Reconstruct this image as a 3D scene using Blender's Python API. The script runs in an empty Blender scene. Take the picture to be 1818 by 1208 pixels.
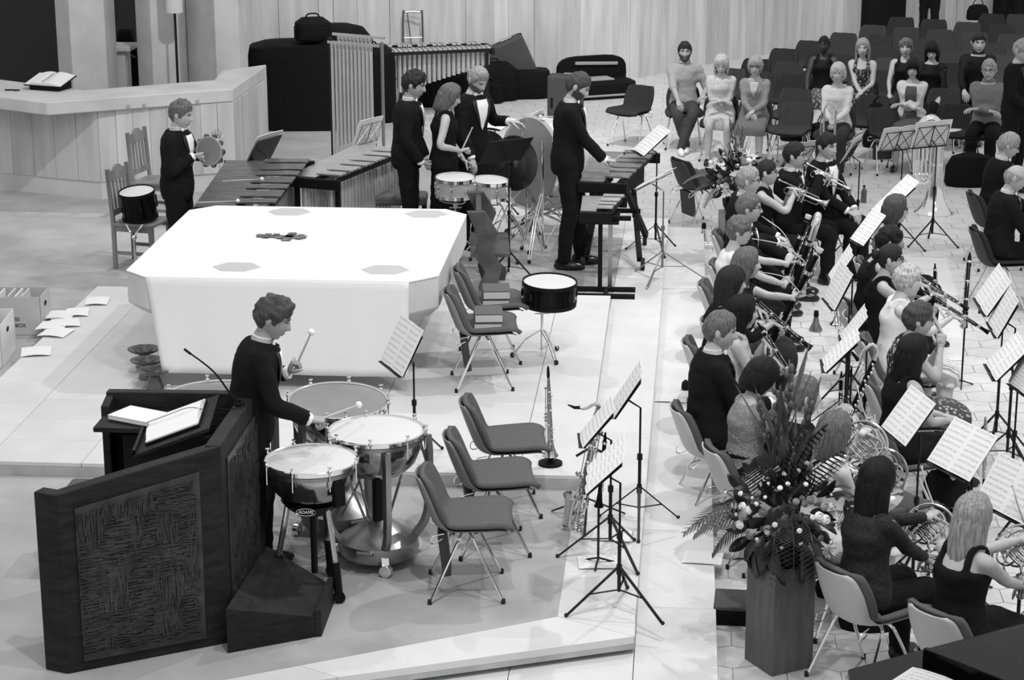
import bpy, bmesh, math, random
from mathutils import Vector as V, Matrix as Mx, noise
R = math.radians
sin, cos, pi = math.sin, math.cos, math.pi
random.seed(11)
rnd = random.uniform
scene = bpy.context.scene
COL = scene.collection

# ------------------------------------------------------------------ camera
FPX, TILT, ROLL, YAW, CAMH = 3750.0, R(16.0), R(-.1), R(4.6), 5.1
_fw = V((-sin(YAW)*cos(TILT), cos(YAW)*cos(TILT), -sin(TILT)))
_r0 = V((cos(YAW), sin(YAW), 0)); _u0 = _r0.cross(_fw)
_rt = _r0*cos(ROLL)+_u0*sin(ROLL); _up = _u0*cos(ROLL)-_r0*sin(ROLL)
CAM = V((0, 0, CAMH))
cd = bpy.data.cameras.new('camera'); cam = bpy.data.objects.new('camera', cd); COL.objects.link(cam)
cd.sensor_width = 36; cd.sensor_fit = 'HORIZONTAL'; cd.lens = FPX*36/1818; cd.clip_end = 200
cam.matrix_world = Mx(((_rt.x, _up.x, -_fw.x, 0), (_rt.y, _up.y, -_fw.y, 0), (_rt.z, _up.z, -_fw.z, CAMH), (0, 0, 0, 1)))
scene.camera = cam

# ------------------------------------------------------------------ light and exposure
vs = scene.view_settings
vs.view_transform = 'Standard'; vs.look = 'None'; vs.gamma = 1; vs.use_curve_mapping = False; vs.exposure = 0.25
w = bpy.data.worlds.new('world'); scene.world = w; w.use_nodes = True
w.node_tree.nodes['Background'].inputs[0].default_value = (1, 1, 1, 1)
w.node_tree.nodes['Background'].inputs[1].default_value = .56
def spot(name, loc, to, power, cone=70, rad=.12, blend=.6):
    l = bpy.data.lights.new(name, 'SPOT'); l.energy = power*1.35; l.spot_size = R(cone); l.spot_blend = blend; l.shadow_soft_size = rad
    o = bpy.data.objects.new(name, l); COL.objects.link(o); o.location = loc
    o.rotation_euler = (V(to)-V(loc)).to_track_quat('-Z', 'Y').to_euler(); o['kind'] = 'helper'
spot('overhead_spot', (2.6, 17.5, 10), (-1.8, 16.0, 0), 850, 75)
spot('overhead_spot', (-5.2, 20.5, 10), (-2.6, 17.0, 0), 550, 75)
spot('overhead_spot', (1.0, 9.5, 10), (-.9, 12.8, 0), 520, 80)
spot('overhead_spot', (-.5, 7.5, 10), (-2.4, 14.0, .5), 700, 70)
spot('overhead_spot', (3.0, 8.0, 10), (2.1, 15.5, .5), 520, 65)  # extra front fill added to lift the orchestra, no known fixture
spot('overhead_spot', (4.2, 17.5, 10), (3.0, 19.8, 0), 650, 60)  # fill added to brighten the tiles on the right
spot('overhead_spot', (0.6, 23.5, 10), (.6, 22.5, 0), 450, 80)
spot('overhead_spot', (-1.5, 17.0, 10), (-5.6, 26.0, .9), 1500, 58)  # wash added to brighten the parapet face, no known fixture
spot('overhead_spot', (-1.5, 23.5, 9.5), (-.5, 34.0, 1.0), 1500, 90)  # wash added to brighten the back wall
spot('overhead_spot', (3.2, 26.0, 9.5), (3.5, 36.0, 1.0), 900, 80)  # added wash for the right part of the back wall

# ------------------------------------------------------------------ helpers
ZF, ZW, ZA, ZD = -.11, 0.0, .11, .21      # tiled floor, walkway, carpeted platform, dais
def ray(px, py):
    return _fw*FPX+_rt*(px-909)-_up*(py-604)
def G(px, py, z=0.0):                      # the point at height z seen at a pixel of the photograph
    d = ray(px, py); return CAM+d*((z-CAMH)/d.z)
def GY(px, py, y):                         # the point at depth y
    d = ray(px, py); return CAM+d*(y/d.y)
def PX(p):
    v = V(p)-CAM; k = FPX/v.dot(_fw); return 909+k*v.dot(_rt), 604-k*v.dot(_up)
def lerp(a, b, t): return a+(b-a)*t
def tab(T, s):
    if s <= T[0][0]: return T[0][1:]
    for p, q in zip(T, T[1:]):
        if s <= q[0]:
            t = (s-p[0])/(q[0]-p[0]); t = t*t*(3-2*t)
            return [lerp(a, b, t) for a, b in zip(p[1:], q[1:])]
    return T[-1][1:]
def cr(pts, k=6):                          # Catmull-Rom through points
    P = [V(p) for p in pts]; P = [P[0]*2-P[1]]+P+[P[-1]*2-P[-2]]; out = []
    for i in range(1, len(P)-2):
        a, b, c, d = P[i-1:i+3]
        for j in range(k):
            t = j/k
            out.append(.5*((2*b)+(c-a)*t+(2*a-5*b+4*c-d)*t*t+(3*b-a-3*c+d)*t**3))
    out.append(P[-2]); return out
def frame(d, hint=(0, 0, 1)):
    d = V(d).normalized(); h = V(hint)
    if abs(d.dot(h.normalized())) > .98: h = V((0, 1, 0)) if abs(d.y) < .9 else V((1, 0, 0))
    x = d.cross(h).normalized(); y = x.cross(d).normalized(); return x, y, d
def TR(loc=(0, 0, 0), rz=0, rx=0, ry=0, s=1):
    return Mx.Translation(loc) @ Mx.Rotation(rz, 4, 'Z') @ Mx.Rotation(ry, 4, 'Y') @ Mx.Rotation(rx, 4, 'X') @ Mx.Scale(s, 4)
def aim(a, b, hint=(0, 0, 1)):             # matrix whose +Z runs from a to b
    x, y, d = frame(V(b)-V(a), hint); return Mx(((x.x, y.x, d.x, a[0]), (x.y, y.y, d.y, a[1]), (x.z, y.z, d.z, a[2]), (0, 0, 0, 1)))

class MB:
    def __init__(s): s.v = []; s.f = []; s.m = []; s.mi = 0; s.T = None; s.uv = {}
    def add(s, vs, fs):
        b = len(s.v)
        s.v += [s.T @ V(p) for p in vs] if s.T is not None else [V(p) for p in vs]
        s.f += [[i+b for i in f] for f in fs]; s.m += [s.mi]*len(fs); return s
    def box(s, c, d, T=None):
        x, y, z = d[0]/2, d[1]/2, d[2]/2; c = V(c)
        P = [V(p) for p in ((-x, -y, -z), (x, -y, -z), (x, y, -z), (-x, y, -z), (-x, -y, z), (x, -y, z), (x, y, z), (-x, y, z))]
        P = [c+(T @ p if T else p) for p in P]
        return s.add(P, [(3, 2, 1, 0), (4, 5, 6, 7), (0, 1, 5, 4), (1, 2, 6, 5), (2, 3, 7, 6), (3, 0, 4, 7)])
    def bar(s, a, b, w, h, hint=(0, 0, 1)):    # rectangular bar from a to b
        x, y, d = frame(V(b)-V(a), hint); a, b = V(a), V(b)
        P = [q+x*i*w/2+y*j*h/2 for q in (a, b) for i, j in ((-1, -1), (1, -1), (1, 1), (-1, 1))]
        return s.add(P, [(3, 2, 1, 0), (4, 5, 6, 7), (0, 1, 5, 4), (1, 2, 6, 5), (2, 3, 7, 6), (3, 0, 4, 7)])
    def loft(s, rings, cap=True, closed=False):
        n = len(rings[0]); vs = [p for r in rings for p in r]; fs = []
        m = len(rings); K = m if closed else m-1
        for i in range(K):
            for j in range(n):
                a = i*n; b = ((i+1) % m)*n; fs.append((a+j, a+(j+1) % n, b+(j+1) % n, b+j))
        if cap and not closed: fs += [tuple(range(n))[::-1], tuple((m-1)*n+j for j in range(n))]
        return s.add(vs, fs)
    def tube(s, pts, r, n=8, cap=True, closed=False, flat=1.0, hint=None):
        P = [V(p) for p in pts]; m = len(P)
        rr = r if isinstance(r, (list, tuple)) else [r]*m
        if len(rr) != m: rr = [lerp(rr[int(t)], rr[min(int(t)+1, len(rr)-1)], t-int(t)) for t in [(len(rr)-1)*i/(m-1) for i in range(m)]]
        rings = []; x = None
        for i in range(m):
            if closed: d = P[(i+1) % m]-P[i-1]
            else: d = P[min(i+1, m-1)]-P[max(i-1, 0)]
            if d.length < 1e-9: d = V((0, 0, 1))
            d.normalize()
            if x is None: x, y, _ = frame(d, hint or (0, 0, 1))
            else:
                x = x-d*x.dot(d)
                x = x.normalized() if x.length > 1e-6 else frame(d)[0]
                y = d.cross(x)*-1
                y = x.cross(d)
            rings.append([P[i]+(x*cos(2*pi*j/n)+y*sin(2*pi*j/n)*flat)*rr[i] for j in range(n)])
        return s.loft(rings, cap, closed)
    def lathe(s, prof, n=24, T=None, cap=False):   # profile of (radius, z)
        rings = [[V((r*cos(2*pi*j/n), r*sin(2*pi*j/n), z)) for j in range(n)] for r, z in prof]
        if T is not None: rings = [[T @ p for p in q] for q in rings]
        return s.loft(rings, cap)
    def ell(s, c, r, n=12, m=8, T=None):
        if not isinstance(r, (tuple, list)): r = (r, r, r)
        c = V(c); rings = []
        for i in range(m+1):
            e = -pi/2+pi*i/m; e = max(-pi/2+.05, min(pi/2-.05, e))
            ring = [V((r[0]*cos(e)*cos(2*pi*j/n), r[1]*cos(e)*sin(2*pi*j/n), r[2]*sin(e))) for j in range(n)]
            rings.append([c+(T @ p if T else p) for p in ring])
        return s.loft(rings, True)
    def prism(s, poly, z0, z1):
        n = len(poly); z1 = z1 if isinstance(z1, (list, tuple)) else [z1]*n; z0 = z0 if isinstance(z0, (list, tuple)) else [z0]*n
        vs = [(p[0], p[1], z0[i]) for i, p in enumerate(poly)]+[(p[0], p[1], z1[i]) for i, p in enumerate(poly)]
        return s.add(vs, [tuple(range(n))[::-1], tuple(range(n, 2*n))]+[(i, (i+1) % n, n+(i+1) % n, n+i) for i in range(n)])
    def grid(s, rows, thick=0.0):              # sheet through rows of points; thick > 0 closes it
        m, n = len(rows), len(rows[0]); vs = [V(p) for r in rows for p in r]
        fs = [(i*n+j, i*n+j+1, (i+1)*n+j+1, (i+1)*n+j) for i in range(m-1) for j in range(n-1)]
        if thick:
            N = [V() for _ in vs]
            for f in fs:
                nn = (vs[f[2]]-vs[f[0]]).cross(vs[f[3]]-vs[f[1]])
                for i in f: N[i] += nn
            k = len(vs); vs = vs+[p-q.normalized()*thick for p, q in zip(vs, N)]
            fs = fs+[tuple(i+k for i in f[::-1]) for f in fs]
            bd = [i for i in range(n)]+[i*n+n-1 for i in range(1, m)]+[(m-1)*n+j for j in range(n-2, -1, -1)]+[i*n for i in range(m-2, 0, -1)]
            fs += [(bd[(i+1) % len(bd)], bd[i], bd[i]+k, bd[(i+1) % len(bd)]+k) for i in range(len(bd))]
        return s.add(vs, fs)
    def mesh(s, name, mats, smooth=40):
        me = bpy.data.meshes.new(name); me.from_pydata(s.v, [], s.f)
        for mt in (mats if isinstance(mats, (list, tuple)) else [mats]): me.materials.append(MAT[mt])
        if any(s.m): me.polygons.foreach_set('material_index', s.m)
        bm = bmesh.new(); bm.from_mesh(me); bmesh.ops.recalc_face_normals(bm, faces=bm.faces); bm.to_mesh(me); bm.free()
        if smooth:
            me.shade_smooth()
            if smooth < 180: me.set_sharp_from_angle(angle=R(smooth))
        return me
    def build(s, name, mats, parent=None, smooth=40, bevel=0, loc=None, rot=None):
        o = bpy.data.objects.new(name, s.mesh(name, mats, smooth)); COL.objects.link(o); o.parent = parent
        if loc is not None: o.location = loc
        if rot is not None: o.rotation_euler = rot
        if bevel:
            b = o.modifiers.new('bevel', 'BEVEL'); b.width = bevel; b.segments = 2; b.limit_method = 'ANGLE'; b.angle_limit = R(50)
        return o
def tag(o, label, cat, group=None):
    o['label'] = label; o['category'] = cat
    if group: o['group'] = group
    return o
def thing(name, label, cat, loc=(0, 0, 0), rz=0, group=None, M=None):
    o = bpy.data.objects.new(name, None); COL.objects.link(o); o.empty_display_size = .1
    if M is not None: o.matrix_world = M
    else: o.location = loc; o.rotation_euler = (0, 0, rz)
    return tag(o, label, cat, group)
def struct(o): o['kind'] = 'structure'; return o
def kids(o): return [c for c in COL.objects if c.parent == o]
def dup(o, parent=None, loc=None, rz=None, label=None, M=None, group=None):
    def rec(a, p):
        c = a.copy(); COL.objects.link(c); c.parent = p
        for ch in a.children: rec(ch, c)
        return c
    c = rec(o, parent)
    if loc is not None: c.location = loc
    if rz is not None: c.rotation_euler = (0, 0, rz)
    if M is not None: c.matrix_world = M
    if label: c['label'] = label
    if group: c['group'] = group
    return c
def inst(name, me, parent, M=None):
    o = bpy.data.objects.new(name, me); COL.objects.link(o); o.parent = parent
    if M is not None: o.matrix_local = M
    return o

# ------------------------------------------------------------------ materials (all tones grey: the photograph is black and white)
MAT = {}
def mat(name, g, rough=.6, metal=0.0, var=0.0, scale=4.0, bump=0.0, bscale=60.0, stretch=(1, 1, 1), coat=0.0, kind=None, g2=None, spec=.5, alpha=None, rand=0.0):
    m = bpy.data.materials.new(name); m.use_nodes = True; MAT[name] = m
    nt = m.node_tree; N = nt.nodes; L = nt.links; b = N['Principled BSDF']
    b.inputs['Base Color'].default_value = (g, g, g, 1); b.inputs['Roughness'].default_value = rough
    b.inputs['Metallic'].default_value = metal; b.inputs['Coat Weight'].default_value = coat; b.inputs['Specular IOR Level'].default_value = spec
    tc = N.new('ShaderNodeTexCoord'); mp = N.new('ShaderNodeMapping'); mp.inputs['Scale'].default_value = stretch
    L.new(tc.outputs['Object'], mp.inputs[0]); src = None
    def ramp(fac, stops):
        r = N.new('ShaderNodeValToRGB'); L.new(fac, r.inputs[0]); e = r.color_ramp.elements
        while len(e) < len(stops): e.new(.5)
        for q, (p, c) in zip(e, stops): q.position = p; q.color = (c, c, c, 1)
        return r.outputs[0]
    if kind == 'voronoi':                      # blotchy print
        t = N.new('ShaderNodeTexVoronoi'); t.inputs['Scale'].default_value = scale; L.new(mp.outputs[0], t.inputs[0])
        src = ramp(t.outputs['Distance'], [(0, g2), (.28, g2), (.42, g), (1, g)])
    elif kind == 'stripe':
        t = N.new('ShaderNodeTexWave'); t.inputs['Scale'].default_value = scale; t.inputs['Distortion'].default_value = var; L.new(mp.outputs[0], t.inputs[0])
        src = ramp(t.outputs['Color'], [(.3, g), (.6, g2)])
    elif kind == 'staves':                     # printed music: groups of staff lines with notes, along the sheet's v
        uv = N.new('ShaderNodeUVMap'); sx = N.new('ShaderNodeSeparateXYZ'); L.new(uv.outputs[0], sx.inputs[0])
        def mth(op, a, bb):
            q = N.new('ShaderNodeMath'); q.operation = op
            for i, x in enumerate((a, bb)):
                if isinstance(x, (int, float)): q.inputs[i].default_value = x
                else: L.new(x, q.inputs[i])
            return q.outputs[0]
        v = mth('FRACT', mth('MULTIPLY', sx.outputs[1], 9.0), 0)
        band = mth('MULTIPLY', mth('GREATER_THAN', v, .3), mth('LESS_THAN', v, .72))
        line = mth('LESS_THAN', mth('FRACT', mth('MULTIPLY', v, 11.9), 0), .3)
        nz = N.new('ShaderNodeTexNoise'); nz.inputs['Scale'].default_value = 55; nz.inputs['Detail'].default_value = 1; L.new(uv.outputs[0], nz.inputs[0])
        note = mth('GREATER_THAN', nz.outputs['Fac'], .58)
        uu = mth('FRACT', mth('MULTIPLY', sx.outputs[0], 2.0), 0)
        inx = mth('MULTIPLY', mth('GREATER_THAN', uu, .08), mth('LESS_THAN', uu, .92))
        ink = mth('MULTIPLY', mth('MULTIPLY', band, inx), mth('MINIMUM', mth('ADD', mth('MULTIPLY', line, .35), mth('MULTIPLY', note, .6)), 1.0))
        src = ramp(ink, [(0, g), (1, .10)])
    elif kind == 'boards':                     # board-marked concrete
        t = N.new('ShaderNodeTexNoise'); t.inputs['Scale'].default_value = scale; t.inputs['Detail'].default_value = 6; L.new(mp.outputs[0], t.inputs[0])
        src = ramp(t.outputs['Fac'], [(.3, g*(1-var)), (.7, g*(1+var))])
    elif var:
        t = N.new('ShaderNodeTexNoise'); t.inputs['Scale'].default_value = scale; t.inputs['Detail'].default_value = 5; L.new(mp.outputs[0], t.inputs[0])
        src = ramp(t.outputs['Fac'], [(.32, g*(1-var)), (.68, g*(1+var))])
    if rand:                                   # a tone of its own for every piece
        oi = N.new('ShaderNodeObjectInfo'); q = N.new('ShaderNodeMapRange'); q.inputs[3].default_value = 1-rand; q.inputs[4].default_value = 1+rand
        L.new(oi.outputs['Random'], q.inputs[0]); mx = N.new('ShaderNodeVectorMath'); mx.operation = 'SCALE'
        if src is None:
            c = N.new('ShaderNodeRGB'); c.outputs[0].default_value = (g, g, g, 1); src = c.outputs[0]
        L.new(src, mx.inputs[0]); L.new(q.outputs[0], mx.inputs['Scale']); src = mx.outputs[0]
    if src is not None: L.new(src, b.inputs['Base Color'])
    if bump:
        t = N.new('ShaderNodeTexNoise'); t.inputs['Scale'].default_value = bscale; t.inputs['Detail'].default_value = 4; L.new(mp.outputs[0], t.inputs[0])
        bp = N.new('ShaderNodeBump'); bp.inputs['Strength'].default_value = bump; bp.inputs['Distance'].default_value = .01
        L.new(t.outputs['Fac'], bp.inputs['Height']); L.new(bp.outputs[0], b.inputs['Normal'])
    if alpha is not None:
        b.inputs['Alpha'].default_value = alpha
    return m
mat('stone', .63, .45, var=.05, scale=3, bump=.05, bscale=90, rand=.035)
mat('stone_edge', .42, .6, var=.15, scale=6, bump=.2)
mat('joint', .38, .9)
mat('tile', .58, .38, var=.07, scale=6, bump=.06, rand=.06)
mat('carpet', .36, .95, var=.16, scale=2.2, bump=.35, bscale=160)
mat('concrete', .53, .85, kind='boards', var=.16, scale=2.2, stretch=(3.2, 3.2, .35), bump=.3, bscale=9, rand=.10)
mat('concrete_smooth', .55, .85, var=.1, scale=2.5, bump=.15, bscale=25)
mat('dark_wall', .035, .9)
mat('black', .006, .6, spec=.15); mat('black_gloss', .003, .2, spec=.14); mat('rubber', .01, .8)
mat('black_metal', .008, .45, spec=.25)
mat('chrome', .82, .12, metal=1); mat('brass', .62, .16, metal=1); mat('steel', .34, .34, metal=1); mat('copper', .42, .14, metal=1, var=.15, scale=3)
mat('silver', .85, .13, metal=1); mat('bronze', .16, .28, metal=.9, var=.3, scale=6)
mat('linen', .76, .8, bump=.05, bscale=250); mat('linen_patch', .46, .85)
mat('paper', .76, .7); mat('staves', .74, .7, kind='staves'); mat('paper_grey', .6, .8)
mat('card', .5, .8, var=.06); mat('card_white', .78, .8)
mat('oak', .16, .5, var=.35, scale=5, stretch=(6, 6, .7), bump=.1)
mat('dark_oak', .015, .6, var=.4, scale=7, stretch=(1, 1, 5), bump=.5, bscale=40, spec=.2)
mat('carved', .034, .34, var=.4, scale=9, bump=.35, bscale=50, spec=.4)
mat('bench_wood', .06, .5, var=.4, scale=6); mat('chair_wood', .17, .5, var=.3, scale=6, stretch=(1, 1, .3))
mat('fabric_mid', .105, .95, var=.1, scale=60, bump=.3, bscale=300, spec=.2)
mat('fabric_dark', .04, .95, var=.12, scale=60, bump=.3, bscale=300, rand=.35, spec=.08)
mat('shell', .5, .5); mat('shell_mid', .22, .6); mat('pouch', .035, .7)
mat('rosewood', .075, .3, var=.4, scale=8, stretch=(1, 5, 1)); mat('alu_bar', .52, .3, metal=.8, var=.08); mat('xylo_bar', .15, .35, var=.3, scale=9)
mat('resonator', .5, .35, metal=.45, var=.1); mat('resonator_gold', .3, .35, metal=.45, var=.1)
mat('drumhead', .6, .55, var=.03, scale=3); mat('drumhead_clear', .2, .25, var=.2, scale=2); mat('maple', .36, .3, var=.15, scale=5, stretch=(1, 1, 5))
mat('wood_stick', .45, .5); mat('felt', .8, .95)
mat('case_grey', .05, .7, bump=.3, bscale=200); mat('case_black', .006, .8, bump=.2, spec=.12); mat('lining', .3, .9)
mat('plastic_box', .75, .4)
mat('cloth_black', .008, .92, bump=.4, bscale=25, spec=.15); mat('lapel', .014, .5, spec=.3); mat('shirt_white', .85, .8)
mat('leaf', .016, .45, var=.5, scale=12, rand=.5); mat('leaf_pale', .05, .5, var=.4, scale=12, rand=.5); mat('petal_white', .8, .7, rand=.08); mat('petal_mid', .22, .7, rand=.3)
mat('bench_pad', .1, .9); mat('plinth_pale', .3, .6, var=.15, scale=6); mat('plinth', .10, .55, var=.2, scale=6, stretch=(3, 3, .5)); mat('glass', .1, .08, metal=.35)

# ------------------------------------------------------------------ the setting
floor = struct(MB().box((0, 24, ZF-.06), (34, 44, .1)).build('floor', 'joint'))
def hexagon(hw=.152, e=.098, t=.058): return [(hw, -e), (hw, e), (0, e+t), (-hw, e), (-hw, -e), (0, -e-t)]
hexme = MB().prism(hexagon(), -.012, 0).mesh('tile', 'tile', 0)
cells = []
row = 0; y = 9.9
while y < 40:
    x = -8+(row % 2)*.155
    while x < 12:
        px, py = PX((x, y, ZF))
        on_walk = x < .16 and y < 22.3
        if -300 < px < 2200 and 0 < py < 1260 and not on_walk and (y < 29.5 + .62*(x+4) + 3.2): cells.append((y, x))
        x += .31
    y += .262; row += 1
cells.sort(); rest = MB()
for i, (y, x) in enumerate(cells):
    if i < 300: inst('tile', hexme, floor, Mx.Translation((x, y, ZF+.001)))
    else:
        rest.T = Mx.Translation((x, y, ZF+.001)); rest.prism(hexagon(), -.008, 0)
rest.T = None
o = rest.build('tiles_far', 'tile', floor, 0); o['kind'] = 'stuff'

def slab(parent, x0, x1, y0, y1, z, m='stone', t=.05, gap=.004, name='slab'):
    return MB().box(((x0+x1)/2, (y0+y1)/2, z-t/2), (x1-x0-gap, y1-y0-gap, t)).build(name, m, parent, 0, .003)
# walkway, one step above the tiles
walk = struct(MB().prism([(-3, 9.2), (.275, 9.2), (.275, 22.25), (-3, 22.25)], ZF-.02, ZW-.045).build('walkway', 'joint'))
ys = [9.2, 10.0, 11.92, 13.81, 15.35, 16.96, 19.05, 20.6, 22.25]
for a, b in zip(ys, ys[1:]):
    slab(walk, -.2, .28, a, b, ZW)
for a, b, c in ((-3, -1.9, 9.2), (-1.9, -.9, 9.2), (-.9, -.2, 9.2), (-3, -1.9, 10.2), (-1.9, -.9, 10.2), (-.9, -.2, 10.2)):
    slab(walk, a, b, c, c+(1.0 if c < 10 else 1.3), ZW)
# carpeted platform with stone border
P0, P1 = G(560, 1208, ZA), G(1127, 1130, ZA)
dirf = (P1-P0).normalized(); Pl = P1-dirf*5.5
plat = struct(MB().prism([(P1.x, P1.y), (-.17, 22.2), (-12, 22.2), (-12, Pl.y), (Pl.x, Pl.y)], ZW+.03, ZA-.045).build('platform', 'stone_edge'))
C0, C1 = G(395, 1208, ZA), G(990, 1095, ZA); dc = (C1-C0).normalized(); Cl = C1-dc*5.2
cx = -.66
carpet = MB().prism([(C1.x, C1.y), (cx, 13.7), (-.56, 21.25), (-7.5, 21.9), (-12, 22.2), (-12, Cl.y), (Cl.x, Cl.y)], ZA-.046, ZA).build('carpet', 'carpet', plat, 0)
bs = [C1.y, 12.18, 13.7, 14.91, 16.03, 17.95, 19.6, 21.22]
for i, (a, b) in enumerate(zip(bs, bs[1:])):
    xa = lerp(cx, -.56, max(0, (a-13.7)/7.5)); xb = lerp(cx, -.56, max(0, (b-13.7)/7.5))
    MB().prism([(xa+.002, a+.002), (-.205+.0095*(a-11.2), a+.002), (-.205+.0095*(b-11.2), b-.002), (xb+.002, b-.002)], ZA-.05, ZA).build('slab', 'stone', plat, 0, .003)
MB().prism([(C1.x, C1.y), (P1.x, P1.y), (-.2, C1.y)], ZA-.05, ZA).build('slab', 'stone', plat, 0, .003)
for k in range(3):
    q0, q1 = P1-dirf*(1.75*k+.004), P1-dirf*(1.75*(k+1)); r0, r1 = C1-dc*(1.6*k+.004), C1-dc*(1.6*(k+1))
    MB().prism([(r0.x, r0.y), (r1.x, r1.y), (q1.x, q1.y), (q0.x, q0.y)], ZA-.05, ZA).build('slab', 'stone', plat, 0, .003)
for k, (xa, xb) in enumerate(((-.56, -.1), (-2.2, -.56), (-3.8, -2.2), (-5.4, -3.8))):
    if k == 0: slab(plat, xa, xb, 21.22, 22.2, ZA)
    else: MB().prism([(xa, 21.3+.1*k), (xb, 21.25+.1*(k-1)), (xb, 22.2), (xa, 22.2)], ZA-.05, ZA).build('slab', 'stone', plat, 0, .003)
# solid black strip drawn as the shade under the overhanging edge
MB().prism([(P1.x-.08, P1.y+.1), (-.25, 22), (-3, 22), (Pl.x, Pl.y+.1)], ZW-.02, ZW+.03).build('shadow_strip', 'black', plat, 0)
# altar dais of large slabs
DX0, DX1, DY0, DY1 = -5.33, -.59, 13.66, 18.52
dais = struct(MB().box(((DX0+DX1)/2, (DY0+DY1)/2, (ZA+ZD)/2-.02), (DX1-DX0-.01, DY1-DY0-.01, ZD-ZA-.03)).build('dais', 'stone_edge'))
xs = [DX0, -4.81, -4.12, -3.2, -2.2, -1.06, DX1]
for i, (a, b) in enumerate(zip(xs, xs[1:])):
    y = DY0; k = 0
    while y < DY1-.01:
        y2 = min(y+(.485 if i in (0, 1, 4) else .97 if i < 5 else 1.6)*(1 if k or i % 2 else .7), DY1)
        slab(dais, a, b, y, y2, ZD, t=.03); y = y2; k += 1
for i, (a, b) in enumerate(((DX0, -3.9), (-3.9, -2.4), (-2.4, -1.2), (-1.2, DX1))):
    MB().box(((a+b)/2, DY0-.002, (ZA+ZD-.03)/2), (b-a-.005, .012, ZD-ZA-.032)).build('riser_stone', 'stone_edge', dais, 0)
# pale inlaid slab between the woodwind seats
pp = [G(1555, 452, ZF+.012), G(1680, 460, ZF+.012), G(1700, 520, ZF+.012), G(1712, 640, ZF+.012), G(1500, 640, ZF+.012)]
struct(MB().prism([(p.x, p.y) for p in pp], ZF-.01, ZF+.012).build('floor_inlay', 'stone', None, 0))

struct(MB().prism([(-12, 22.21), (-2.7, 22.21), (-2.5, 24.5), (-2.9, 27.2), (-4.2, 30), (-12, 30)], ZF-.02, ZF+.012).build('carpet_back', 'carpet', None, 0))
# back wall: vertical cast boards on a curve
wp = [(-16, 29.3), (-12, 29.3), (-8, 29.6), (-4.97, 30.2), (-2.59, 31.37), (-.69, 32.96), (.38, 34.4), (1.82, 36.05), (3.3, 37.4), (5, 38.6), (8, 40.4), (12, 42)]
wc = cr([(a, b+.25, 0) for a, b in wp], 40)
wall = struct(MB().tube([p+V((0, .45, 2.6)) for p in wc[::8]], .4, 4).build('wall_back', 'concrete'))
acc = 0; last = wc[0]; nxt = .42
def wallboard(a, b, h=7.5):
    d = (b-a).normalized(); nrm = V((-d.y, d.x, 0)); off = rnd(-.012, .012)
    q = [a+d*.003-nrm*off, b-d*.003-nrm*off, b+nrm*.12, a+nrm*.12]
    MB().prism([(p.x, p.y) for p in q], ZF-.05, h).build('board_panel', 'concrete', wall, 0)
for p in wc[1:]:
    if (p-last).length >= nxt:
        if PX((p.x, p.y, 0))[0] > 250 and PX((last.x, last.y, 0))[0] < 2250: wallboard(last, p)
        last = p; nxt = random.choice((.2, .3, .42, .42, .55))

# ------------------------------------------------------------------ people
for n_, g_ in (('skin', .42), ('skin_warm', .33), ('skin_pale', .52), ('skin_dark', .035)): mat(n_, g_, .55, var=.05, scale=25, spec=.4)
mat('lips', .2, .5); mat('lips_dark', .03, .5); mat('eye', .02, .3)
for n_, g_ in (('hair_black', .008), ('hair_dark', .02), ('hair_brown', .05), ('hair_mid', .11), ('hair_blond', .26), ('hair_pale', .45), ('hair_grey', .3)):
    mat(n_, g_, .5, var=.45, scale=30, stretch=(3, 3, .35), bump=.6, bscale=70, spec=.18 if g_ < .03 else .35)
mat('denim', .035, .9, var=.15, scale=20, bump=.3); mat('trouser_grey', .02, .9, bump=.2)
mat('shirt_mid', .3, .85, var=.08, scale=8, bump=.3, bscale=30); mat('shirt_check', .1, .85, kind='stripe', scale=30, g2=.22, var=.5)
mat('cardigan', .22, .9, var=.12, scale=25, bump=.4); mat('knit_pale', .62, .9, kind='voronoi', g2=.5, scale=70, bump=.3)
mat('print_floral', .02, .85, kind='voronoi', g2=.4, scale=34); mat('print_pale', .5, .85, kind='voronoi', g2=.36, scale=40); mat('print_skirt', .05, .85, kind='voronoi', g2=.4, scale=30)
mat('stripe_skirt', .75, .85, kind='stripe', g2=.35, scale=9); mat('lace_grey', .2, .85, kind='voronoi', g2=.27, scale=45, bump=.5)
mat('white_top', .8, .8, bump=.2, bscale=20); mat('lace_black', .006, .8, kind='voronoi', g2=.014, scale=40, bump=.6)
mat('skirt_mid', .14, .9, bump=.2); mat('pinafore', .075, .9); mat('shoe_black', .006, .25); mat('shoe_white', .75, .6); mat('shoe_brown', .03, .4)

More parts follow.
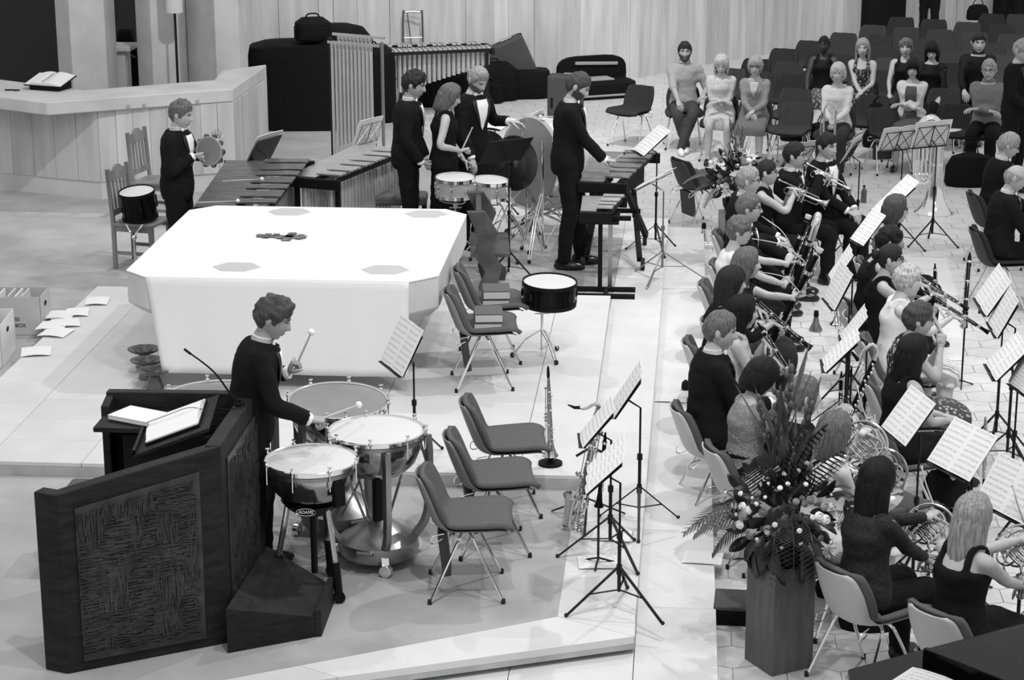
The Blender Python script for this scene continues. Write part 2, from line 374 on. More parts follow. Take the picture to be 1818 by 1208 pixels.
RQ = []
def remesh(mb, vox, obj, extra=None, sm=3, wr=0.0): RQ.append((mb, vox, obj, extra, sm, wr))
def run_remesh():
    sc = bpy.data.scenes.new('work'); vl = sc.view_layers[0]
    for mb, vox, obj, extra, sm, wr in RQ:
        t = bpy.data.meshes.new('t'); t.from_pydata(mb.v, [], mb.f)
        bm = bmesh.new(); bm.from_mesh(t); bmesh.ops.recalc_face_normals(bm, faces=bm.faces); bm.to_mesh(t); bm.free()
        o = bpy.data.objects.new('t', t); sc.collection.objects.link(o)
        m = o.modifiers.new('r', 'REMESH'); m.mode = 'VOXEL'; m.voxel_size = vox; m.adaptivity = 0
        s = o.modifiers.new('s', 'SMOOTH'); s.factor = .5; s.iterations = sm
        vl.update()
        me = bpy.data.meshes.new_from_object(o.evaluated_get(vl.depsgraph)); me.name = obj.name
        bpy.data.objects.remove(o); bpy.data.meshes.remove(t)
        me.materials.clear()
        old = obj.data
        for mt in old.materials: me.materials.append(mt)
        if wr:
            NS = [v.normal.copy() for v in me.vertices]
            for v, nn in zip(me.vertices, NS):
                p = v.co; q = noise.noise(V((p.x*9, p.y*9, p.z*16)))+.5*noise.noise(p*30)
                v.co = p+nn*wr*q
        if extra is not None:
            e = bpy.data.meshes.new('x')
            e.from_pydata(extra.v, [], extra.f); e.polygons.foreach_set('material_index', extra.m)
            for mt in old.materials: e.materials.append(mt)
            bm = bmesh.new(); bm.from_mesh(me); bm.from_mesh(e); bm.to_mesh(me); bm.free(); bpy.data.meshes.remove(e)
        me.shade_smooth(); obj.data = me
    bpy.data.scenes.remove(sc); RQ.clear()

def gs(x): return math.exp(-x*x)
def head_pt(az, el, fem=0):
    ca, sa, ce, se = cos(az), sin(az), cos(el), sin(el)
    front = ca > 0
    x = .077*sa*(ce if se > 0 else ce**.8); z = .118*se
    y = .098*ca*(ce**(.75 if se > 0 else .5) if front else ce)
    t = max(0, (-z-.015)/.103)
    x *= 1-(.30+.06*fem)*t**1.4
    if not front: y *= 1-.45*t
    if front:
        f = min(1, ca*1.6)
        nz = max(0, min(1, (.022-z)/.05)) if z > -.03 else max(0, 1-(-.03-z)/.013)
        y += f*.026*nz*gs(x/(.008+.009*max(0, min(1, (.02-z)/.05))))
        y -= f*.011*gs((abs(x)-.031)/.015)*gs((z-.012)/.011)
        y += f*.005*gs((z-.034)/.009)*gs(x/.05)
        y += f*.007*gs(x/.02)*(gs((z+.056)/.006)+gs((z+.069)/.006))
        y -= f*.004*gs((z+.083)/.008)*gs(x/.03)
        y += f*.006*gs((z+.104)/.012)*gs(x/.022)
    return V((x, y, z))
AZN, ELN = 46, 38
def head_mb(fem):
    b = MB(); rings = []
    azs = []
    for j in range(AZN):
        u = (j+.5)/AZN*2-1; azs.append(pi*(abs(u)**1.25)*(1 if u > 0 else -1))
    for i in range(ELN+1):
        el = -pi/2+pi*i/ELN; el = max(-pi/2+.03, min(pi/2-.03, el))
        rings.append([head_pt(a, el, fem) for a in azs])
    b.loft(rings)
    for k, f in enumerate(b.f):
        c = sum((b.v[i] for i in f), V())/len(f)
        if c.y > .04:
            ax = abs(c.x)
            if abs(ax-.031) < .0145 and abs(c.z-.0105) < .0048: b.m[k] = 2
            elif .013 < ax < .052 and abs(c.z-.033-.06*(ax-.013)+.6*max(0, ax-.035)) < .0042: b.m[k] = 3
            elif ax < .024 and abs(c.z+.062) < .008: b.m[k] = 1
    for sx in (-1, 1):
        b.ell((sx*.079, -.012, -.002), (.011, .021, .033), 8, 6, Mx.Rotation(sx*.35, 3, 'Z') @ Mx.Rotation(.15, 3, 'X'))
    return b
HEAD = [head_mb(0), head_mb(1)]
def hand_mb(curl, spread=.06, thumb=.5):
    b = MB(); n = 10
    def ring(y, w, t, z=0): return [V((w/2*cos(2*pi*j/n), y, z+t/2*sin(2*pi*j/n))) for j in range(n)]
    b.loft([ring(-.03, .05, .04), ring(0, .054, .038), ring(.04, .078, .034), ring(.08, .08, .027), ring(.096, .072, .02)])
    for i, (x, y, l, r) in enumerate(((-.029, .086, .076, .0092), (-.0095, .091, .086, .0095), (.0105, .088, .079, .009), (.0285, .08, .061, .008))):
        p = V((x, y-.01, 0)); a = 0; pts = [p]; sp = (i-1.4)*spread
        for q in (.42, .32, .26):
            a += curl*(1+.08*i); d = V((sin(sp)*cos(a), cos(sp)*cos(a), -sin(a))); p = p+d*l*q*1.12; pts.append(p)
        pts.append(p+d*r*.7)
        b.tube(pts, [r*1.05, r, r*.93, r*.85, r*.3], 7)
    d1 = V((-.75, .62, -.25-thumb*.5)).normalized(); d2 = V((-.25, .85, -.45-thumb*.5)).normalized()
    p0 = V((-.022, .022, -.004)); p1 = p0+d1*.045; p2 = p1+d2*.032; p3 = p2+d2*.026
    b.tube([p0, p1, p2, p3], [.014, .0115, .0105, .005], 7)
    return b
HANDS = {'flat': hand_mb(.1, .1, .0), 'relax': hand_mb(.35), 'play': hand_mb(.6, .09), 'grip': hand_mb(1.15, .0, .9), 'fist': hand_mb(1.35, 0, 1.2)}
def put(dst, src, M, flip=False, mi=None):
    F = M @ Mx.Scale(-1, 4, (1, 0, 0)) if flip else M
    b = len(dst.v); dst.v += [F @ p for p in src.v]
    dst.f += [[i+b for i in (f[::-1] if flip else f)] for f in src.f]; dst.m += list(src.m) if mi is None else [mi]*len(src.m)

TM = [(-.12, .13, .10), (0, .168, .118), (.12, .175, .125), (.3, .152, .115), (.45, .145, .11), (.65, .17, .122), (.8, .172, .116), (.88, .135, .10), (.94, .085, .076), (1.03, .058, .058)]
TF = [(-.12, .14, .11), (0, .178, .125), (.12, .178, .128), (.3, .145, .108), (.42, .128, .1), (.55, .14, .108), (.68, .15, .13), (.8, .145, .104), (.88, .11, .085), (.94, .068, .062), (1.03, .05, .05)]

def hair_zline(style, az):
    a = abs(az)
    if style in ('bald',): return 9
    T = {'short': [(0, .068), (.7, .06), (1.05, .03), (1.35, -.012), (1.5, .012), (1.75, .0), (2.1, -.05), (pi, -.075)],
         'pixie': [(0, .058), (.6, .04), (1.0, .03), (1.3, -.02), (1.6, .0), (2.1, -.06), (pi, -.085)],
         'long': [(0, .075), (.45, .06), (.75, .02), (1.0, -.05), (1.3, -.09), (pi, -.1)],
         'fringe': [(0, .035), (.5, .03), (.8, .0), (1.0, -.06), (1.3, -.09), (pi, -.1)],
         'tied': [(0, .072), (.8, .05), (1.1, .02), (1.4, .015), (1.8, .0), (2.2, -.05), (pi, -.07)]}
    return tab(T.get(style, T['long']), a)[0]
def hair(style, P, hm, length, seed, puff=1.0, part=None):
    """style short|curly|pixie|long|fringe|bob|tied|bun|bald; P the head's object-space matrix"""
    b = MB(); rs = random.Random(seed); ph = rs.uniform(0, 50)
    base = {'curly': 'short', 'bun': 'tied', 'bob': 'fringe', 'bald': 'short'}.get(style, style)
    th = {'short': .017, 'curly': .024, 'pixie': .022, 'long': .024, 'fringe': .024, 'bob': .026, 'tied': .010, 'bun': .011, 'bald': .009}[style]*puff
    am = {'short': .35, 'curly': .5, 'pixie': .5, 'long': .22, 'fringe': .2, 'bob': .18, 'tied': .2, 'bun': .22, 'bald': .2}[style]
    na, ne = 40, 26; rows = []
    for i in range(ne+1):
        el = -1.05+(pi/2+1.05-.02)*i/ne; r = []
        for j in range(na):
            az = -pi+2*pi*j/na; p = head_pt(az, el); zl = hair_zline(base, az)+.012*noise.noise(V((az*7, ph, 3)))
            if style == 'bald' and p.z > .045: zl = 9
            e = (p.z-zl)/.03
            nrm = V((p.x/.078**2, p.y/.1**2, p.z/.12**2)).normalized()
            if style in ('curly', 'pixie', 'short'): nz = noise.noise(V((p.x*38+ph, p.y*38, p.z*38)))+.4*noise.noise(p*85)
            else: nz = noise.noise(V((az*6+ph, p.z*6, 1)))+.5*noise.noise(V((az*18, p.z*9, ph)))
            t = th*(.55+.45*min(1, max(0, (p.z+.06)/.12)))*(1+am*nz*1.4)
            t = t*min(1, max(0, e*.6+.45)) if e > -.75 else -.012
            r.append((p+nrm*t, e > -.75))
        rows.append(r)
    vs = [q[0] for r in rows for q in r]; ok = [q[1] for r in rows for q in r]
    fs = [(i*na+j, i*na+(j+1) % na, (i+1)*na+(j+1) % na, (i+1)*na+j) for i in range(ne) for j in range(na)]
    b.add(vs, [f for f in fs if sum(ok[i] for i in f) >= 3]+([tuple(ne*na+j for j in range(na))] if style != 'bald' else []))
    if style in ('long', 'fringe', 'bob'):
        n = 34; a0 = 1.0 if style != 'bob' else .95; rings = []
        for i in range(15):
            t = (i/14)**1.4; z = .05-(length+.05)*t; outer = []; inner = []
            for j in range(n+1):
                az = a0+(2*pi-2*a0)*j/n
                s = 1+.10*noise.noise(V((az*7+ph, t*1.5, 2)))+.05*noise.noise(V((az*22, t*2, ph)))
                s *= lerp(1.13, 1.02 if style != 'bob' else 1.12, t)*(.86+.14*min(1, t*7))*(1-.5*max(0, t-.85)/.15*.4)
                x, y = .081*sin(az)*s*(1+.12*sin(t*pi)), .1*cos(az)*s-.012-.02*t*length/.3
                if cos(az) > 0: y *= 1-.5*t
                zz = z-.02*noise.noise(V((az*9, 5, ph)))*t
                outer.append(V((x, y, zz))); k = .80 if t < .93 else .95; inner.append(V((x*k, y*k, zz)))
            rings.append(outer+inner[::-1])
        b.loft(rings)
    if style == 'bun':
        b.ell((0, -.118, .035), (.04, .035, .038), 12, 8)
        for k in range(8):
            a = k*pi/4; b.ell((.026*cos(a), -.125+.01*sin(3*a), .035+.026*sin(a)), .017, 7, 5)
    if style == 'tied':
        b.tube(cr([(0, -.1, .01), (0, -.13, -.02), (0, -.125, -.09), (0, -.11, -.16)], 3), [.02, .026, .024, .008], 8)
    o = MB(); put(o, b, P); return o

def person(label, loc, rz, pose='sit', fem=0, k=1.0, lean=0.0, twist=0.0, head=(0, 0), RH=None, LH=None, rh='relax', lh='relax', rdir=None, ldir=None, rpalm=(0, 0, -1), lpalm=(0, 0, -1),
           top='tux', sleeve=1.0, topm='cloth_black', bottom='trousers', botm='cloth_black', hem=.6, hairs=('short', 'hair_brown', .3), skin='skin', glasses=False, beard=None,
           knees=None, feet=None, seat=.44, shoe='shoe_black', rpole=None, lpole=None, group=None, vox=.0145, neckline=.86, side=0.0, puff=1.0, RW=None, LW=None, RD=None, LD=None, hold=None):
    def loc_(p, d=False):
        q = V(p)-(V((0, 0, 0)) if d else V(loc)); q = Mx.Rotation(-rz, 3, 'Z') @ q; return q if d else q/k
    if RW is not None: RH = loc_(RW)
    if LW is not None: LH = loc_(LW)
    if RD is not None: rdir = loc_(RD, True)
    if LD is not None: ldir = loc_(LD, True)
    root = thing('person', label, 'person', loc, rz, group); root.scale = (k, k, k)
    rs = random.Random(label); T_ = TF if fem else TM
    sit = pose == 'sit'; zp = seat/k+.085 if sit else .94
    up = V((0, 0, 1)); cs = []; p = V((0, -.01, zp-.08)); N = 24; Ls = .60 if not fem else .575
    for i in range(-3, N+2):
        s = i/N
        cs.append((s, p.copy()))
        th = lean*(.35+.85*max(0, s)); d = V((sin(side)*max(0, s), sin(th), cos(th))).normalized(); p = p+d*(Ls/N)
    def C(s):
        u = max(0, min(len(cs)-1.001, s*N+3)); i = int(u); return cs[i][1].lerp(cs[i+1][1], u-i)
    def D(s): return (C(min(1.04, s+.04))-C(s-.04)).normalized()
    def RT(s): a = twist*max(0, min(1, s*1.3)); return V((cos(a), sin(a), 0))
    def TS(s, az, off=0.0):
        a, b_ = tab(T_, s); d = D(s); x = RT(s); x = (x-d*x.dot(d)).normalized(); y = d.cross(x)
        bust = .018*gs((abs(az)-.55)/.35)*gs((s-.66)/.09) if fem else 0
        return C(s)+x*(a+off)*sin(az)+y*(b_+off+bust)*cos(az)
    def tor(mb, s0, s1, off, n=18, m=14, flare=0.0):
        mb.loft([[TS(lerp(s0, s1, i/m), 2*pi*j/n, off+flare*(1-i/m)) for j in range(n)] for i in range(m+1)])
    fwd = V((-sin(twist), cos(twist), 0))
    hyaw, hp = head
    nb = C(.97); nd = (D(.97)*.75+up*.25).normalized()
    nd = (nd+fwd*(.12+.35*max(0, hp))).normalized(); hc = nb+nd*(.138 if not fem else .13)+fwd*.012
    HM = Mx.Translation(hc) @ Mx.Rotation(twist+hyaw, 4, 'Z') @ Mx.Rotation(-hp-lean*.25, 4, 'X') @ Mx.Scale(1.05 if not fem else 1.0, 4)
    if hold:
        mw = root_pt(root, HM @ V((0, .118, -.062))); hh = hold(mw)
        RH = loc_(hh[0]) if hh[0] is not None else RH; LH = loc_(hh[1]) if hh[1] is not None else LH
        if len(hh) > 2: rdir = loc_(hh[2], True); ldir = loc_(hh[3], True)
    sh = .168 if not fem else .145
    S = {}; E = {}; W = {}; hd = {}; pn = {}
    for q, sx, tgt, pole in (('R', 1, RH, rpole), ('L', -1, LH, lpole)):
        S[q] = C(.835)+RT(1)*sx*sh
        if tgt is None: tgt = (sx*.16, .30, zp+.10) if sit else (sx*.24, .06, .80)
        t = V(tgt); l1, l2 = (.285, .25) if not fem else (.265, .235)
        v = t-S[q]; L = min(max(v.length, .12), (l1+l2)*.992); t = S[q]+v.normalized()*L; dn = v.normalized()
        po = V(pole) if pole else V((sx*.55, -.45, -.75)); po = (po-dn*po.dot(dn)).normalized()
        ca = max(-1, min(1, (l1*l1+L*L-l2*l2)/(2*l1*L))); E[q] = S[q]+dn*l1*ca+po*l1*math.sqrt(max(0, 1-ca*ca)); W[q] = t
        hd[q] = V(rdir if q == 'R' else ldir).normalized() if (rdir if q == 'R' else ldir) else (W[q]-E[q]).normalized()
        pn[q] = V(rpalm if q == 'R' else lpalm)
    HIP = {}; KN = {}; AN = {}
    for q, sx in (('R', 1), ('L', -1)):
        HIP[q] = V((sx*.088, 0, zp-.01))
        if sit: KN[q] = V((sx*.115, .42, max(zp-.03, .49))); AN[q] = V((sx*.12, .42, .085))
        else: KN[q] = V((sx*.095, .015, .5)); AN[q] = V((sx*.10, -.02, .085))
        if knees: KN[q] = V(knees[0 if q == 'R' else 1])
        if feet: AN[q] = V(feet[0 if q == 'R' else 1])
        if not sit and feet: KN[q] = (HIP[q]+AN[q])/2+V((0, .035, .02))
    # body
    body = bpy.data.objects.new('body', bpy.data.meshes.new('body')); COL.objects.link(body); body.parent = root
    for mt in (skin, 'lips_dark' if skin == 'skin_dark' else 'lips', 'eye', hairs[1] if skin != 'skin_dark' else 'hair_black'): body.data.materials.append(MAT[mt])
    mb = MB(); tor(mb, -.1, 1.03, -.004)
    fz = .86 if fem else 1.0
    def limb(mb, pts, rr, n=10): mb.tube(cr(pts, 5), rr, n)
    for q in 'RL':
        sx = 1 if q == 'R' else -1
        mb.ell(S[q], (.058*fz, .055*fz, .056*fz), 10, 8)
        limb(mb, [C(.85)+RT(1)*sx*sh*.5, S[q], S[q].lerp(E[q], .5), E[q], E[q].lerp(W[q], .45), W[q]], [v*fz for v in (.05, .056, .049, .04, .04, .027)])
        mb.ell(HIP[q], .09, 10, 8)
        limb(mb, [HIP[q], HIP[q].lerp(KN[q], .5), KN[q], KN[q].lerp(AN[q], .38)+V((0, -.012, 0)), AN[q]], [.088, .077, .055, .053, .034])
        mb.tube([AN[q]+V((0, -.02, 0)), AN[q]+V((0, .05, -.04)), AN[q]+V((0, .13, -.055))], [.034, .032, .022], 8)
    mb.tube([nb-nd*.06-fwd*.01, nb+nd*.04, hc-nd*.05-fwd*.01, hc-fwd*.012], [.062*fz, .055*fz, .052*fz, .055*fz], 12)
    ex = MB(); put(ex, HEAD[fem], HM)
    for q, hpz in (('R', rh), ('L', lh)):
        d = hd[q]; n_ = -pn[q]; n_ = (n_-d*n_.dot(d))
        n_ = n_.normalized() if n_.length > .05 else frame(d)[1]
        x = d.cross(n_); M = Mx(((x.x, d.x, n_.x, W[q].x), (x.y, d.y, n_.y, W[q].y), (x.z, d.z, n_.z, W[q].z), (0, 0, 0, 1))) @ Mx.Scale(1.02 if not fem else .9, 4)
        put(ex, HANDS[hpz], M, q == 'L', 0)
    remesh(mb, vox, body, ex)
    # hair, beard, glasses
    hs, hm, hl = hairs
    hair(hs, HM, hm, hl, sum(map(ord, label)), puff).build('hair', hm, root, 180)
    if beard:
        b = MB(); na, ne = 30, 16; rows = []; ok = []
        for i in range(ne+1):
            el = -1.4+1.35*i/ne
            for j in range(na+1):
                az = -1.7+3.4*j/na; p = head_pt(az, el); lim = lerp(-.038, .0, min(1, abs(az)/1.5)) if abs(az) > .35 else -.043
                o = p.z < lim and not (abs(p.x) < .022 and -.073 < p.z < -.054)
                rows.append(p*(1.0+.035*(1 if o else -.5))+V((0, 0, -.003))); ok.append(o)
        b.add(rows, [f for f in [(i*(na+1)+j, i*(na+1)+j+1, (i+1)*(na+1)+j+1, (i+1)*(na+1)+j) for i in range(ne) for j in range(na)] if sum(ok[q] for q in f) >= 3])
        o = MB(); put(o, b, HM); o.build('beard', beard, root, 180)
    if glasses:
        b = MB()
        for sx in (-1, 1):
            b.tube([(sx*.033+.021*cos(a), .097-.012*cos(a)*sx*.6, .009+.015*sin(a)) for a in [2*pi*i/14 for i in range(14)]], .0024, 5, closed=True)
            b.tube([(sx*.054, .088, .014), (sx*.074, .05, .014), (sx*.082, -.02, .008)], .0022, 5)
        b.tube([(-.012, .1, .012), (0, .106, .014), (.012, .1, .012)], .0022, 5)
        o = MB(); put(o, b, HM); o.build('glasses', 'black_gloss', root)
    def garment(name, m, mb, wr=.006, v=None):
        o = bpy.data.objects.new(name, bpy.data.meshes.new(name)); COL.objects.link(o); o.parent = root; o.data.materials.append(MAT[m])
        remesh(mb, v or vox, o, None, 3, wr); return o
    def sleeves(mb, off, fr, flare=.0):
        for q in 'RL':
            sx = 1 if q == 'R' else -1
            A = [C(.85)+RT(1)*sx*sh*.45, S[q], S[q].lerp(E[q], .5), E[q], E[q].lerp(W[q], .5), W[q]-(W[q]-E[q]).normalized()*.015]; rr = [(v*fz+off) for v in (.045, .054, .05, .043, .042, .031+flare)]
            c = cr(A, 6); m_ = len(c); cut = max(7, int(6+(m_-6)*fr)); radii = [lerp(rr[int(t)], rr[min(int(t)+1, 5)], t-int(t)) for t in [5*i/(m_-1) for i in range(m_)]]
            mb.ell(S[q]+V((0, 0, .0)), tuple(.055*fz+off for _ in range(3)), 10, 8)
            mb.tube(c[:cut], radii[:cut], 10)
    # bottoms
    if bottom in ('trousers', 'jeans'):
        mb = MB(); tor(mb, -.13, .34, .014)
        for q in 'RL':
            mb.ell(HIP[q], .1, 10, 8)
            end = AN[q]+V((0, -.005, -.03))
            limb(mb, [HIP[q], HIP[q].lerp(KN[q], .5), KN[q]+V((0, .004, .004)), KN[q].lerp(end, .4)+V((0, -.008, 0)), end], [.106, .094, .077, .073, .06 if bottom == 'trousers' else .052])
        garment('trousers', botm, mb)
    elif bottom == 'skirt':
        mb = MB(); tor(mb, -.08, .42, .012)
        kn = (KN['R']+KN['L'])/2; hp_ = (HIP['R']+HIP['L'])/2; an = (AN['R']+AN['L'])/2
        w_ = abs(KN['R'].x-KN['L'].x)/2
        if sit:
            def ring(c, hw, hh, d):
                x = V((1, 0, 0)); y = x.cross(d).normalized(); return [c+x*hw*(abs(cos(a))**.7*(1 if cos(a) > 0 else -1))+y*hh*(abs(sin(a))**.8*(1 if sin(a) > 0 else -1)) for a in [2*pi*j/18 for j in range(18)]]
            dth = (kn-hp_).normalized(); ds = (an-kn).normalized(); R_ = [ring(hp_-dth*.05, .18, .12, dth), ring(hp_.lerp(kn, .5), .09+max(w_, .09), .10, dth)]
            L1 = min(1, hem/.5)
            R_.append(ring(hp_.lerp(kn, L1 if L1 < 1 else .97), .075+w_, .088, dth))
            if hem > .5:
                t = (hem-.5)/.5; R_ += [ring(kn+(dth*.03)+ds*.03, .08+w_, .085, (dth+ds).normalized()), ring(kn.lerp(an, t*.5)+V((0, .01, 0)), .085+w_, .085, ds), ring(kn.lerp(an, t), .10+w_, .09, ds)]
            mb.loft(R_)
        else:
            z0 = zp+.1; z1 = lerp(z0, .05, hem); R_ = []
            for i in range(9):
                t = i/8; z = lerp(z0, z1, t); a = lerp(.165, .21, t)+.0; b_ = lerp(.125, .17, t)
                R_.append([V(((a+.012*cos(6*u+1)*t)*cos(u), (b_+.012*cos(6*u+1)*t)*sin(u), z)) for u in [2*pi*j/24 for j in range(24)]])
            mb.loft(R_)
        garment('skirt', botm, mb, .008)
    for q in 'RL':
        b = MB(); a = AN[q]; fl = max(0, a.z-.085); pts = []
        b.ell((0, .055, .0), (.046*fz, .145*fz, .055), 12, 8); b.v = [V((p.x, p.y, max(p.z, -.03))) for p in b.v]; b.ell((0, -.03, .03), (.036*fz, .05, .045), 10, 6)
        b2 = MB(); put(b2, b, Mx.Translation((a.x, a.y-.01, a.z-.055)) @ Mx.Rotation((-.1 if q == 'R' else .1)*1.2, 4, 'Z')); b2.build('shoe', shoe, root, 180)
    # tops
    def band(s0, s1, w0, off, m, name, wf=None, n=8):
        rows = []
        for i in range(11):
            t = i/10; s = lerp(s0, s1, t); wdt = wf(t) if wf else w0
            rows.append([TS(s, wdt*(2*j/n-1), off) for j in range(n+1)])
        return MB().grid(rows, .004).build(name, m, root, 180)
    if top in ('tux', 'suit'):
        mb = MB(); tor(mb, -.12 if not sit else .0, .962, .021, flare=.012); sleeves(mb, .013, 1.0, .008)
        j = garment('jacket', topm, mb)
        band(.9, .40, 0, .034, 'shirt_white', 'shirt_front', lambda t: .44*(1-t)**.8+.03)
        for sg in (-1, 1):
            rows = []
            for i in range(9):
                t = i/8; s = lerp(.91, .40, t); w0 = sg*(.44*(1-t)**.8+.02); w1 = w0+sg*(.22*(1-t)+.05)
                rows.append([TS(s, lerp(w0, w1, u/3), .037) for u in range(4)])
            MB().grid(rows, .004).build('lapel', 'lapel', root, 180)
        cl = MB(); d = D(.96); x = RT(1); y = d.cross((x-d*x.dot(d)).normalized()); c0 = C(.97)+d*.012
        cl.loft([[c0+d*h+(x*cos(a)*r*1.02+y*sin(a)*r) for a in [2*pi*i/18 for i in range(18)]] for h, r in ((-.03, .068), (.0, .062), (.012, .060), (.012, .056), (-.03, .06))])
        cl = cl.build('collar', 'shirt_white', root, 60)
        if top == 'tux':
            bt = MB(); f = c0+y*.072-d*.012
            for sg in (-1, 1):
                bt.loft([[f+x*sg*u+d*hh*cos(a)+y*.009*sin(a) for a in [2*pi*i/8 for i in range(8)]] for u, hh in ((.003, .008), (.03, .02), (.052, .023), (.054, .018))])
            bt.ell(f, (.011, .011, .011), 8, 6); bt.build('bow_tie', 'shirt_white', cl)
        for q in 'RL':
            dv = (W[q]-E[q]).normalized(); MB().tube([W[q]-dv*.03, W[q]+dv*.008], [.042, .039], 12).build('shirt_cuff', 'shirt_white', root)
    elif top in ('shirt', 'cardigan'):
        mb = MB(); tor(mb, -.02 if sit else -.1, .915 if not fem else .885, .012, flare=.006); sleeves(mb, .006 if fem else .010, sleeve)
        garment('shirt' if top == 'shirt' else 'cardigan', topm, mb, .007)
        if top == 'shirt' and not fem:
            d = D(.96); x = RT(1); y = d.cross((x-d*x.dot(d)).normalized()); c0 = C(.95)+d*.02
            MB().loft([[c0+d*(h+.02*max(0, -sin(a)))+(x*cos(a)*r+y*sin(a)*r) for a in [.5*pi+.25+(2*pi-.5)*i/16 for i in range(17)]] for h, r in ((-.01, .085), (.025, .068), (.03, .066), (.0, .08))]).build('collar', topm, root, 60)
        if top == 'cardigan':
            band(.84, .1, 0, .019, botm if sleeve == 1.01 else skin, 'top_front', (lambda t: .42+.1*t) if sleeve == 1.01 else (lambda t: .4*(1-t)+.02)) if sleeve == 1.01 else band(.88, .55, 0, .020, skin, 'neck_opening', lambda t: .42*(1-t)+.02)
    elif top == 'tee':
        mb = MB(); tor(mb, -.02, .885, .011, flare=.004); sleeves(mb, .005, sleeve); garment('top', topm, mb, .005)
    elif top == 'sleeveless':
        mb = MB(); tor(mb, -.02, neckline, .011, flare=.006)
        for sx in (-1, 1):
            mb.tube(cr([TS(neckline-.04, sx*.62, .008), TS(.9, sx*.8, .012), C(.93)+RT(1)*sx*.085+D(.9)*.02, TS(.9, sx*2.3, .012), TS(neckline-.06, sx*2.45, .008)], 4), .022, 8)
        garment('dress_top' if bottom == 'skirt' else 'top', topm, mb, .004)
    return dict(root=root, W={q: root_pt(root, W[q]) for q in W}, mouth=root_pt(root, HM @ V((0, .112, -.062))), S={q: root_pt(root, S[q]) for q in S}, head=root_pt(root, hc), k=k)
def at(px, py, top, fz):                   # where somebody stands whose crown, top metres above the floor fz, is seen at a pixel
    p = G(px, py, fz+top); return (p.x, p.y, fz)
def root_pt(root, p):
    return Mx.Translation(root.location) @ Mx.Rotation(root.rotation_euler[2], 4, 'Z') @ (V(p)*root.scale[0])

# ------------------------------------------------------------------ furniture and instruments
def text(body, size, m, parent, M, extrude=.001, name='lettering'):
    cu = bpy.data.curves.new(name, 'FONT'); cu.body = body; cu.size = size; cu.align_x = 'CENTER'; cu.align_y = 'CENTER'; cu.extrude = extrude
    cu.materials.append(MAT[m]); sc = bpy.data.scenes.new('work'); t = bpy.data.objects.new('t', cu); sc.collection.objects.link(t); sc.view_layers[0].update()
    me = bpy.data.meshes.new_from_object(t.evaluated_get(sc.view_layers[0].depsgraph)); me.name = name; bpy.data.objects.remove(t); bpy.data.scenes.remove(sc); bpy.data.curves.remove(cu)
    o = bpy.data.objects.new(name, me); COL.objects.link(o); o.parent = parent; o.matrix_local = M; return o

# shell chair: forward is +Y
def chair_surface(off, inset=0.0):
    prof = [(.247, .436), (.238, .444), (.19, .450), (.08, .442), (-.05, .432), (-.13, .436), (-.175, .47), (-.205, .54), (-.235, .62), (-.262, .70), (-.275, .74), (-.281, .757)]
    hw = [.232, .243, .25, .25, .24, .222, .215, .222, .222, .205, .185, .155]
    P = cr([(0, a, b) for a, b in prof], 3); Wd = cr([(w_, 0, 0) for w_ in hw], 3); rows = []
    for i, (p, w_) in enumerate(zip(P, Wd)):
        d = P[min(i+1, len(P)-1)]-P[max(i-1, 0)]; n = V((0, d.z, -d.y)).normalized()*-1
        if n.z < 0 and i < 12: n = -n
        n = V((0, -d.z, d.y)).normalized()
        n = -n
        t = i/(len(P)-1); curl = tab([(0, .012), (.2, .016), (.38, .026), (.5, .05), (.7, .045), (1, .02)], t)[0]
        rows.append([p+V(((w_.x-inset)*u, 0, 0))+n*(curl*abs(u)**3-.012*(1-u*u)+off) for u in [-1+j/4 for j in range(9)]])
    return rows
_t = chair_surface(0)
def make_chair(fabric, back='shell', pouch=False):
    r = thing('shell_chair', '', 'chair')
    MB().grid(chair_surface(-.014, .03), .008).build('shell', back, r, 180)
    MB().grid(chair_surface(.016, 0), .032).build('upholstery', fabric, r, 180)
    for s in (-1, 1):
        for q in (1, -1):
            b = MB(); b.tube(cr([(s*.10, q*.02+.0, .415), (s*.165, q*.035, .40), (s*.19, q*.07, .33), (s*.235, q*.215, .012)], 4), .0095, 7); lg = b.build('leg', 'chrome', r)
            MB().lathe([(.001, 0), (.014, 0), (.013, .03), (.001, .032)], 8, Mx.Translation((s*.237, q*.219, 0))).build('foot_cap', 'rubber', lg)
    b = MB(); b.tube([(-.12, .03, .417), (.12, .03, .417)], .009, 6); b.tube([(-.12, -.03, .417), (.12, -.03, .417)], .009, 6); b.build('cross_bar', 'chrome', r)
    for s in (-1, 1):
        b = MB(); b.tube(cr([(s*.16, -.13, .42), (s*.18, -.2, .41), (s*.18, -.215, .37), (s*.165, -.19, .36), (s*.16, -.14, .385)], 3), .004, 5); b.build('linking_hook', 'chrome', r)
    if pouch:
        b = MB(); b.box((.02, -.13, .27), (.24, .05, .27), Mx.Rotation(.12, 3, 'X')); b.build('book_pouch', 'pouch', r, 0, .006)
    return r
CHAIR = {}
def chair(label, loc, rz, fabric='fabric_mid', pouch=False, group=None, back=None):
    key = (fabric, pouch, back)
    if key not in CHAIR: CHAIR[key] = c = make_chair(fabric, back or ('pouch' if fabric == 'fabric_dark' else 'shell'), pouch); new = c
    else: new = dup(CHAIR[key])
    new.location = loc; new.rotation_euler = (0, 0, rz); new['label'] = label
    if group: new['group'] = group
    elif 'group' in new: del new['group']
    return new

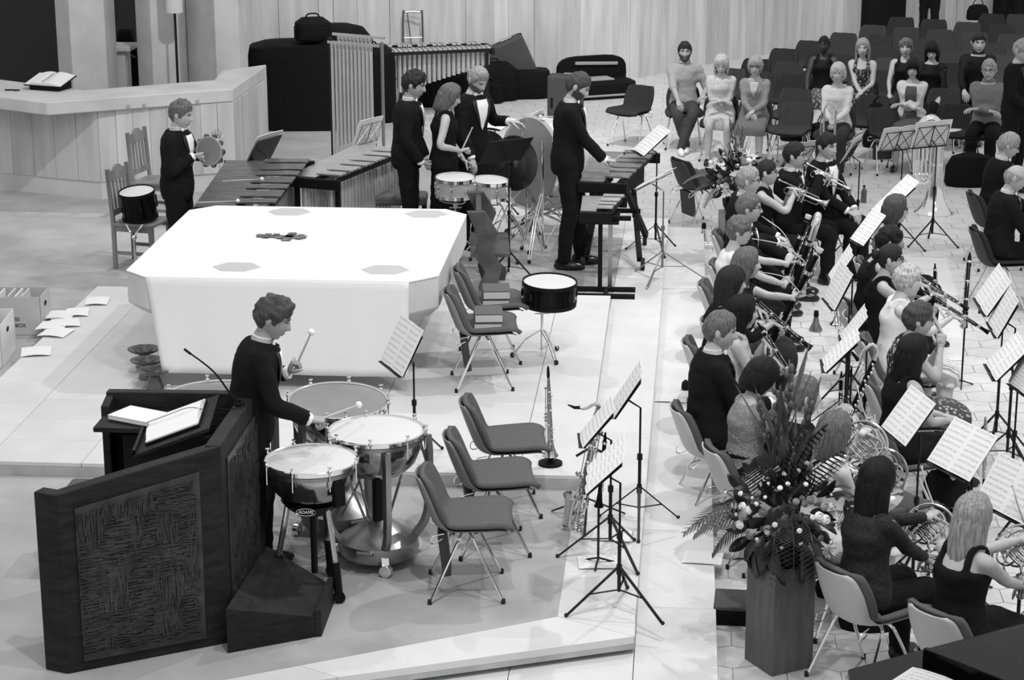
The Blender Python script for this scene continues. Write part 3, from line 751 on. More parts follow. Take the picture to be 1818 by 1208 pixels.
def wooden_chair(label, loc, rz):              # ladder-free vertical slats, scalloped crest; forward +Y
    r = thing('wooden_chair', label, 'chair', loc, rz)
    MB().box((0, 0, .44), (.44, .44, .03)).build('seat', 'chair_wood', r, 0, .006)
    for sx in (-1, 1):
        MB().bar((sx*.195, .195, 0), (sx*.195, .195, .43), .045, .045).build('leg', 'chair_wood', r, 0, .005)
        MB().tube([(sx*.2, -.2, 0), (sx*.2, -.2, .45), (sx*.2, -.235, .98)], .026, 4, hint=(1, 1, 0)).build('back_post', 'chair_wood', r, 0, .004)
        MB().bar((sx*.195, -.2, .16), (sx*.195, .195, .16), .025, .03).build('stretcher', 'chair_wood', r, 0)
        MB().bar((sx*.195, -.2, .40), (sx*.195, .195, .40), .025, .05).build('seat_rail', 'chair_wood', r, 0)
    MB().bar((-.195, .195, .2), (.195, .195, .2), .025, .03).build('stretcher', 'chair_wood', r, 0)
    for z, h in ((.55, .06),):
        MB().bar((-.19, -.205, z), (.19, -.205, z), .022, h).build('back_rail', 'chair_wood', r, 0)
    pts = [(-.18, .86), (.18, .86), (.18, .95), (.1, .95), (.06, .985), (0, 1.0), (-.06, .985), (-.1, .95), (-.18, .95)]
    b = MB(); b.add([(x, -.228+dy-.07*(z-.86), z) for dy in (-.011, .011) for x, z in pts], [tuple(range(9))[::-1], tuple(range(9, 18))]+[(i, (i+1) % 9, 9+(i+1) % 9, 9+i) for i in range(9)])
    b.build('crest_rail', 'chair_wood', r, 0)
    for x in (-.11, -.037, .037, .11): MB().bar((x, -.207, .57), (x, -.228, .88), .035, .012, (0, 1, 0)).build('slat', 'chair_wood', r, 0)
    return r

def sheet(label, c, e, u, w_, h, pages=2, m='staves', name='sheet_music', group=None, curl=.012):
    """c bottom centre, e along the bottom edge, u up the page"""
    e, u = V(e).normalized(), V(u).normalized(); n = e.cross(u).normalized()
    if n.z < 0: n = -n
    me = bpy.data.meshes.new(name); vs = []; fs = []; uvs = []; NX, NY = 4*pages, 4
    for i in range(NY+1):
        for j in range(NX+1):
            s, t = j/NX, i/NY; fr = (s*pages) % 1
            bulge = curl*sin(pi*fr)+curl*.5*t*abs(s*2-1)
            vs.append(e*(s-.5)*w_+u*t*h+n*(.006+bulge)); uvs.append((s*pages/2, t))
    for i in range(NY):
        for j in range(NX): fs.append((i*(NX+1)+j, i*(NX+1)+j+1, (i+1)*(NX+1)+j+1, (i+1)*(NX+1)+j))
    k = len(vs); vs2 = vs+[p-n*.004 for p in vs]; N_ = NX+1
    bd = list(range(N_))+[i*N_+NX for i in range(1, NY+1)]+[NY*N_+j for j in range(NX-1, -1, -1)]+[i*N_ for i in range(NY-1, 0, -1)]
    fs2 = fs+[tuple(q+k for q in f[::-1]) for f in fs]+[(bd[(i+1) % len(bd)], bd[i], bd[i]+k, bd[(i+1) % len(bd)]+k) for i in range(len(bd))]
    me.from_pydata(vs2, [], fs2); me.materials.append(MAT[m]); ul = me.uv_layers.new(name='UVMap')
    for lp in me.loops: ul.data[lp.index].uv = uvs[lp.vertex_index % k]
    me.shade_smooth(); me.set_sharp_from_angle(angle=R(50))
    o = bpy.data.objects.new(name, me); COL.objects.link(o); o.location = c
    return tag(o, label, 'sheet music', group)

def music_stand(label, X, Y, Z, hd, tilt, w_=.48, h=.33, kind='solid', floor_z=ZF, sheets=None, pages=2, m='black_metal', legs=.3, spin=0, sw=None, sh=None):
    """desk bottom edge centred at X, Y, Z; hd heading of the bottom edge as the reader sees it left to right"""
    ph, ta = R(hd), R(tilt); e = V((cos(ph), sin(ph), 0)); f = V((-sin(ph), cos(ph), 0)); u = f*sin(ta)+V((0, 0, cos(ta))); n = e.cross(u).normalized()
    c = V((X, Y, Z)); base = c+f*(.10+.12*sin(ta)); base.z = floor_z
    r = thing('music_stand', label, 'music stand', base)
    def L(p): return V(p)-base
    back = n if n.dot(f) > 0 else -n
    b = MB(); W2 = w_/2+.01 if not sheets else w_/2-.02; h0 = h; h = h if not sheets else h*.88
    if kind == 'solid':
        q = [c-e*W2, c+e*W2, c+e*(W2-.0)+u*h, c-e*W2+u*h]
        b.add([L(p)+back*.004 for p in q]+[L(p)+back*.010 for p in q], [(0, 1, 2, 3), (7, 6, 5, 4), (0, 4, 5, 1), (1, 5, 6, 2), (2, 6, 7, 3), (3, 7, 4, 0)]); dk_ = b.build('desk', m, r, 0)
    else:
        b.tube([L(c-e*W2), L(c+e*W2)], .006, 5); b.tube([L(c-e*W2*.9+u*h*.95), L(c+e*W2*.9+u*h*.95)], .005, 5); b.tube([L(c), L(c+u*h)], .006, 5)
        for s in (-1, 1):
            b.tube([L(c), L(c+e*s*W2*.5+u*h*.5), L(c+e*s*W2*.9+u*h*.95)], .004, 5); b.tube([L(c+e*s*W2), L(c+e*s*W2*.5+u*h*.5), L(c+u*h*.95)], .004, 5); b.tube([L(c+e*s*W2), L(c+e*s*W2*.9+u*h*.95)], .004, 5)
        for p in (b.v,): b.v = [q+back*.008 for q in b.v]
        dk_ = b.build('desk', m, r)
    MB().bar(L(c-e*W2-f*.012), L(c+e*W2-f*.012), .035, .006).build('ledge', m, dk_, 0)
    hub = V((0, 0, .0)); top = L(c+u*h*.35+back*.02); zt = top.z
    lp_ = MB().tube([(0, 0, .12), (0, 0, (zt)*.55)], .011, 8).build('lower_pole', m, r)
    MB().tube([(0, 0, zt*.5), (0, 0, zt-.06), top], .007, 8).build('upper_pole', m, r)
    MB().lathe([(.001, -.02), (.018, -.02), (.018, .02), (.001, .02)], 8, Mx.Translation((0, 0, zt*.55))).build('clamp', m, lp_)
    MB().lathe([(.001, -.03), (.017, -.03), (.017, .03), (.001, .03)], 8, Mx.Translation((0, 0, .26))).build('leg_collar', m, r)
    for k in range(3):
        a = spin+ph+k*2*pi/3
        b = MB(); b.bar((cos(a)*.012, sin(a)*.012, .27), (cos(a)*legs, sin(a)*legs, .008), .018, .008); b.bar((cos(a)*.012, sin(a)*.012, .13), (cos(a)*legs*.55, sin(a)*legs*.55, .125), .012, .005)
        b.ell((cos(a)*legs, sin(a)*legs, .012), .013, 6, 5); b.build('leg', m, r, 30)
    for i, sl in enumerate(sheets or []):
        sheet(sl, c-f*.004+u*.005-back*.002, e, u, sw or w_, sh or h0, pages)
    return r

def tripod(r, h, spread, m, n=3, z0=.0, rad=.011, spin=0, feet='rubber'):
    MB().tube([(0, 0, .05), (0, 0, h)], rad, 8).build('pole', m, r)
    for k in range(n):
        a = spin+k*2*pi/n; b = MB()
        for dx in (-.012, .012):
            o_ = V((-sin(a)*dx, cos(a)*dx, 0)); b.tube([V((cos(a)*.01, sin(a)*.01, h*.55))+o_, V((cos(a)*spread*.55, sin(a)*spread*.55, h*.36))+o_, V((cos(a)*spread, sin(a)*spread, .012))+o_], .0055, 5)
        b.tube([(cos(a)*.01, sin(a)*.01, .07), (cos(a)*spread*.55, sin(a)*spread*.55, h*.36)], .005, 5)
        b.build('leg', m, r); MB().ell((cos(a)*spread, sin(a)*spread, .02), (.02, .02, .022), 8, 5).build('foot', feet, r)

def drum(label, name, M, rad, h, shellm, headm, hoopm='chrome', lugs=8, cat='drum', lugm='chrome', stripe=None):
    r = thing(name, label, cat, M=M)
    MB().lathe([(rad*.96, -h/2), (rad, -h/2), (rad, h/2), (rad*.96, h/2)], 36).build('shell', shellm, r)
    MB().lathe([(.0005, h/2+.008), (rad*.9, h/2+.008), (rad*.985, h/2+.004), (rad*.985, h/2-.01)], 36).build('drum_head', headm, r, 60)
    MB().lathe([(.0005, -h/2-.004), (rad*.985, -h/2-.004), (rad*.985, -h/2+.01)], 36).build('bottom_head', headm, r, 60)
    for z in (1, -1):
        MB().lathe([(rad*1.0, z*h/2-.016), (rad*1.035, z*h/2-.016), (rad*1.035, z*h/2+.016), (rad*1.0, z*h/2+.016), (rad*1.0, z*h/2-.016)], 36).build('hoop', hoopm, r)
    for k in range(lugs):
        a = 2*pi*(k+.5)/lugs; x, y = cos(a), sin(a); b = MB()
        b.tube([(x*rad*1.03, y*rad*1.03, -h/2-.005), (x*rad*1.03, y*rad*1.03, h/2+.012)], .0035, 5); b.ell((x*rad*1.02, y*rad*1.02, 0), (.013, .013, min(.035, h*.3)), 7, 6); b.build('lug', lugm, r)
    MB().box((rad*1.02*cos(.2), rad*1.02*sin(.2), 0), (.03, .03, h*.5), Mx.Rotation(.2, 3, 'Z')).build('strainer', lugm, r, 0, .004)
    return r

def drum_stand(label, loc, h, spread=.3, m='chrome', basket=.15, spin=.3):
    r = thing('drum_stand', label, 'drum stand', loc); tripod(r, h-.05, spread, m, spin=spin)
    b = MB()
    for k in range(3):
        a = spin+1+k*2*pi/3; b.tube([(0, 0, h-.06), (cos(a)*basket*.7, sin(a)*basket*.7, h-.045), (cos(a)*basket, sin(a)*basket, h-.02), (cos(a)*basket, sin(a)*basket, h+.02)], .006, 5)
    b.ell((0, 0, h-.07), .025, 8, 6); b.tube([(-.06, 0, h-.1), (.06, .02, h-.1)], .006, 5); b.build('basket', m, r); return r

def timpano(label, loc, rad, zh, headm, kind, rz=0, tilt=0.0, logo=None):
    r = thing('kettle_drum', label, 'timpani', loc, rz); H = zh-loc[2]; k = thing('t', '', 'x'); bpy.data.objects.remove(k)
    tm = Mx.Translation((0, 0, H)) @ Mx.Rotation(tilt, 4, 'X')
    def lat(prof, name, m, sm=40, n=40): return MB().lathe(prof, n, tm).build(name, m, r, sm)
    d = rad*1.02
    lat([(.02, -d), (rad*.35, -d*.97), (rad*.62, -d*.86), (rad*.82, -d*.66), (rad*.93, -d*.4), (rad*.97, -.09), (rad*.985, -.04)], 'bowl', 'copper', 180)
    lat([(rad*.985, -.05), (rad*1.01, -.05), (rad*1.01, -.025), (rad*.985, -.025)], 'rim_band', 'steel')
    lat([(.0005, .004), (rad*.9, .004), (rad*.985, 0), (rad*.99, -.02)], 'drum_head', headm, 60)
    lat([(rad*.985, -.018), (rad*1.04, -.018), (rad*1.045, .006), (rad*1.02, .012), (rad*.985, .006), (rad*.985, -.018)], 'counter_hoop', 'chrome', 50)
    for i in range(8):
        a = 2*pi*i/8+.2; b = MB(); p = V((rad*1.05*cos(a), rad*1.05*sin(a), 0)); b.T = tm
        b.tube([p+V((0, 0, .035)), p-V((0, 0, .11))], .005, 6); b.ell(p+V((0, 0, .012)), (.014, .014, .012), 8, 5); b.tube([p+V((-.012, 0, .04)), p+V((.012, 0, .04))], .006, 5); b.build('tension_rod', 'chrome', r)
    if kind == 'portable':
        for i in range(3):
            a = 2*pi*i/3-pi/2+.45
            b = MB(); b.bar((rad*.95*cos(a), rad*.95*sin(a), H-.06), (rad*.98*cos(a), rad*.98*sin(a), H-.22), .075, .04, (cos(a), sin(a), 0)); b.build('bracket', 'black', r, 0, .006)
            b = MB(); b.tube([(rad*.55*cos(a), rad*.55*sin(a), H-rad*1.0), (rad*.82*cos(a), rad*.82*sin(a), .19)], .018, 8); b.build('leg', 'chrome', r)
            b = MB(); b.tube([(rad*.78*cos(a), rad*.78*sin(a), .25), (rad*.88*cos(a), rad*.88*sin(a), .06)], .026, 8); b.lathe([(.001, -.016), (.035, -.016), (.035, .016), (.001, .016)], 12, Mx.Translation((rad*.9*cos(a), rad*.9*sin(a), .036)) @ Mx.Rotation(pi/2, 4, 'X')); b.build('caster', 'black', r)
        b = MB(); n = 24; rows = []
        for z, q in ((-d*.88, .70), (-d*1.02, .58), (-d*1.16, .40)): rows.append([(rad*q*cos(2*pi*j/n), rad*q*sin(2*pi*j/n), H+z) for j in range(n)])
        b.loft([[V(p) for p in q] for q in rows]); b.build('cradle', 'black_metal', r)
        MB().tube([(0, 0, H-d*1.1), (0, 0, .12)], .02, 8).build('pedal_rod', 'black_metal', r)
        if logo:
            Mp = Mx.Rotation(R(logo[1]), 4, 'Z') @ Mx.Translation((0, -rad*.70, H-d*.95)) @ Mx.Rotation(R(62), 4, 'X')
            pl = MB().loft([[V((.062*cos(a)*s, .026*sin(a)*s, z)) for a in [2*pi*i/24 for i in range(24)]] for s, z in ((1, -.01), (1, .006), (.92, .008))]).build('name_plate', 'black', r); pl.matrix_local = Mp
            rg = MB().tube([(.058*cos(2*pi*i/24), .022*sin(2*pi*i/24), .009) for i in range(24)], .002, 5, closed=True).build('plate_border', 'chrome', pl)
            text(logo[0], .027, 'paper', pl, Mx.Translation((0, 0, .009)))
    else:
        for i in range(4):
            a = 2*pi*i/4+.5
            b = MB(); b.tube(cr([(rad*1.1*cos(a), rad*1.1*sin(a), H-.05), (rad*1.13*cos(a), rad*1.13*sin(a), H-.2), (rad*1.08*cos(a), rad*1.08*sin(a), H*.35), (rad*.8*cos(a), rad*.8*sin(a), .16), (rad*.62*cos(a), rad*.62*sin(a), .14)], 4), .028, 4, flat=.6); b.build('strut', 'steel', r)
            b = MB(); b.tube([(rad*.2*cos(a+.5), rad*.2*sin(a+.5), .2), (rad*.75*cos(a+.5), rad*.75*sin(a+.5), H-rad*.95)], .008, 6); b.build('pull_rod', 'steel', r)
        MB().lathe([(.02, .28), (.1, .26), (.18, .2), (rad*.85, .16), (rad*.88, .1), (rad*.8, .06), (.05, .06)], 24).build('base', 'steel', r)
        MB().lathe([(.035, .2), (.035, H-rad*.98)], 12).build('column', 'black_metal', r)
        for i in range(3):
            a = 2*pi*i/3-1.1; b = MB(); c = V((rad*.95*cos(a), rad*.95*sin(a), .04)); b.lathe([(.001, -.02), (.04, -.02), (.04, .02), (.001, .02)], 14, Mx.Translation(c) @ Mx.Rotation(pi/2, 4, 'X') @ Mx.Rotation(.4*i, 4, 'Y')); b.bar(c+V((0, 0, .0)), c+V((-.05*cos(a), -.05*sin(a), .09)), .05, .03); b.build('caster', 'chrome', r, 30, .003)
        b = MB(); b.bar((0, -rad*.6, .1), (0, -rad*1.0, .16), .1, .02); b.build('pedal', 'steel', r, 0, .004)
    return r

def mallet_instrument(label, name, A, B, wa, wb, z, fz, nat, barm, resm=None, framem='black', legs=True, acc_side=1, cat='percussion', blen=1.0, resdepth=(.55, .2), leg_x=None):
    """bars laid across the line A -> B (ground plan), width wa at A and wb at B; acc_side +1 puts the upper row to the right of A->B"""
    A, B = V((A[0], A[1], 0)), V((B[0], B[1], 0)); L = (B-A).length; d = (B-A).normalized(); rt = V((d.y, -d.x, 0)); s = acc_side
    M = Mx(((rt.x, d.x, 0, A.x), (rt.y, d.y, 0, A.y), (0, 0, 1, fz), (0, 0, 0, 1))); r = thing(name, label, cat, M=M); H = z-fz
    pit = L/nat
    for i in range(nat):
        t = (i+.5)/nat; w_ = lerp(wa, wb, t)
        b = MB().box((-s*w_*.24, L*t, H-.01), (w_*.54, pit*.84, .02)); b.build('bar', barm, r, 0, .003)
        if i % 7 not in (2, 6) and i < nat-1:
            b = MB().box((s*w_*.25, L*t+pit*.5, H+.02), (w_*.50, pit*.8, .02)); b.build('bar', barm, r, 0, .003)
    for q, x0, x1 in (('rail', -.44, -.44), ('rail', -.06, -.06), ('rail', .06, .06), ('rail', .47, .47)):
        zz = H-.045 if x0*s < 0 else H-.02
        x0 *= s if False else 1
        MB().bar((x0*wa, 0, zz-.0), (x1*wb, L, zz), .03, .04).build('rail', framem, r, 0)
    for y, w_ in ((-.02, wa), (L+.02, wb)):
        MB().box((0, y, H-.06), (w_*1.08, .05, .10)).build('end_block', framem, r, 0, .006)
    if resm:
        for row, x in ((-1, -s*.24), (1, s*.27)):
            b = MB()
            for i in range(nat):
                t = (i+.5)/nat
                if row == 1:
                    t = (i+1)/nat
                    if t > .99: continue
                w_ = lerp(wa, wb, t); dep = lerp(resdepth[0], resdepth[1], t); rr = pit*.42
                MB().tube([(x*w_, L*t, H-.05), (x*w_, L*t, H-.05-dep)], rr, 10).build('resonator', resm, r)
    if legs:
        for y, w_ in ((.06, wa), (L-.06, wb)):
            for sx in (-1, 1):
                MB().bar((sx*w_*.42, y, H-.08), (sx*w_*.42, y, .06), .045, .045).build('leg', framem, r, 0, .004)
                MB().lathe([(.001, -.016), (.032, -.016), (.032, .016), (.001, .016)], 12, Mx.Translation((sx*w_*.42, y, .033)) @ Mx.Rotation(pi/2, 4, 'Y')).build('caster', 'rubber', r)
            MB().bar((-w_*.42, y, .2), (w_*.42, y, .2), .03, .05).build('cross_bar', framem, r, 0)
    return r

def stick(label, a, b, r0=.0065, tip=None, tipm='felt', name='mallet', m='wood_stick', cat='mallet', group=None):
    M = aim(a, b); L = (V(b)-V(a)).length; r = thing(name, label, cat, M=M, group=group)
    MB().tube([(0, 0, 0), (0, 0, L*.7), (0, 0, L)], [r0, r0*.9, r0*.55], 7).build('shaft', m, r)
    if tip: MB().ell((0, 0, L), (tip, tip, tip*.9), 12, 8).build('head', tipm, r)
    else: MB().ell((0, 0, L), (r0*.9, r0*.9, r0*1.6), 8, 6).build('tip', m, r)
    return r

def woodwind(label, a, b, name='clarinet', rad=.0125, bell=.03, m='black_gloss', km='silver', mouth=.07, nk=12, cat=None):
    """straight woodwind with its mouthpiece at a and its bell end at b"""
    M = aim(a, b); L = (V(b)-V(a)).length; r = thing(name, label, cat or name, M=M)
    MB().lathe([(.001, 0), (.005, 0), (rad*.8, mouth*.6), (rad*.9, mouth), (.001, mouth)], 10).build('mouthpiece', 'black_gloss' if name != 'flute' else km, r)
    MB().lathe([(.001, mouth), (rad, mouth), (rad*1.02, L*.6), (rad*1.15, L-.09), (lerp(rad, bell, .35), L-.04), (bell, L), (bell*.8, L), (rad*.6, L-.05)], 12).build('body', m, r, 60)
    for t in (.12, .38, .62, .84): MB().lathe([(rad*1.2, L*t), (rad*1.25, L*t+.004), (rad*1.25, L*t+.014), (rad*1.1, L*t+.018)], 12).build('ring', km, r)
    b = MB(); rs = random.Random(label)
    for i in range(nk):
        z = lerp(mouth+.05, L-.10, i/(nk-1)); a_ = rs.choice((0, .5, -.5, 1.6, -1.6)); x, y = cos(a_)*rad*1.35, sin(a_)*rad*1.35
        b.ell((x, y, z), (.008, .008, .006), 7, 5); b.tube([(x, y, z), (x*1.1, y*1.1, z+.03)], .0022, 5)
    for a_ in (.25, -.9, 2.2): b.tube([(cos(a_)*rad*1.45, sin(a_)*rad*1.45, L*.2), (cos(a_)*rad*1.45, sin(a_)*rad*1.45, L*.8)], .0022, 5)
    b.build('keys', km, r); return r

def bassoon(label, lo, hi, mouth, side=(0, -1, 0)):
    M = aim(lo, hi); L = (V(hi)-V(lo)).length; r = thing('bassoon', label, 'bassoon', M=M); Mi = M.inverted()
    MB().tube([(0, 0, .05), (0, 0, L*.93)], [.026, .021], 12).build('long_joint', 'black_gloss', r)
    MB().tube([(.045, 0, .05), (.042, 0, L*.55)], [.024, .016], 12).build('wing_joint', 'black_gloss', r)
    MB().lathe([(.001, 0), (.03, 0), (.032, .07), (.001, .07)], 12, Mx.Translation((.022, 0, 0)) @ Mx.Scale(1.7, 4, (1, 0, 0))).build('boot_cap', 'silver', r)
    MB().lathe([(.021, L*.96), (.027, L*.97), (.028, L*.99), (.028, L), (.022, L), (.018, L*.98)], 16).build('bell_ring', 'drumhead', r)
    for t in (.3, .55, .75): MB().lathe([(.024, L*t), (.029, L*t), (.029, L*t+.03), (.024, L*t+.03)], 12).build('ring', 'silver', r)
    b = MB()
    for i in range(14):
        z = L*(.12+.055*i); b.ell((.02+.03*(i % 2), -.028, z), (.012, .007, .014), 7, 5); b.tube([(.02, -.03, z), (.02, -.03, z+.06)], .003, 5)
    b.build('keys', 'silver', r)
    m_ = Mi @ V(mouth); p0 = V((.043, 0, L*.55)); p1 = p0+V((.01, 0, .05)); MB().tube(cr([p0, p1, p1.lerp(m_, .45)+V((.0, .0, .05)), m_], 6), [.006, .0055, .005, .0035], 7).build('bocal', 'silver', r)
    return r

def trumpet(label, a, b, up=(0, 0, 1)):
    x, y, d = frame(V(b)-V(a), up); M = Mx(((x.x, y.x, d.x, a[0]), (x.y, y.y, d.y, a[1]), (x.z, y.z, d.z, a[2]), (0, 0, 0, 1))); r = thing('trumpet', label, 'trumpet', M=M); L = (V(b)-V(a)).length
    MB().lathe([(.012, 0), (.013, .004), (.005, .03), (.006, .08)], 12).build('mouthpiece', 'silver', r)
    b = MB(); b.tube([(0, 0, .08), (0, 0, L*.80)], .006, 7); b.tube([(0, 0, L*.80), (0, -.02, L*.84), (0, -.045, L*.85), (0, -.07, L*.82), (0, -.075, L*.76), (0, -.075, L*.5)], .006, 7)
    b.tube(cr([(.012, -.03, L*.22), (.012, -.055, L*.17), (.012, -.085, L*.19), (.012, -.09, L*.24), (.01, -.085, L*.6)], 4), .0065, 7); b.build('tubing', 'brass', r)
    MB().lathe([(.0065, L*.2), (.008, L*.6), (.013, L*.8), (.022, L*.9), (.04, L*.965), (.061, L), (.058, L), (.036, L*.96), (.01, L*.8)], 20, Mx.Translation((.012, -.03, 0))).build('bell', 'brass', r, 60)
    for i in range(3):
        z = L*(.40+.07*i); MB().tube([(.006, .02, z), (.006, -.11, z)], .0115, 9).build('valve', 'silver', r)
        MB().lathe([(.003, .02), (.003, .045), (.009, .045), (.009, .05), (.001, .05)], 8, Mx.Translation((.006, 0, z)) @ Mx.Rotation(-pi/2, 4, 'X')).build('valve_button', 'silver', r)
    return r

def horn(label, M):
    """coil in the XY plane, bell facing -Z and to the side, mouthpipe to +X"""
    r = thing('french_horn', label, 'french horn', M=M); b = MB()
    MB().tube([(.155*cos(t)*1.05, .155*sin(t), .012*sin(2*t)) for t in [2*pi*i/40 for i in range(40)]], .0085, 8, closed=True).build('outer_coil', 'brass', r)
    for k, (cx_, cy_, rx, ry) in enumerate(((.02, .03, .105, .09), (-.03, -.02, .10, .075), (.04, -.05, .07, .06), (-.05, .05, .06, .055), (.0, -.08, .06, .04))):
        MB().tube([(cx_+rx*cos(t), cy_+ry*sin(t), .01*(k-2)+.006*sin(3*t)) for t in [2*pi*i/28 for i in range(28)]], .007, 7, closed=True).build('inner_coil', 'brass', r)
    for i in range(4):
        MB().tube(cr([(-.045+.028*i, .05, .022), (-.045+.028*i, -.04, .03), (-.035+.028*i, -.052, .03), (-.032+.028*i, -.04, .03), (-.032+.028*i, .05, .022)], 3), .006, 7).build('valve_slide', 'silver', r)
        MB().lathe([(.001, -.02), (.017, -.02), (.017, .02), (.001, .022)], 12, Mx.Translation((-.05+.033*i, .075, .012))).build('valve', 'silver', r)
        MB().tube([(-.05+.033*i, .075, .03), (-.05+.033*i, .12, .035), (-.05+.033*i, .15, .03)], .0035, 6).build('lever', 'silver', r)
    MB().tube(cr([(.13, .08, .0), (.16, .14, .01), (.19, .2, .015), (.22, .25, .015)], 5), [.006, .005, .004], 7).build('mouthpipe', 'brass', r)
    MB().lathe([(.004, 0), (.006, .03), (.01, .05)], 10, aim((.22, .25, .015), (.245, .295, .016))).build('mouthpiece', 'silver', r)
    T = aim((-.10, -.10, -.01), (-.2, -.3, -.2)); MB().tube(cr([(.1, -.13, 0), (.0, -.165, -.005), (-.06, -.15, -.01), (-.10, -.10, -.01)], 4), [.01, .013, .017], 10).build('bell_throat', 'brass', r)
    MB().lathe([(.017, -.04), (.022, .06), (.035, .13), (.06, .19), (.10, .23), (.155, .25), (.15, .25), (.09, .222), (.05, .18), (.028, .1)], 28, T).build('bell', 'brass', r, 60)
    return r

def peg(label, x, y, fz, ztop):             # small tripod peg that an instrument stands on
    r = thing('instrument_peg', label, 'instrument stand', (x, y, fz)); MB().tube([(0, 0, .03), (0, 0, ztop-fz)], .008, 7).build('spike', 'black_metal', r)
    for k in range(3): a = k*2.09+.4; MB().bar((0, 0, .05), (cos(a)*.11, sin(a)*.11, .006), .012, .01).build('leg', 'black_metal', r, 0)

# ------------------------------------------------------------------ left side of the room
def poly(pts): return [(p[0], p[1]) for p in pts]
zt = 1.1
po = [G(-260, 140, zt), G(82, 182, zt), G(413, 158, zt), G(466, 122, zt)]; pin = [G(466, 122, zt)+V((-.02, .35, 0)), G(395, 125, zt), G(380, 142, zt), G(150, 160, zt)+V((0, .0, 0)), G(-260, 108, zt)]
b0 = G(180, 323, ZA); b1 = G(-160, 292, ZA)
par = struct(MB().prism(poly(po+pin), zt-.15, zt).build('wall_parapet', 'concrete_smooth', None, 0, .012))
MB().prism(poly([b1, b0, po[2]+V((.0, .012, 0)), po[3]]+pin[:3]+[b1+V((0, .5, 0))]), ZF, zt-.15).build('parapet_body', 'concrete_smooth', par, 0)
def strip(a, b, z0, z1, parent, n, m='concrete', th=.02):
    a, b = V((a[0], a[1], 0)), V((b[0], b[1], 0)); d = (b-a)/n; nr = V((d.y, -d.x, 0)).normalized()
    for i in range(n):
        p, q = a+d*i+d*.01, a+d*(i+1)-d*.01; o = nr*(th+rnd(-.004, .004))
        MB().prism(poly([p, q, q+o, p+o]), z0, z1).build('board_panel', m, parent, 0)
strip(b0, po[2], ZA, zt-.155, par, 8, th=.014); strip(po[2], po[3], ZA, zt-.155, par, 4, th=.014); strip(b1, b0, ZA, zt-.155, par, 9, th=.012)
for px, py in ((224, 182), (252, 181), (348, 173)):
    b = MB(); c = G(px, py-2, .98); t = (px-82)/(413-82); q = po[1].lerp(po[2], t); b.lathe([(.001, -.004), (.022, -.004), (.022, .012), (.001, .012)], 12, Mx.Translation((q.x, q.y-.004, .985)) @ Mx.Rotation(pi/2, 4, 'X')); b.build('tie_hole', 'joint', par)
# columns
def column(name, pts, back=.5):
    P = [GY(px, 150, y) for px, y in pts]; return struct(MB().prism(poly(P+[P[-1]+V((0, back, 0)), P[0]+V((0, back, 0))]), ZF, 7.5).build(name, 'concrete_smooth', None, 0, .01))
for pts in (((106, 26.6), (130, 26.1), (192, 26.3)), ((247, 26.7), (273, 26.3), (321, 26.5)), ((336, 26.9), (386, 26.2), (428, 26.5))): column('column', pts)
struct(MB().box((-11, 29.0, 3), (8.6, .2, 6.6)).build('wall_dark', 'dark_wall', None, 0))
p = GY(207, 150, 27.2); r = thing('stone_post', 'pale square stone post with a flat overhanging cap between the concrete columns', 'post', (p.x, p.y, ZF)); zc = GY(207, 88, 27.2).z-ZF
MB().box((0, 0, zc/2), (.34, .3, zc)).build('shaft', 'concrete_smooth', r, 0, .01); b = MB(); b.prism([(-.26, -.22), (.26, -.22), (.26, .22), (-.26, .22)], zc, zc+.07); b.build('cap', 'concrete_smooth', r, 0, .015)
p = GY(316, 150, 26.0); r = thing('standard_lamp', 'slim dark lamp post with a pale drum shade behind the parapet', 'lamp', (p.x, p.y, ZF)); z1 = GY(313, 22, 26).z-ZF
MB().tube([(0, 0, .02), (0, 0, z1+.1)], .017, 8).build('pole', 'black_metal', r); MB().lathe([(.001, 0), (.15, 0), (.15, .03), (.001, .04)], 20).build('base', 'black_metal', r); MB().lathe([(.10, z1), (.105, z1), (.105, z1+.5), (.10, z1+.5)], 20).build('shade', 'drumhead', r, 60)
p = GY(329, 150, 27.7); r = thing('altar_candlestick', 'polished metal candlestick beside the lamp post', 'candlestick', (p.x, p.y, ZF)); z1 = GY(329, 85, 27.7).z-ZF
MB().lathe([(.001, 0), (.1, 0), (.1, .03), (.02, .06), (.018, .5), (.035, .53), (.018, .56), (.015, z1-.1), (.04, z1-.06), (.04, z1), (.001, z1)], 16).build('stem', 'steel', r); MB().lathe([(.001, z1), (.022, z1), (.022, z1+.12), (.001, z1+.13)], 10).build('candle', 'shirt_white', r)
p = GY(228, 150, 27.6); r = thing('draped_chair', 'black draped tall chair back seen between stone post and column', 'chair', (p.x, p.y, ZF))
MB().loft([[V((.2*sx*w_, dy, z)) for sx, dy in ((-1, -.1), (1, -.1), (1, .1), (-1, .1))] for w_, z in ((1, 0), (.95, .9), (.8, 1.25), (.45, 1.45))]).build('drape', 'black', r, 60, .03); MB().tube(cr([(-.14, -.11, 1.1), (0, -.11, 1.16), (.14, -.11, 1.1)], 4), .012, 6).build('edge_cord', 'steel', r)
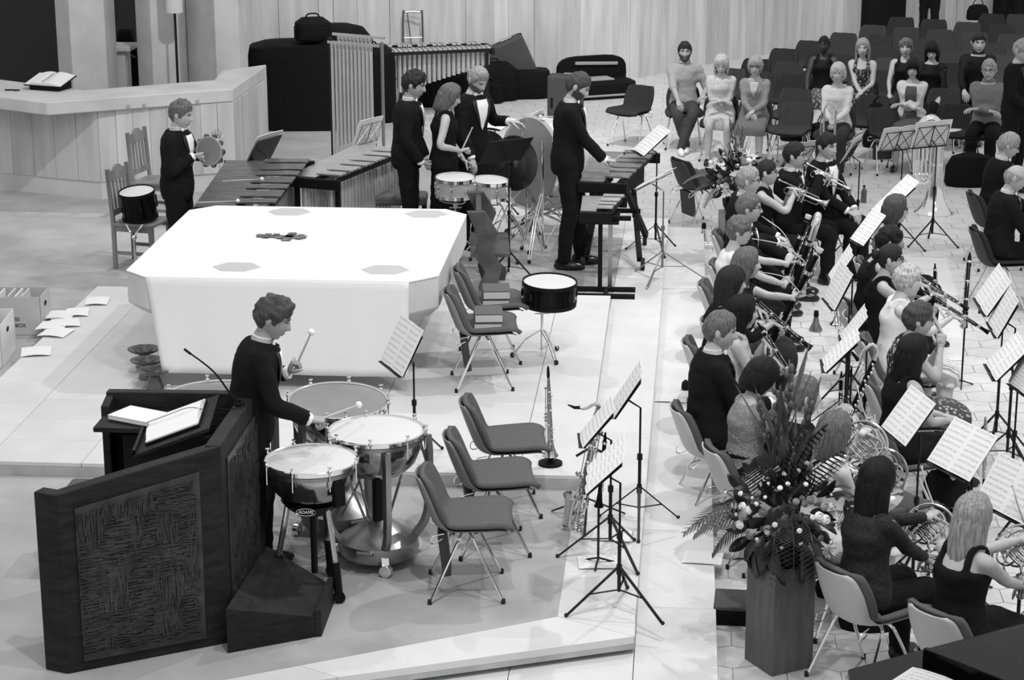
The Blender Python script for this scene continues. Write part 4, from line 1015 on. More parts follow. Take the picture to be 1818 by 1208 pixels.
# open book and keys on the parapet
p = G(90, 158, zt)
def open_book(label, loc, rz, w_, d, th, m='paper', cover='black', tilt=0.0, name='open_book'):
    r = thing(name, label, 'book', loc, rz); r.rotation_euler = (tilt, 0, rz)
    MB().box((0, 0, .006), (w_*1.04, d*1.04, .012)).build('cover', cover, r, 0)
    for s in (-1, 1):
        rows = []
        for i in range(7):
            t = i/6; z = .012+th*(.35+.65*sin(pi*min(1, t*1.15+.08))**.6)*(1-.45*t)
            rows.append([V((s*t*w_/2, y, z)) for y in (-d/2, d/2)])
        b = MB(); top = rows; vs = [q for r_ in rows for q in r_]; k = len(vs); bot = [V((q.x, q.y, .012)) for q in vs]
        fs = [(2*i, 2*i+1, 2*i+3, 2*i+2) for i in range(6)]+[(2*i, 2*i+2, k+2*i+2, k+2*i) for i in range(6)]+[(2*i+1, k+2*i+1, k+2*i+3, 2*i+3) for i in range(6)]+[(12, 13, k+13, k+12)]
        b.add(vs+bot, fs); b.build('page_block', m, r, 50)
    MB().tube(cr([(.0, -d/2, th+.02), (.02, -.05, th+.024), (.015, .1, th+.022), (.03, d/2+.03, th*.5)], 4), .006, 5, flat=.25).build('ribbon', cover, r)
    return r
stx = thing('book_rest', 'low black wedge rest carrying the open missal on the parapet', 'book rest', (p.x, p.y, zt), R(-18)); b = MB(); b.add([(-.2, -.14, 0), (.2, -.14, 0), (.2, .14, 0), (-.2, .14, 0), (-.2, -.14, .05), (.2, -.14, .05), (.2, .14, .13), (-.2, .14, .13)], [(3, 2, 1, 0), (4, 5, 6, 7), (0, 1, 5, 4), (1, 2, 6, 5), (2, 3, 7, 6), (3, 0, 4, 7)]); b.build('wedge', 'black', stx, 0, .006)
open_book('large open missal on a black rest on top of the parapet', (p.x, p.y, zt+.095), R(-18), .5, .33, .04, tilt=R(15))
p = G(22, 161, zt); r = thing('key_ring', 'small dark bunch of keys lying on the parapet left of the missal', 'keys', (p.x, p.y, zt)); MB().tube([(.05+.035*cos(t), .035*sin(t), .006) for t in [2*pi*i/14 for i in range(14)]], .005, 5, closed=True).build('ring', 'black_metal', r); MB().bar((-.09, 0, .008), (.02, .01, .008), .03, .012).build('key', 'black_metal', r, 0)

# ------------------------------------------------------------------ altar
AX0, AX1, AY0, AY1, AZ = -4.27, -1.83, 15.47, 18.03, 1.09
alt = thing('altar', 'massive pale stone altar with chamfered corners under a white cloth', 'altar', ((AX0+AX1)/2, (AY0+AY1)/2, ZD)); H = AZ-ZD; hx, hy = (AX1-AX0)/2, (AY1-AY0)/2
def octo(hx, hy, c): return [(-hx+c, -hy), (hx-c, -hy), (hx, -hy+c), (hx, hy-c), (hx-c, hy), (-hx+c, hy), (-hx, hy-c), (-hx, -hy+c)]
b = MB(); b.loft([[V((x, y, z)) for x, y in octo(hx*s, hy*s, .2)] for s, z in ((.93, H-.34), (1, H-.25), (1, H-.006))]); b.build('table_slab', 'concrete_smooth', alt, 30, .01)
b = MB(); b.loft([[V((x, y, z)) for x, y in octo(hx*s, hy*s, .3)] for s, z in ((.5, 0), (.46, .25), (.7, H-.34))]); b.build('pedestal', 'stone_edge', alt, 30, .01)
MB().box((.35*hx, -hy*.55, .12), (.45, .3, .24)).build('foot_block', 'stone', alt, 0, .01)
cl = thing('altar_cloth', 'plain white linen cloth covering the altar top and hanging in front', 'altar cloth', (alt.location.x, alt.location.y, AZ)); n = 40
rows = []
ch = octo(hx+.004, hy+.004, .2)
b = MB(); b.prism(octo(hx+.003, hy+.003, .2), -.002, .006); b.build('cloth_top', 'linen', cl, 0)
rows = []
for i in range(13):
    t = i/12; row_ = []
    for j in range(n+1):
        u = j/n; x = lerp(-hx+.2, hx-.2, u); wv = sin(u*19+.6)*.5+sin(u*33)*.3+sin(u*7)*.7
        edge = max(0, 1-u/.18)+max(0, 1-(1-u)/.12)*.5
        row_.append(V((x+.10*t*max(0, 1-u/.12)-.02*t*(u-.5), -hy-.012-.018*t*wv-.05*t*t*edge, .004-t*(AZ-ZD-.12-.02*edge))))
    rows.append(row_)
MB().grid(rows, .004).build('front_drop', 'linen', cl, 180)
MB().bar((.27, -hy+.02, .0065), (-.02, hy-.05, .0065), .012, .003).build('fold_crease', 'linen', cl, 0)
for px, py in ((420, 474), (684, 479), (514, 376), (757, 380)):
    q = G(px, py, AZ+.008); b = MB(); b.prism([(.19*cos(a), .16*sin(a)) for a in [pi/3*i for i in range(6)]], .006, .009); b.build('hexagon_patch', 'linen_patch', cl, 0, loc=(q.x-cl.location.x, q.y-cl.location.y, 0))
q = G(499, 421, AZ+.01); r = thing('altar_cross', 'small dark ornate metal cross lying flat on the white altar cloth', 'cross', (q.x, q.y, AZ+.007), R(-4)); b = MB()
b.box((0, 0, .006), (.40, .07, .012)); b.box((.07, 0, .006), (.075, .26, .012)); b.build('cross_bars', 'bronze', r, 0, .002)
for i, (x, y) in enumerate(((-.12, .035), (-.12, -.035), (-.05, .04), (.0, -.045), (.16, .04), (.16, -.04), (.07, .1), (.07, -.1), (-.18, 0), (.19, 0))): MB().box((x, y, .013), (.055, .05, .01)).build('ornament', 'bronze', r, 0, .004)
# tiered glass stands behind the altar cloth
for i, (px, py) in enumerate(((275, 690), (262, 672), (257, 652))):
    q = G(px, py, ZD); r = thing('cake_stand', ('front', 'middle', 'rear')[i]+' smoked glass footed dish under the left corner of the altar', 'dish', (q.x, q.y, ZD))
    MB().lathe([(.001, 0), (.075, 0), (.07, .02), (.045, .09), (.03, .12)], 16).build('foot', 'glass', r); MB().lathe([(.001, .12), (.08, .12), (.125, .145), (.13, .155), (.12, .155), (.001, .13)], 20).build('dish', 'glass', r)
# carved wooden bench end to the right of the altar
q = G(838, 500, ZA); r = thing('carved_bench', 'dark carved wooden bench standing behind the right end of the altar', 'bench', (-1.72, 18.85, ZA), R(6))
for y in (-.3, .55):
    pts = [(-.02, 0), (.2, 0), (.22, .1), (.12, .2), (.16, .34), (.06, .5), (.12, .66), (.0, .86), (-.16, .86), (-.05, .6), (-.1, .45), (.0, .3), (-.06, .15)]
    b = MB(); k = len(pts); b.add([(x-.05, y+dy, z) for dy in (-.03, .03) for x, z in pts], [tuple(range(k))[::-1], tuple(range(k, 2*k))]+[(i, (i+1) % k, k+(i+1) % k, k+i) for i in range(k)]); b.build('carved_end', 'bench_wood', r, 0, .006)
MB().box((.0, .12, .45), (.36, .85, .04)).build('seat_board', 'bench_wood', r, 0, .006); MB().box((-.1, .12, .78), (.05, .85, .14)).build('back_board', 'bench_wood', r, 0, .006)

# ------------------------------------------------------------------ lectern
LZ = ZA
lec = thing('lectern', 'huge dark oak lectern enclosure with carved panel facing the camera', 'lectern', (-2.95, 11.3, ZA))
def LP(p): return V((p[0]-lec.location.x, p[1]-lec.location.y, 0))
A_, B_, C_, D_, E_ = (-3.45, 10.53), (-3.31, 10.48), (-2.51, 10.96), (-2.5, 12.0), (-3.42, 12.0)
def panel(name, a, b, z0, za, zb, th, m='dark_oak', inset=0.0):
    a, b = LP(a), LP(b); d = (b-a).normalized(); nr = V((-d.y, d.x, 0))
    return MB().prism(poly([a, b, b+nr*th, a+nr*th]), z0, [za, zb, zb, za]).build(name, m, lec, 0, .008)
Ht = 1.05; Hh = 1.19
panel('front_panel', B_, C_, 0, Ht, Hh, .09); panel('end_panel', A_, B_, 0, Ht, Ht, .09); panel('side_panel', C_, D_, 0, Hh, Hh, .09); panel('back_panel', D_, E_, 0, Hh, Hh-.01, .07); panel('back_return', E_, (E_[0], E_[1]-.2), 0, Hh-.01, Hh-.06, .05)
panel('inner_wall', (-2.62, 11.85), (-3.3, 11.85), 0, .95, .95, .04); panel('floor_board', (-3.3, 10.7), (-2.6, 11.1), .02, .06, .06, .7)
# carved relief: hundreds of strokes, picked out as separate chips on the two panels
def carving(a, b, z0, za, zb, n, seed, tilted=False):
    rs = random.Random(seed); a, b = LP(a), LP(b); d = (b-a).normalized(); L = (b-a).length; nr = V((d.y, -d.x, 0))
    bd = MB(); bd.prism(poly([a, b, b+nr*.012, a+nr*.012]), z0, [za, zb, zb, za]); o = bd.build('carved_panel', 'carved', lec, 0, .004)
    st = MB()
    for i in range(n):
        u = rs.random(); z = lerp(z0+.03, lerp(za, zb, u)-.04, rs.random()); c = noise.noise(V((u*5, z*4, seed))); hor = c > -.12
        if tilted: hor = None
        w_ = rs.uniform(.02, .09) if hor else rs.uniform(.003, .006); h = rs.uniform(.003, .006) if hor else rs.uniform(.03, .10)
        p = a+d*(L*u)+nr*.012; q = p+nr*rs.uniform(.005, .015); s_ = .35 if tilted else 0
        if u*L+w_ > L-.02 or z+h > lerp(za, zb, u)-.03: continue
        f = d*w_; st.add([p+V((0, 0, z)), p+f+V((0, 0, z)), p+f*(1+s_*8)+V((0, 0, z+h)), p+f*s_*8+V((0, 0, z+h)), q+V((0, 0, z)), q+f+V((0, 0, z)), q+f*(1+s_*8)+V((0, 0, z+h)), q+f*s_*8+V((0, 0, z+h))], [(4, 5, 6, 7), (0, 1, 5, 4), (1, 2, 6, 5), (2, 3, 7, 6), (3, 0, 4, 7)])
    x = st.build('carved_strokes', 'carved', o, 0); x['kind'] = 'stuff'
B2 = lerp(V((*B_, 0)), V((*C_, 0)), .1); C2 = lerp(V((*B_, 0)), V((*C_, 0)), .86)
carving(B2, C2, .06, .96, 1.06, 3600, 3); carving(lerp(V((*C_, 0)), V((*D_, 0)), .12), lerp(V((*C_, 0)), V((*D_, 0)), .95), .05, 1.08, 1.08, 1200, 5, True)
# shelf, reading desk
MB().prism(poly([LP((-3.40, 11.92)), LP((-3.40, 11.55)), LP((-2.95, 11.55)), LP((-2.95, 11.92))]), 1.05, 1.08).build('shelf', 'dark_oak', lec, 0, .004)
dk = MB(); c = V((-2.84, 11.42, 0))-V((lec.location.x, lec.location.y, 0)); ex = V((.12, -.99, 0)).normalized(); ux = V((.93, .12, .34)).normalized(); nz = ex.cross(ux)
q = [c+ex*x+ux*y+V((0, 0, 1.15)) for x, y in ((-.38, -.26), (.26, -.26), (.26, .2), (-.38, .2))]; dk.add(q+[p-V((0, 0, .025)) for p in q], [(0, 1, 2, 3), (7, 6, 5, 4), (0, 4, 5, 1), (1, 5, 6, 2), (2, 6, 7, 3), (3, 7, 4, 0)]); rd_ = dk.build('reading_desk', 'dark_oak', lec, 0, .004)
MB().bar(q[0]+V((0, 0, .015)), q[1]+V((0, 0, .015)), .02, .03).build('book_ledge', 'black_gloss', rd_, 0, .004)
dc_ = V((lec.location.x, lec.location.y, ZA))
rot = Mx(((-ex).to_4d()[:3], ux, (-ex).cross(ux))).transposed() if False else None
mc = dc_+(q[0]+q[1]+q[2]+q[3])/4+nz*(.006 if nz.z > 0 else -.006)
bk = open_book('thick open book with a ribbon on the lectern desk', mc, 0, .46, .32, .045); zz = nz if nz.z > 0 else -nz; xx = ex if ex.cross(ux).dot(zz) > 0 else -ex; bk.matrix_world = Mx(((xx.x, ux.x, zz.x, mc.x), (xx.y, ux.y, zz.y, mc.y), (xx.z, ux.z, zz.z, mc.z), (0, 0, 0, 1)))
sp = G(272, 742, ZA+1.09); r = thing('paper_stack', 'thick stack of white papers on the lectern shelf', 'papers', (-3.16, 11.72, ZA+1.084), R(-25))
for i in range(4): MB().box((rnd(-.005, .005), rnd(-.005, .005), .004+.008*i), (.30, .21, .0075)).build('sheet', 'paper', r, 0)
sp = G(243, 822, ZA+.9); r = MB().box((0, 0, 0), (.3, .2, .004), Mx.Rotation(.5, 3, 'X') @ Mx.Rotation(.2, 3, 'Y')).build('folder_sheet', 'paper_grey', None, 0); r.location = (-3.05, 11.2, ZA+.5); tag(r, 'grey folder leaning inside the lectern below the reading desk', 'folder')
m0 = G(425, 720, ZA+Hh); m1 = m0+V((0, 0, .0)); r = thing('gooseneck_microphone', 'thin black gooseneck microphone arching from the lectern', 'microphone', m0); tip = GY(327, 620, m0.y+.05)-m0; mid = GY(377, 658, m0.y+.02)-m0
MB().lathe([(.001, 0), (.03, 0), (.03, .015), (.012, .02), (.012, .03)], 12).build('base', 'black', r); MB().tube(cr([(0, 0, .01), mid*.35+V((0, 0, .0)), mid, tip], 6), [.009, .006, .0055, .005], 7).build('neck', 'black', r); MB().tube([tip-(tip-mid).normalized()*.05, tip], .008, 8).build('capsule', 'black', r)
MB().tube(cr([(0, 0, .02), (.03, -.06, .012), (-.05, -.12, .01), (-.12, -.1, .012)], 5), .004, 5).build('cable', 'black', r)
# side stool behind the lectern and the wedge step
q = G(185, 845, ZA); r = thing('padded_stool', 'grey padded seat half hidden behind the lectern', 'stool', (-3.62, 12.25, ZA)); MB().box((0, 0, .40), (.4, .4, .08)).build('seat', 'fabric_mid', r, 0, .03)
for sx in (-1, 1):
    for sy in (-1, 1): MB().bar((sx*.16, sy*.16, 0), (sx*.16, sy*.16, .37), .03, .03).build('leg', 'dark_oak', r, 0)
wp_ = [G(404, 1161, ZA), G(560, 1132, ZA), G(577, 1085, ZA)]; w3 = G(455, 1035, ZA); ws = thing('wedge_step', 'low sloping oak wedge step against the lectern foot', 'step', (wp_[0].x, wp_[0].y, ZA)); o_ = wp_[0]
w3 = V((-2.44, 11.78, ZA)); wr_ = V((-2.10, 11.62, ZA)); pl = [(0, 0), ((wp_[1]-o_).x, (wp_[1]-o_).y), ((wp_[2]-o_).x, (wp_[2]-o_).y+.12), ((w3-o_).x, (w3-o_).y)]
MB().prism(pl, 0, [.275, .13, .13, .275]).build('block', 'dark_oak', ws, 0, .004)
d_ = V((pl[2][0]-pl[1][0], pl[2][1]-pl[1][1], 0)); MB().prism([pl[1], (pl[1][0]+.035, pl[1][1]+.01), (pl[2][0]+.035, pl[2][1]+.01), pl[2]], 0, .165).build('end_lip', 'dark_oak', ws, 0, .003)

# boxes and loose papers at the left edge of the dais
def crate(label, loc, rz, sx, sy, h, m, name='archive_box', lettering=None):
    r = thing(name, label, 'box', loc, rz); t = .006
    MB().box((0, 0, t/2), (sx, sy, t)).build('bottom', m, r, 0)
    for s in (-1, 1):
        MB().box((s*(sx-t)/2, 0, h/2), (t, sy, h)).build('side', m, r, 0); MB().box((0, s*(sy-t)/2, h/2), (sx, t, h)).build('side', m, r, 0)
    MB().loft([[V((sx/2+.001, .045*cos(a), h*.72+.022*sin(a))) for a in [2*pi*i/12 for i in range(12)]], [V((sx/2+.003, .045*cos(a), h*.72+.022*sin(a))) for a in [2*pi*i/12 for i in range(12)]]]).build('hand_hole', 'black', r)
    for i, tx in enumerate(lettering or []): text(tx, .045, 'black', r, Mx.Translation((.0, -sy/2-.002, h*.42-.055*i)) @ Mx.Rotation(pi/2, 4, 'X'))
    for i in range(5): MB().box((-sx*.3+i*sx*.13, rnd(-.01, .01), h*.55), (.012, sy*.8, h*.9), Mx.Rotation(rnd(-.1, .1), 3, 'Y')).build('folder', 'paper' if i % 2 else 'paper_grey', r, 0)
    return r
crate('cardboard archive box full of folders left of the dais', (-5.75, 17.35, ZA), R(4), .56, .36, .34, 'card', lettering=['BUSINESS', 'ARCHIVE BOX'])
crate('white plastic crate of folders at the left picture edge', (-5.72, 16.45, ZA), R(6), .40, .55, .36, 'plastic_box', 'plastic_crate')
for i, (px, py, rz, lb) in enumerate(((175, 538, 8, 'small crumpled white sheet nearest the back corner of the dais'), (141, 558, 12, 'white sheet beside the dais edge, second from the back corner'), (107, 563, 3, 'wide white sheet overhanging the left dais edge'), (124, 577, 20, 'white sheet curling up on the left of the dais'), (92, 582, 0, 'white sheet touching the cardboard box rim'), (95, 594, -8, 'white sheet lying right of the cardboard box'), (70, 628, 15, 'large folded white sheet on the dais in front of the cardboard box'))):
    q = G(px, py, ZD); sheet(lb, (q.x, q.y-.1, ZD+.004), (cos(R(rz)), sin(R(rz)), .0), (-sin(R(rz)), cos(R(rz)), .0), .2 if i < 2 else .24, .24, 1, 'paper', 'loose_sheet', 'loose papers on the dais edge', .012)

# ------------------------------------------------------------------ percussion
# kettle drums
q = G(553, 817, ZA+.84); timpano('small portable kettle drum with pale head, front of the set', (q.x, q.y, ZA), .272, ZA+.84, 'drumhead', 'portable', R(20), logo=('ADAMS', -22))
q = G(668, 765, ZA+.86); timpano('copper pedal kettle drum with pale head between the others', (q.x, q.y, ZA), .292, ZA+.86, 'drumhead', 'pedal', R(-10))
q = G(600, 712, ZA+.88); timpano('large kettle drum with grey translucent head behind the timpanist hand', (q.x, q.y, ZA), .315, ZA+.88, 'drumhead_clear', 'pedal', R(30), R(4))
q = G(385, 712, ZA+.9); timpano('largest kettle drum half hidden behind the lectern', (q.x, q.y+.0, ZA), .36, ZA+.9, 'drumhead_clear', 'pedal', R(10), R(3))
Yt = 12.05
tl = at(478, 522, 1.70, ZA); tl = (G(470, 940, ZA).x+.09, 12.0, ZA)
P_ = person('timpanist in black tailcoat behind the lectern, one mallet raised', tl, R(-78), 'stand', k=1.0, lean=.22, head=(R(-8), .35), RW=GY(548, 745, 11.93), LW=GY(512, 662, 12.25), rh='grip', lh='grip', RD=(1, .1, -.1), LD=(.4, -.1, .9), lpalm=(.2, 1, 0), hairs=('curly', 'hair_brown', 0), skin='skin_warm', puff=1.1, feet=((.13, -.02, .085), (-.16, .06, .085)))
stick('timpani mallet with white felt head raised by the timpanist', P_['W']['L']+V((.03, 0, .0)), GY(553, 590, 12.2), .007, .022)
stick('timpani mallet with white felt head resting over the grey drum', P_['W']['R']+V((.05, .02, -.01)), GY(637, 719, 12.45), .007, .022)
music_stand('black stand with open score in front of the timpanist', -1.94, 13.82, .9, 297, 28, .46, .35, 'solid', ZD, ['open score on the stand in front of the altar cloth'])

# marimba, vibraphones, chimes
mallet_instrument('long dark marimba with rosewood bars beside the tambourine player', 'marimba', (-4.08, 20.5), (-3.98, 18.35), .84, .72, 1.02, ZA, 24, 'rosewood', 'resonator_gold', 'black', acc_side=-1, resdepth=(.6, .4))
music_stand('black solid stand at the head of the marimba', -4.22, 20.65, .98, 246, 31, .46, .33, 'solid', ZA, ['white sheet edge showing over the black marimba stand'], 1)
mallet_instrument('silver vibraphone with ribbed resonators behind the altar', 'vibraphone', (-3.52, 19.9), (-3.06, 21.5), .52, .66, .98, ZA, 22, 'alu_bar', 'resonator', 'black', acc_side=1, resdepth=(.28, .62))
music_stand('grey wire stand with a sheet beside the silver vibraphone', -3.33, 22.01, .92, 241, 20, .42, .28, 'wire', ZA, ['pale sheet on the wire stand below the chimes'], 1, m='steel')
mallet_instrument('silver vibraphone parked against the back wall', 'vibraphone', (-4.2, 29.3), (-2.72, 29.75), .62, .42, .88, ZF, 22, 'alu_bar', 'resonator', 'black_metal', acc_side=-1, resdepth=(.62, .2))
ZC = ZF+.012; Yc = 24.3; ca_, cb_ = GY(590, 200, Yc), GY(676, 200, Yc-.3); zt_, zb_ = GY(632, 72, Yc).z, GY(632, 268, Yc).z; ch_ = thing('tubular_bells', 'tall frame of hanging polished tubular bells', 'chimes', (ca_.x, ca_.y, ZC), math.atan2(cb_.y-ca_.y, cb_.x-ca_.x)); Lc = math.hypot(cb_.x-ca_.x, cb_.y-ca_.y)
for i in range(11):
    x = .02+(Lc-.14)*i/10; zl = lerp(zb_-.05, zb_+.12, i/10)-ZC
    MB().tube([(x, 0, zl), (x, 0, zt_-ZC-.08)], .019, 10).build('tube', 'resonator', ch_); MB().lathe([(.012, 0), (.022, .0), (.022, .04), (.012, .045)], 10, Mx.Translation((x, 0, zt_-ZC-.08))).build('cap', 'chrome', ch_)
    if i < 9:
        x2 = x+.03; MB().tube([(x2, .1, zl+.1), (x2, .1, zt_-ZC+.0)], .019, 10).build('tube', 'resonator', ch_); MB().lathe([(.012, 0), (.022, .0), (.022, .04), (.012, .045)], 10, Mx.Translation((x2, .1, zt_-ZC))).build('cap', 'chrome', ch_)
b = MB(); b.bar((-.04, 0, zt_-ZC-.02), (Lc, 0, zt_-ZC-.02), .02, .03); b.bar((-.04, .1, zt_-ZC+.06), (Lc, .1, zt_-ZC+.06), .02, .03); b.build('top_rail', 'chrome', ch_, 0)
for x in (-.04, Lc): MB().tube([(x, .05, .05), (x, .05, zt_-ZC+.02)], .02, 8).build('upright', 'black_metal' if x < 0 else 'steel', ch_); MB().bar((x, -.3, .05), (x, .4, .05), .05, .05).build('foot', 'black_metal', ch_, 0)
MB().bar((0, -.02, zb_-ZC-.1), (Lc, .0, zb_-ZC+.06), .02, .05).build('damper_bar', 'black_metal', ch_, 0)
# xylophone, glockenspiel
mallet_instrument('dark wood xylophone in front of the standing player', 'xylophone', (-.54, 21.3), (-.72, 19.8), .64, .44, 1.0, ZA, 22, 'xylo_bar', 'black_metal', 'black', acc_side=-1, resdepth=(.25, .12), legs=False)
r = thing('wheeled_trestle', 'black angled trestle with wheels carrying the xylophone', 'stand', (-.62, 20.5, ZA))
for sx in (-1, 1):
    MB().bar((sx*.1, -.5, .80), (sx*.3, .45, .1), .05, .06).build('leg', 'black', r, 0, .004); MB().bar((sx*.14, .55, .80), (sx*.26, -.6, .1), .05, .06).build('leg', 'black', r, 0, .004)
    for y in (.45, -.6): MB().lathe([(.001, -.02), (.06, -.02), (.06, .02), (.001, .02)], 14, Mx.Translation((sx*.29, y, .06)) @ Mx.Rotation(pi/2, 4, 'Y')).build('wheel', 'rubber', r)
    MB().box((sx*.2, -.03, .45), (.06, .1, .1)).build('clamp', 'black', r, 0, .006)
MB().bar((-.25, 0, .45), (.25, 0, .45), .04, .04).build('cross_bar', 'black', r, 0)
mallet_instrument('small glockenspiel with bright steel bars below the xylophone', 'glockenspiel', (-.70, 19.6), (-.75, 18.95), .40, .28, .90, ZA, 13, 'alu_bar', None, 'black', acc_side=-1, legs=False)
r = thing('glockenspiel_stand', 'plain two post stand with flat foot bars under the glockenspiel', 'stand', (-.68, 19.25, ZA)); MB().bar((-.25, -.2, .70), (.25, -.2, .70), .04, .04).build('cross_bar', 'black', r, 0)
for x, m_ in ((-.03, 'black'), (.06, 'steel')): MB().bar((x, -.2+x, .02), (x, -.2+x, .70), .04, .03).build('post', m_, r, 0)
for y in (-.2, -.45): MB().bar((-.25, y, .02), (.3, y, .02), .05, .04).build('foot_bar', 'black', r, 0)
MB().bar((.03, -.2, .02), (.03, -.45, .02), .04, .03).build('spine', 'black', r, 0)
MB().box((-.04, .02, .665), (.36, .6, .02)).build('tray', 'black', r, 0)
music_stand('tall black stand leaning over the xylophone', -.40, 20.6, 1.12, 289, 50, .36, .36, 'solid', ZA, ['narrow white sheet on the stand over the xylophone'], 1)
music_stand('folding silver stand with a steep white sheet right of the xylophone', -.33, 19.6, 1.0, 250, 60, .4, .3, 'wire', ZA, ['steep white sheet seen edge on right of the xylophone'], 1, m='steel', legs=.4)
xl = G(1008, 474, ZA)
P_ = person('standing xylophone player in black suit, bearded, looking down', (xl.x, xl.y, ZA), R(-88), 'stand', k=1.075, lean=.06, head=(R(-2), .5), RW=GY(1075, 287, xl.y-.1), LW=GY(1065, 277, xl.y+.2), rh='grip', lh='grip', RD=(1, .1, -.1), LD=(1, .1, -.2), hairs=('short', 'hair_brown', 0), beard='hair_brown', feet=((.1, -.03, .085), (-.1, .12, .085)))
for q_, (a_, b_), lb in (('R', (1108, 273), 'thin xylophone mallet in the near hand of the suited player'), ('L', (1090, 290), 'thin xylophone mallet in the far hand of the suited player')): stick(lb, P_['W'][q_]+V((.05, 0, -.02)), GY(a_, b_, xl.y+.15), .0045, .012, 'black')
# tambourine player and wooden chairs
tb = at(309, 178, 1.78, ZA)
P_ = person('tambourine player in black tailcoat and white bow tie', tb, R(-98), 'stand', k=1.0, lean=.05, head=(R(4), .22), RW=GY(343, 277, tb[1]-.12), LW=GY(378, 258, tb[1]+.18), rh='fist', lh='flat', RD=(.9, 0, .25), LD=(.35, -.1, .9), rpalm=(0, .7, -.5), lpalm=(-.9, -.5, .1), hairs=('curly', 'hair_mid', 0), puff=.85)
c = GY(373, 268, tb[1]-.05); M = aim(c, c+V((-.35, -1, .12))); r = thing('tambourine', 'tambourine with paired jingles held up by the player', 'tambourine', M=M)
MB().lathe([(.125, -.025), (.135, -.025), (.135, .025), (.125, .025), (.125, -.025)], 30).build('frame', 'maple', r); MB().lathe([(.0005, .024), (.126, .024), (.126, .02)], 30).build('skin', 'drumhead_clear', r, 60)
for k in range(10):
    a = 2*pi*k/10
    for dz in (-.008, .008): MB().lathe([(.001, -.002), (.026, -.003), (.026, .001), (.001, .003)], 12, Mx.Translation((.133*cos(a), .133*sin(a), dz))).build('jingle', 'bronze', r)
w1 = G(222, 475, ZA); wooden_chair('front pale wooden slat chair with the black drum on it', (w1.x+.16, w1.y+.1, ZA), R(-102)); w2 = G(298, 375, ZA); wooden_chair('wooden slat chair behind the tambourine player', (w2.x+.04, w2.y-.5, ZA), R(-102))
dc2 = (w1.x+.13, w1.y+.1); drum('black tom drum set at an angle on the wooden chair', 'tom_drum', TR((dc2[0]+.02, dc2[1]-.04, ZA+.62), R(20), R(7), R(-6)), .17, .25, 'black_gloss', 'drumhead', 'black', 6, lugm='black_metal')
r = thing('drum_bracket', 'chrome snare bracket clipped under the black tom drum', 'drum stand', (dc2[0]+.02, dc2[1]-.17, ZA+.30)); MB().tube([(0, -.09, -.28), (0, -.09, .06)], .012, 8).build('tube', 'chrome', r)
for s in (-1, 1): MB().tube(cr([(0, -.09, .05), (s*.04, -.09, .1), (s*.08, -.06, .16)], 4), .009, 6).build('arm', 'chrome', r)
MB().ell((0, -.09, .04), .026, 8, 6).build('joint', 'chrome', r)
# snare players
s1 = G(808, 322, .98); drum('maple snare drum with chrome hoops in front of the players', 'snare_drum', TR((s1.x, s1.y, .93), .3, R(3)), .19, .16, 'maple', 'drumhead'); drum_stand('chrome stand under the maple snare drum', (s1.x, s1.y, ZA), .71, .28)
s2 = G(862, 326, .94); drum('second pale snare drum right of the maple one', 'snare_drum', TR((s2.x+.03, s2.y+.05, .88), .9, R(4)), .18, .15, 'maple', 'drumhead'); drum_stand('chrome stand under the second snare drum', (s2.x+.03, s2.y+.05, ZA), .67, .28)
mn = at(722, 130, 1.83, ZA)
P_ = person('dark haired snare player in tailcoat, nearest the vibraphone', mn, R(-86), 'stand', k=1.04, lean=.06, head=(R(-6), .25), RW=GY(748, 288, mn[1]-.2), LW=GY(762, 300, mn[1]+.12), rh='grip', lh='grip', RD=(1, .1, -.2), LD=(1, -.1, -.2), hairs=('curly', 'hair_dark', 0), skin='skin_warm')
stick('long wooden drumstick in the hand of the dark haired player', P_['W']['R']+V((.03, 0, 0)), GY(818, 276, mn[1]), .009, name='drumstick', cat='drumstick'); stick('short wooden drumstick held low over the snare drum', P_['W']['L']+V((.04, 0, -.01)), GY(803, 299, mn[1]+.1), .009, name='drumstick', cat='drumstick')
wm = at(788, 160, 1.68, ZA)
P_ = person('woman percussionist in sleeveless black dress with shoulder length hair', wm, R(-80), 'stand', 1, 1.0, .04, head=(R(-4), .3), RW=GY(818, 268, wm[1]-.15), LW=GY(824, 285, wm[1]+.1), rh='grip', lh='grip', RD=(.9, 0, .3), LD=(.9, .1, -.5), top='sleeveless', bottom='skirt', hem=.9, hairs=('long', 'hair_mid', .17), neckline=.88)
stick('drumstick angled up in the woman percussionist hand', P_['W']['R']+V((-.02, 0, -.06)), GY(838, 228, wm[1]-.1), .009, name='drumstick', cat='drumstick'); stick('drumstick pointing down in the woman percussionist hand', P_['W']['L']+V((.02, 0, 0)), GY(845, 297, wm[1]), .009, name='drumstick', cat='drumstick')
bm_ = at(836, 119, 1.83, ZA); bm_ = (bm_[0], bm_[1], ZA)
P_ = person('bearded man in tailcoat reaching toward the bass drum', bm_, R(-128), 'stand', k=1.04, lean=.08, head=(R(-6), .5), LW=GY(905, 216, bm_[1]+.1), LD=(1, .2, -.1), RH=(.2, .2, .9), hairs=('short', 'hair_blond', 0), beard='hair_mid')
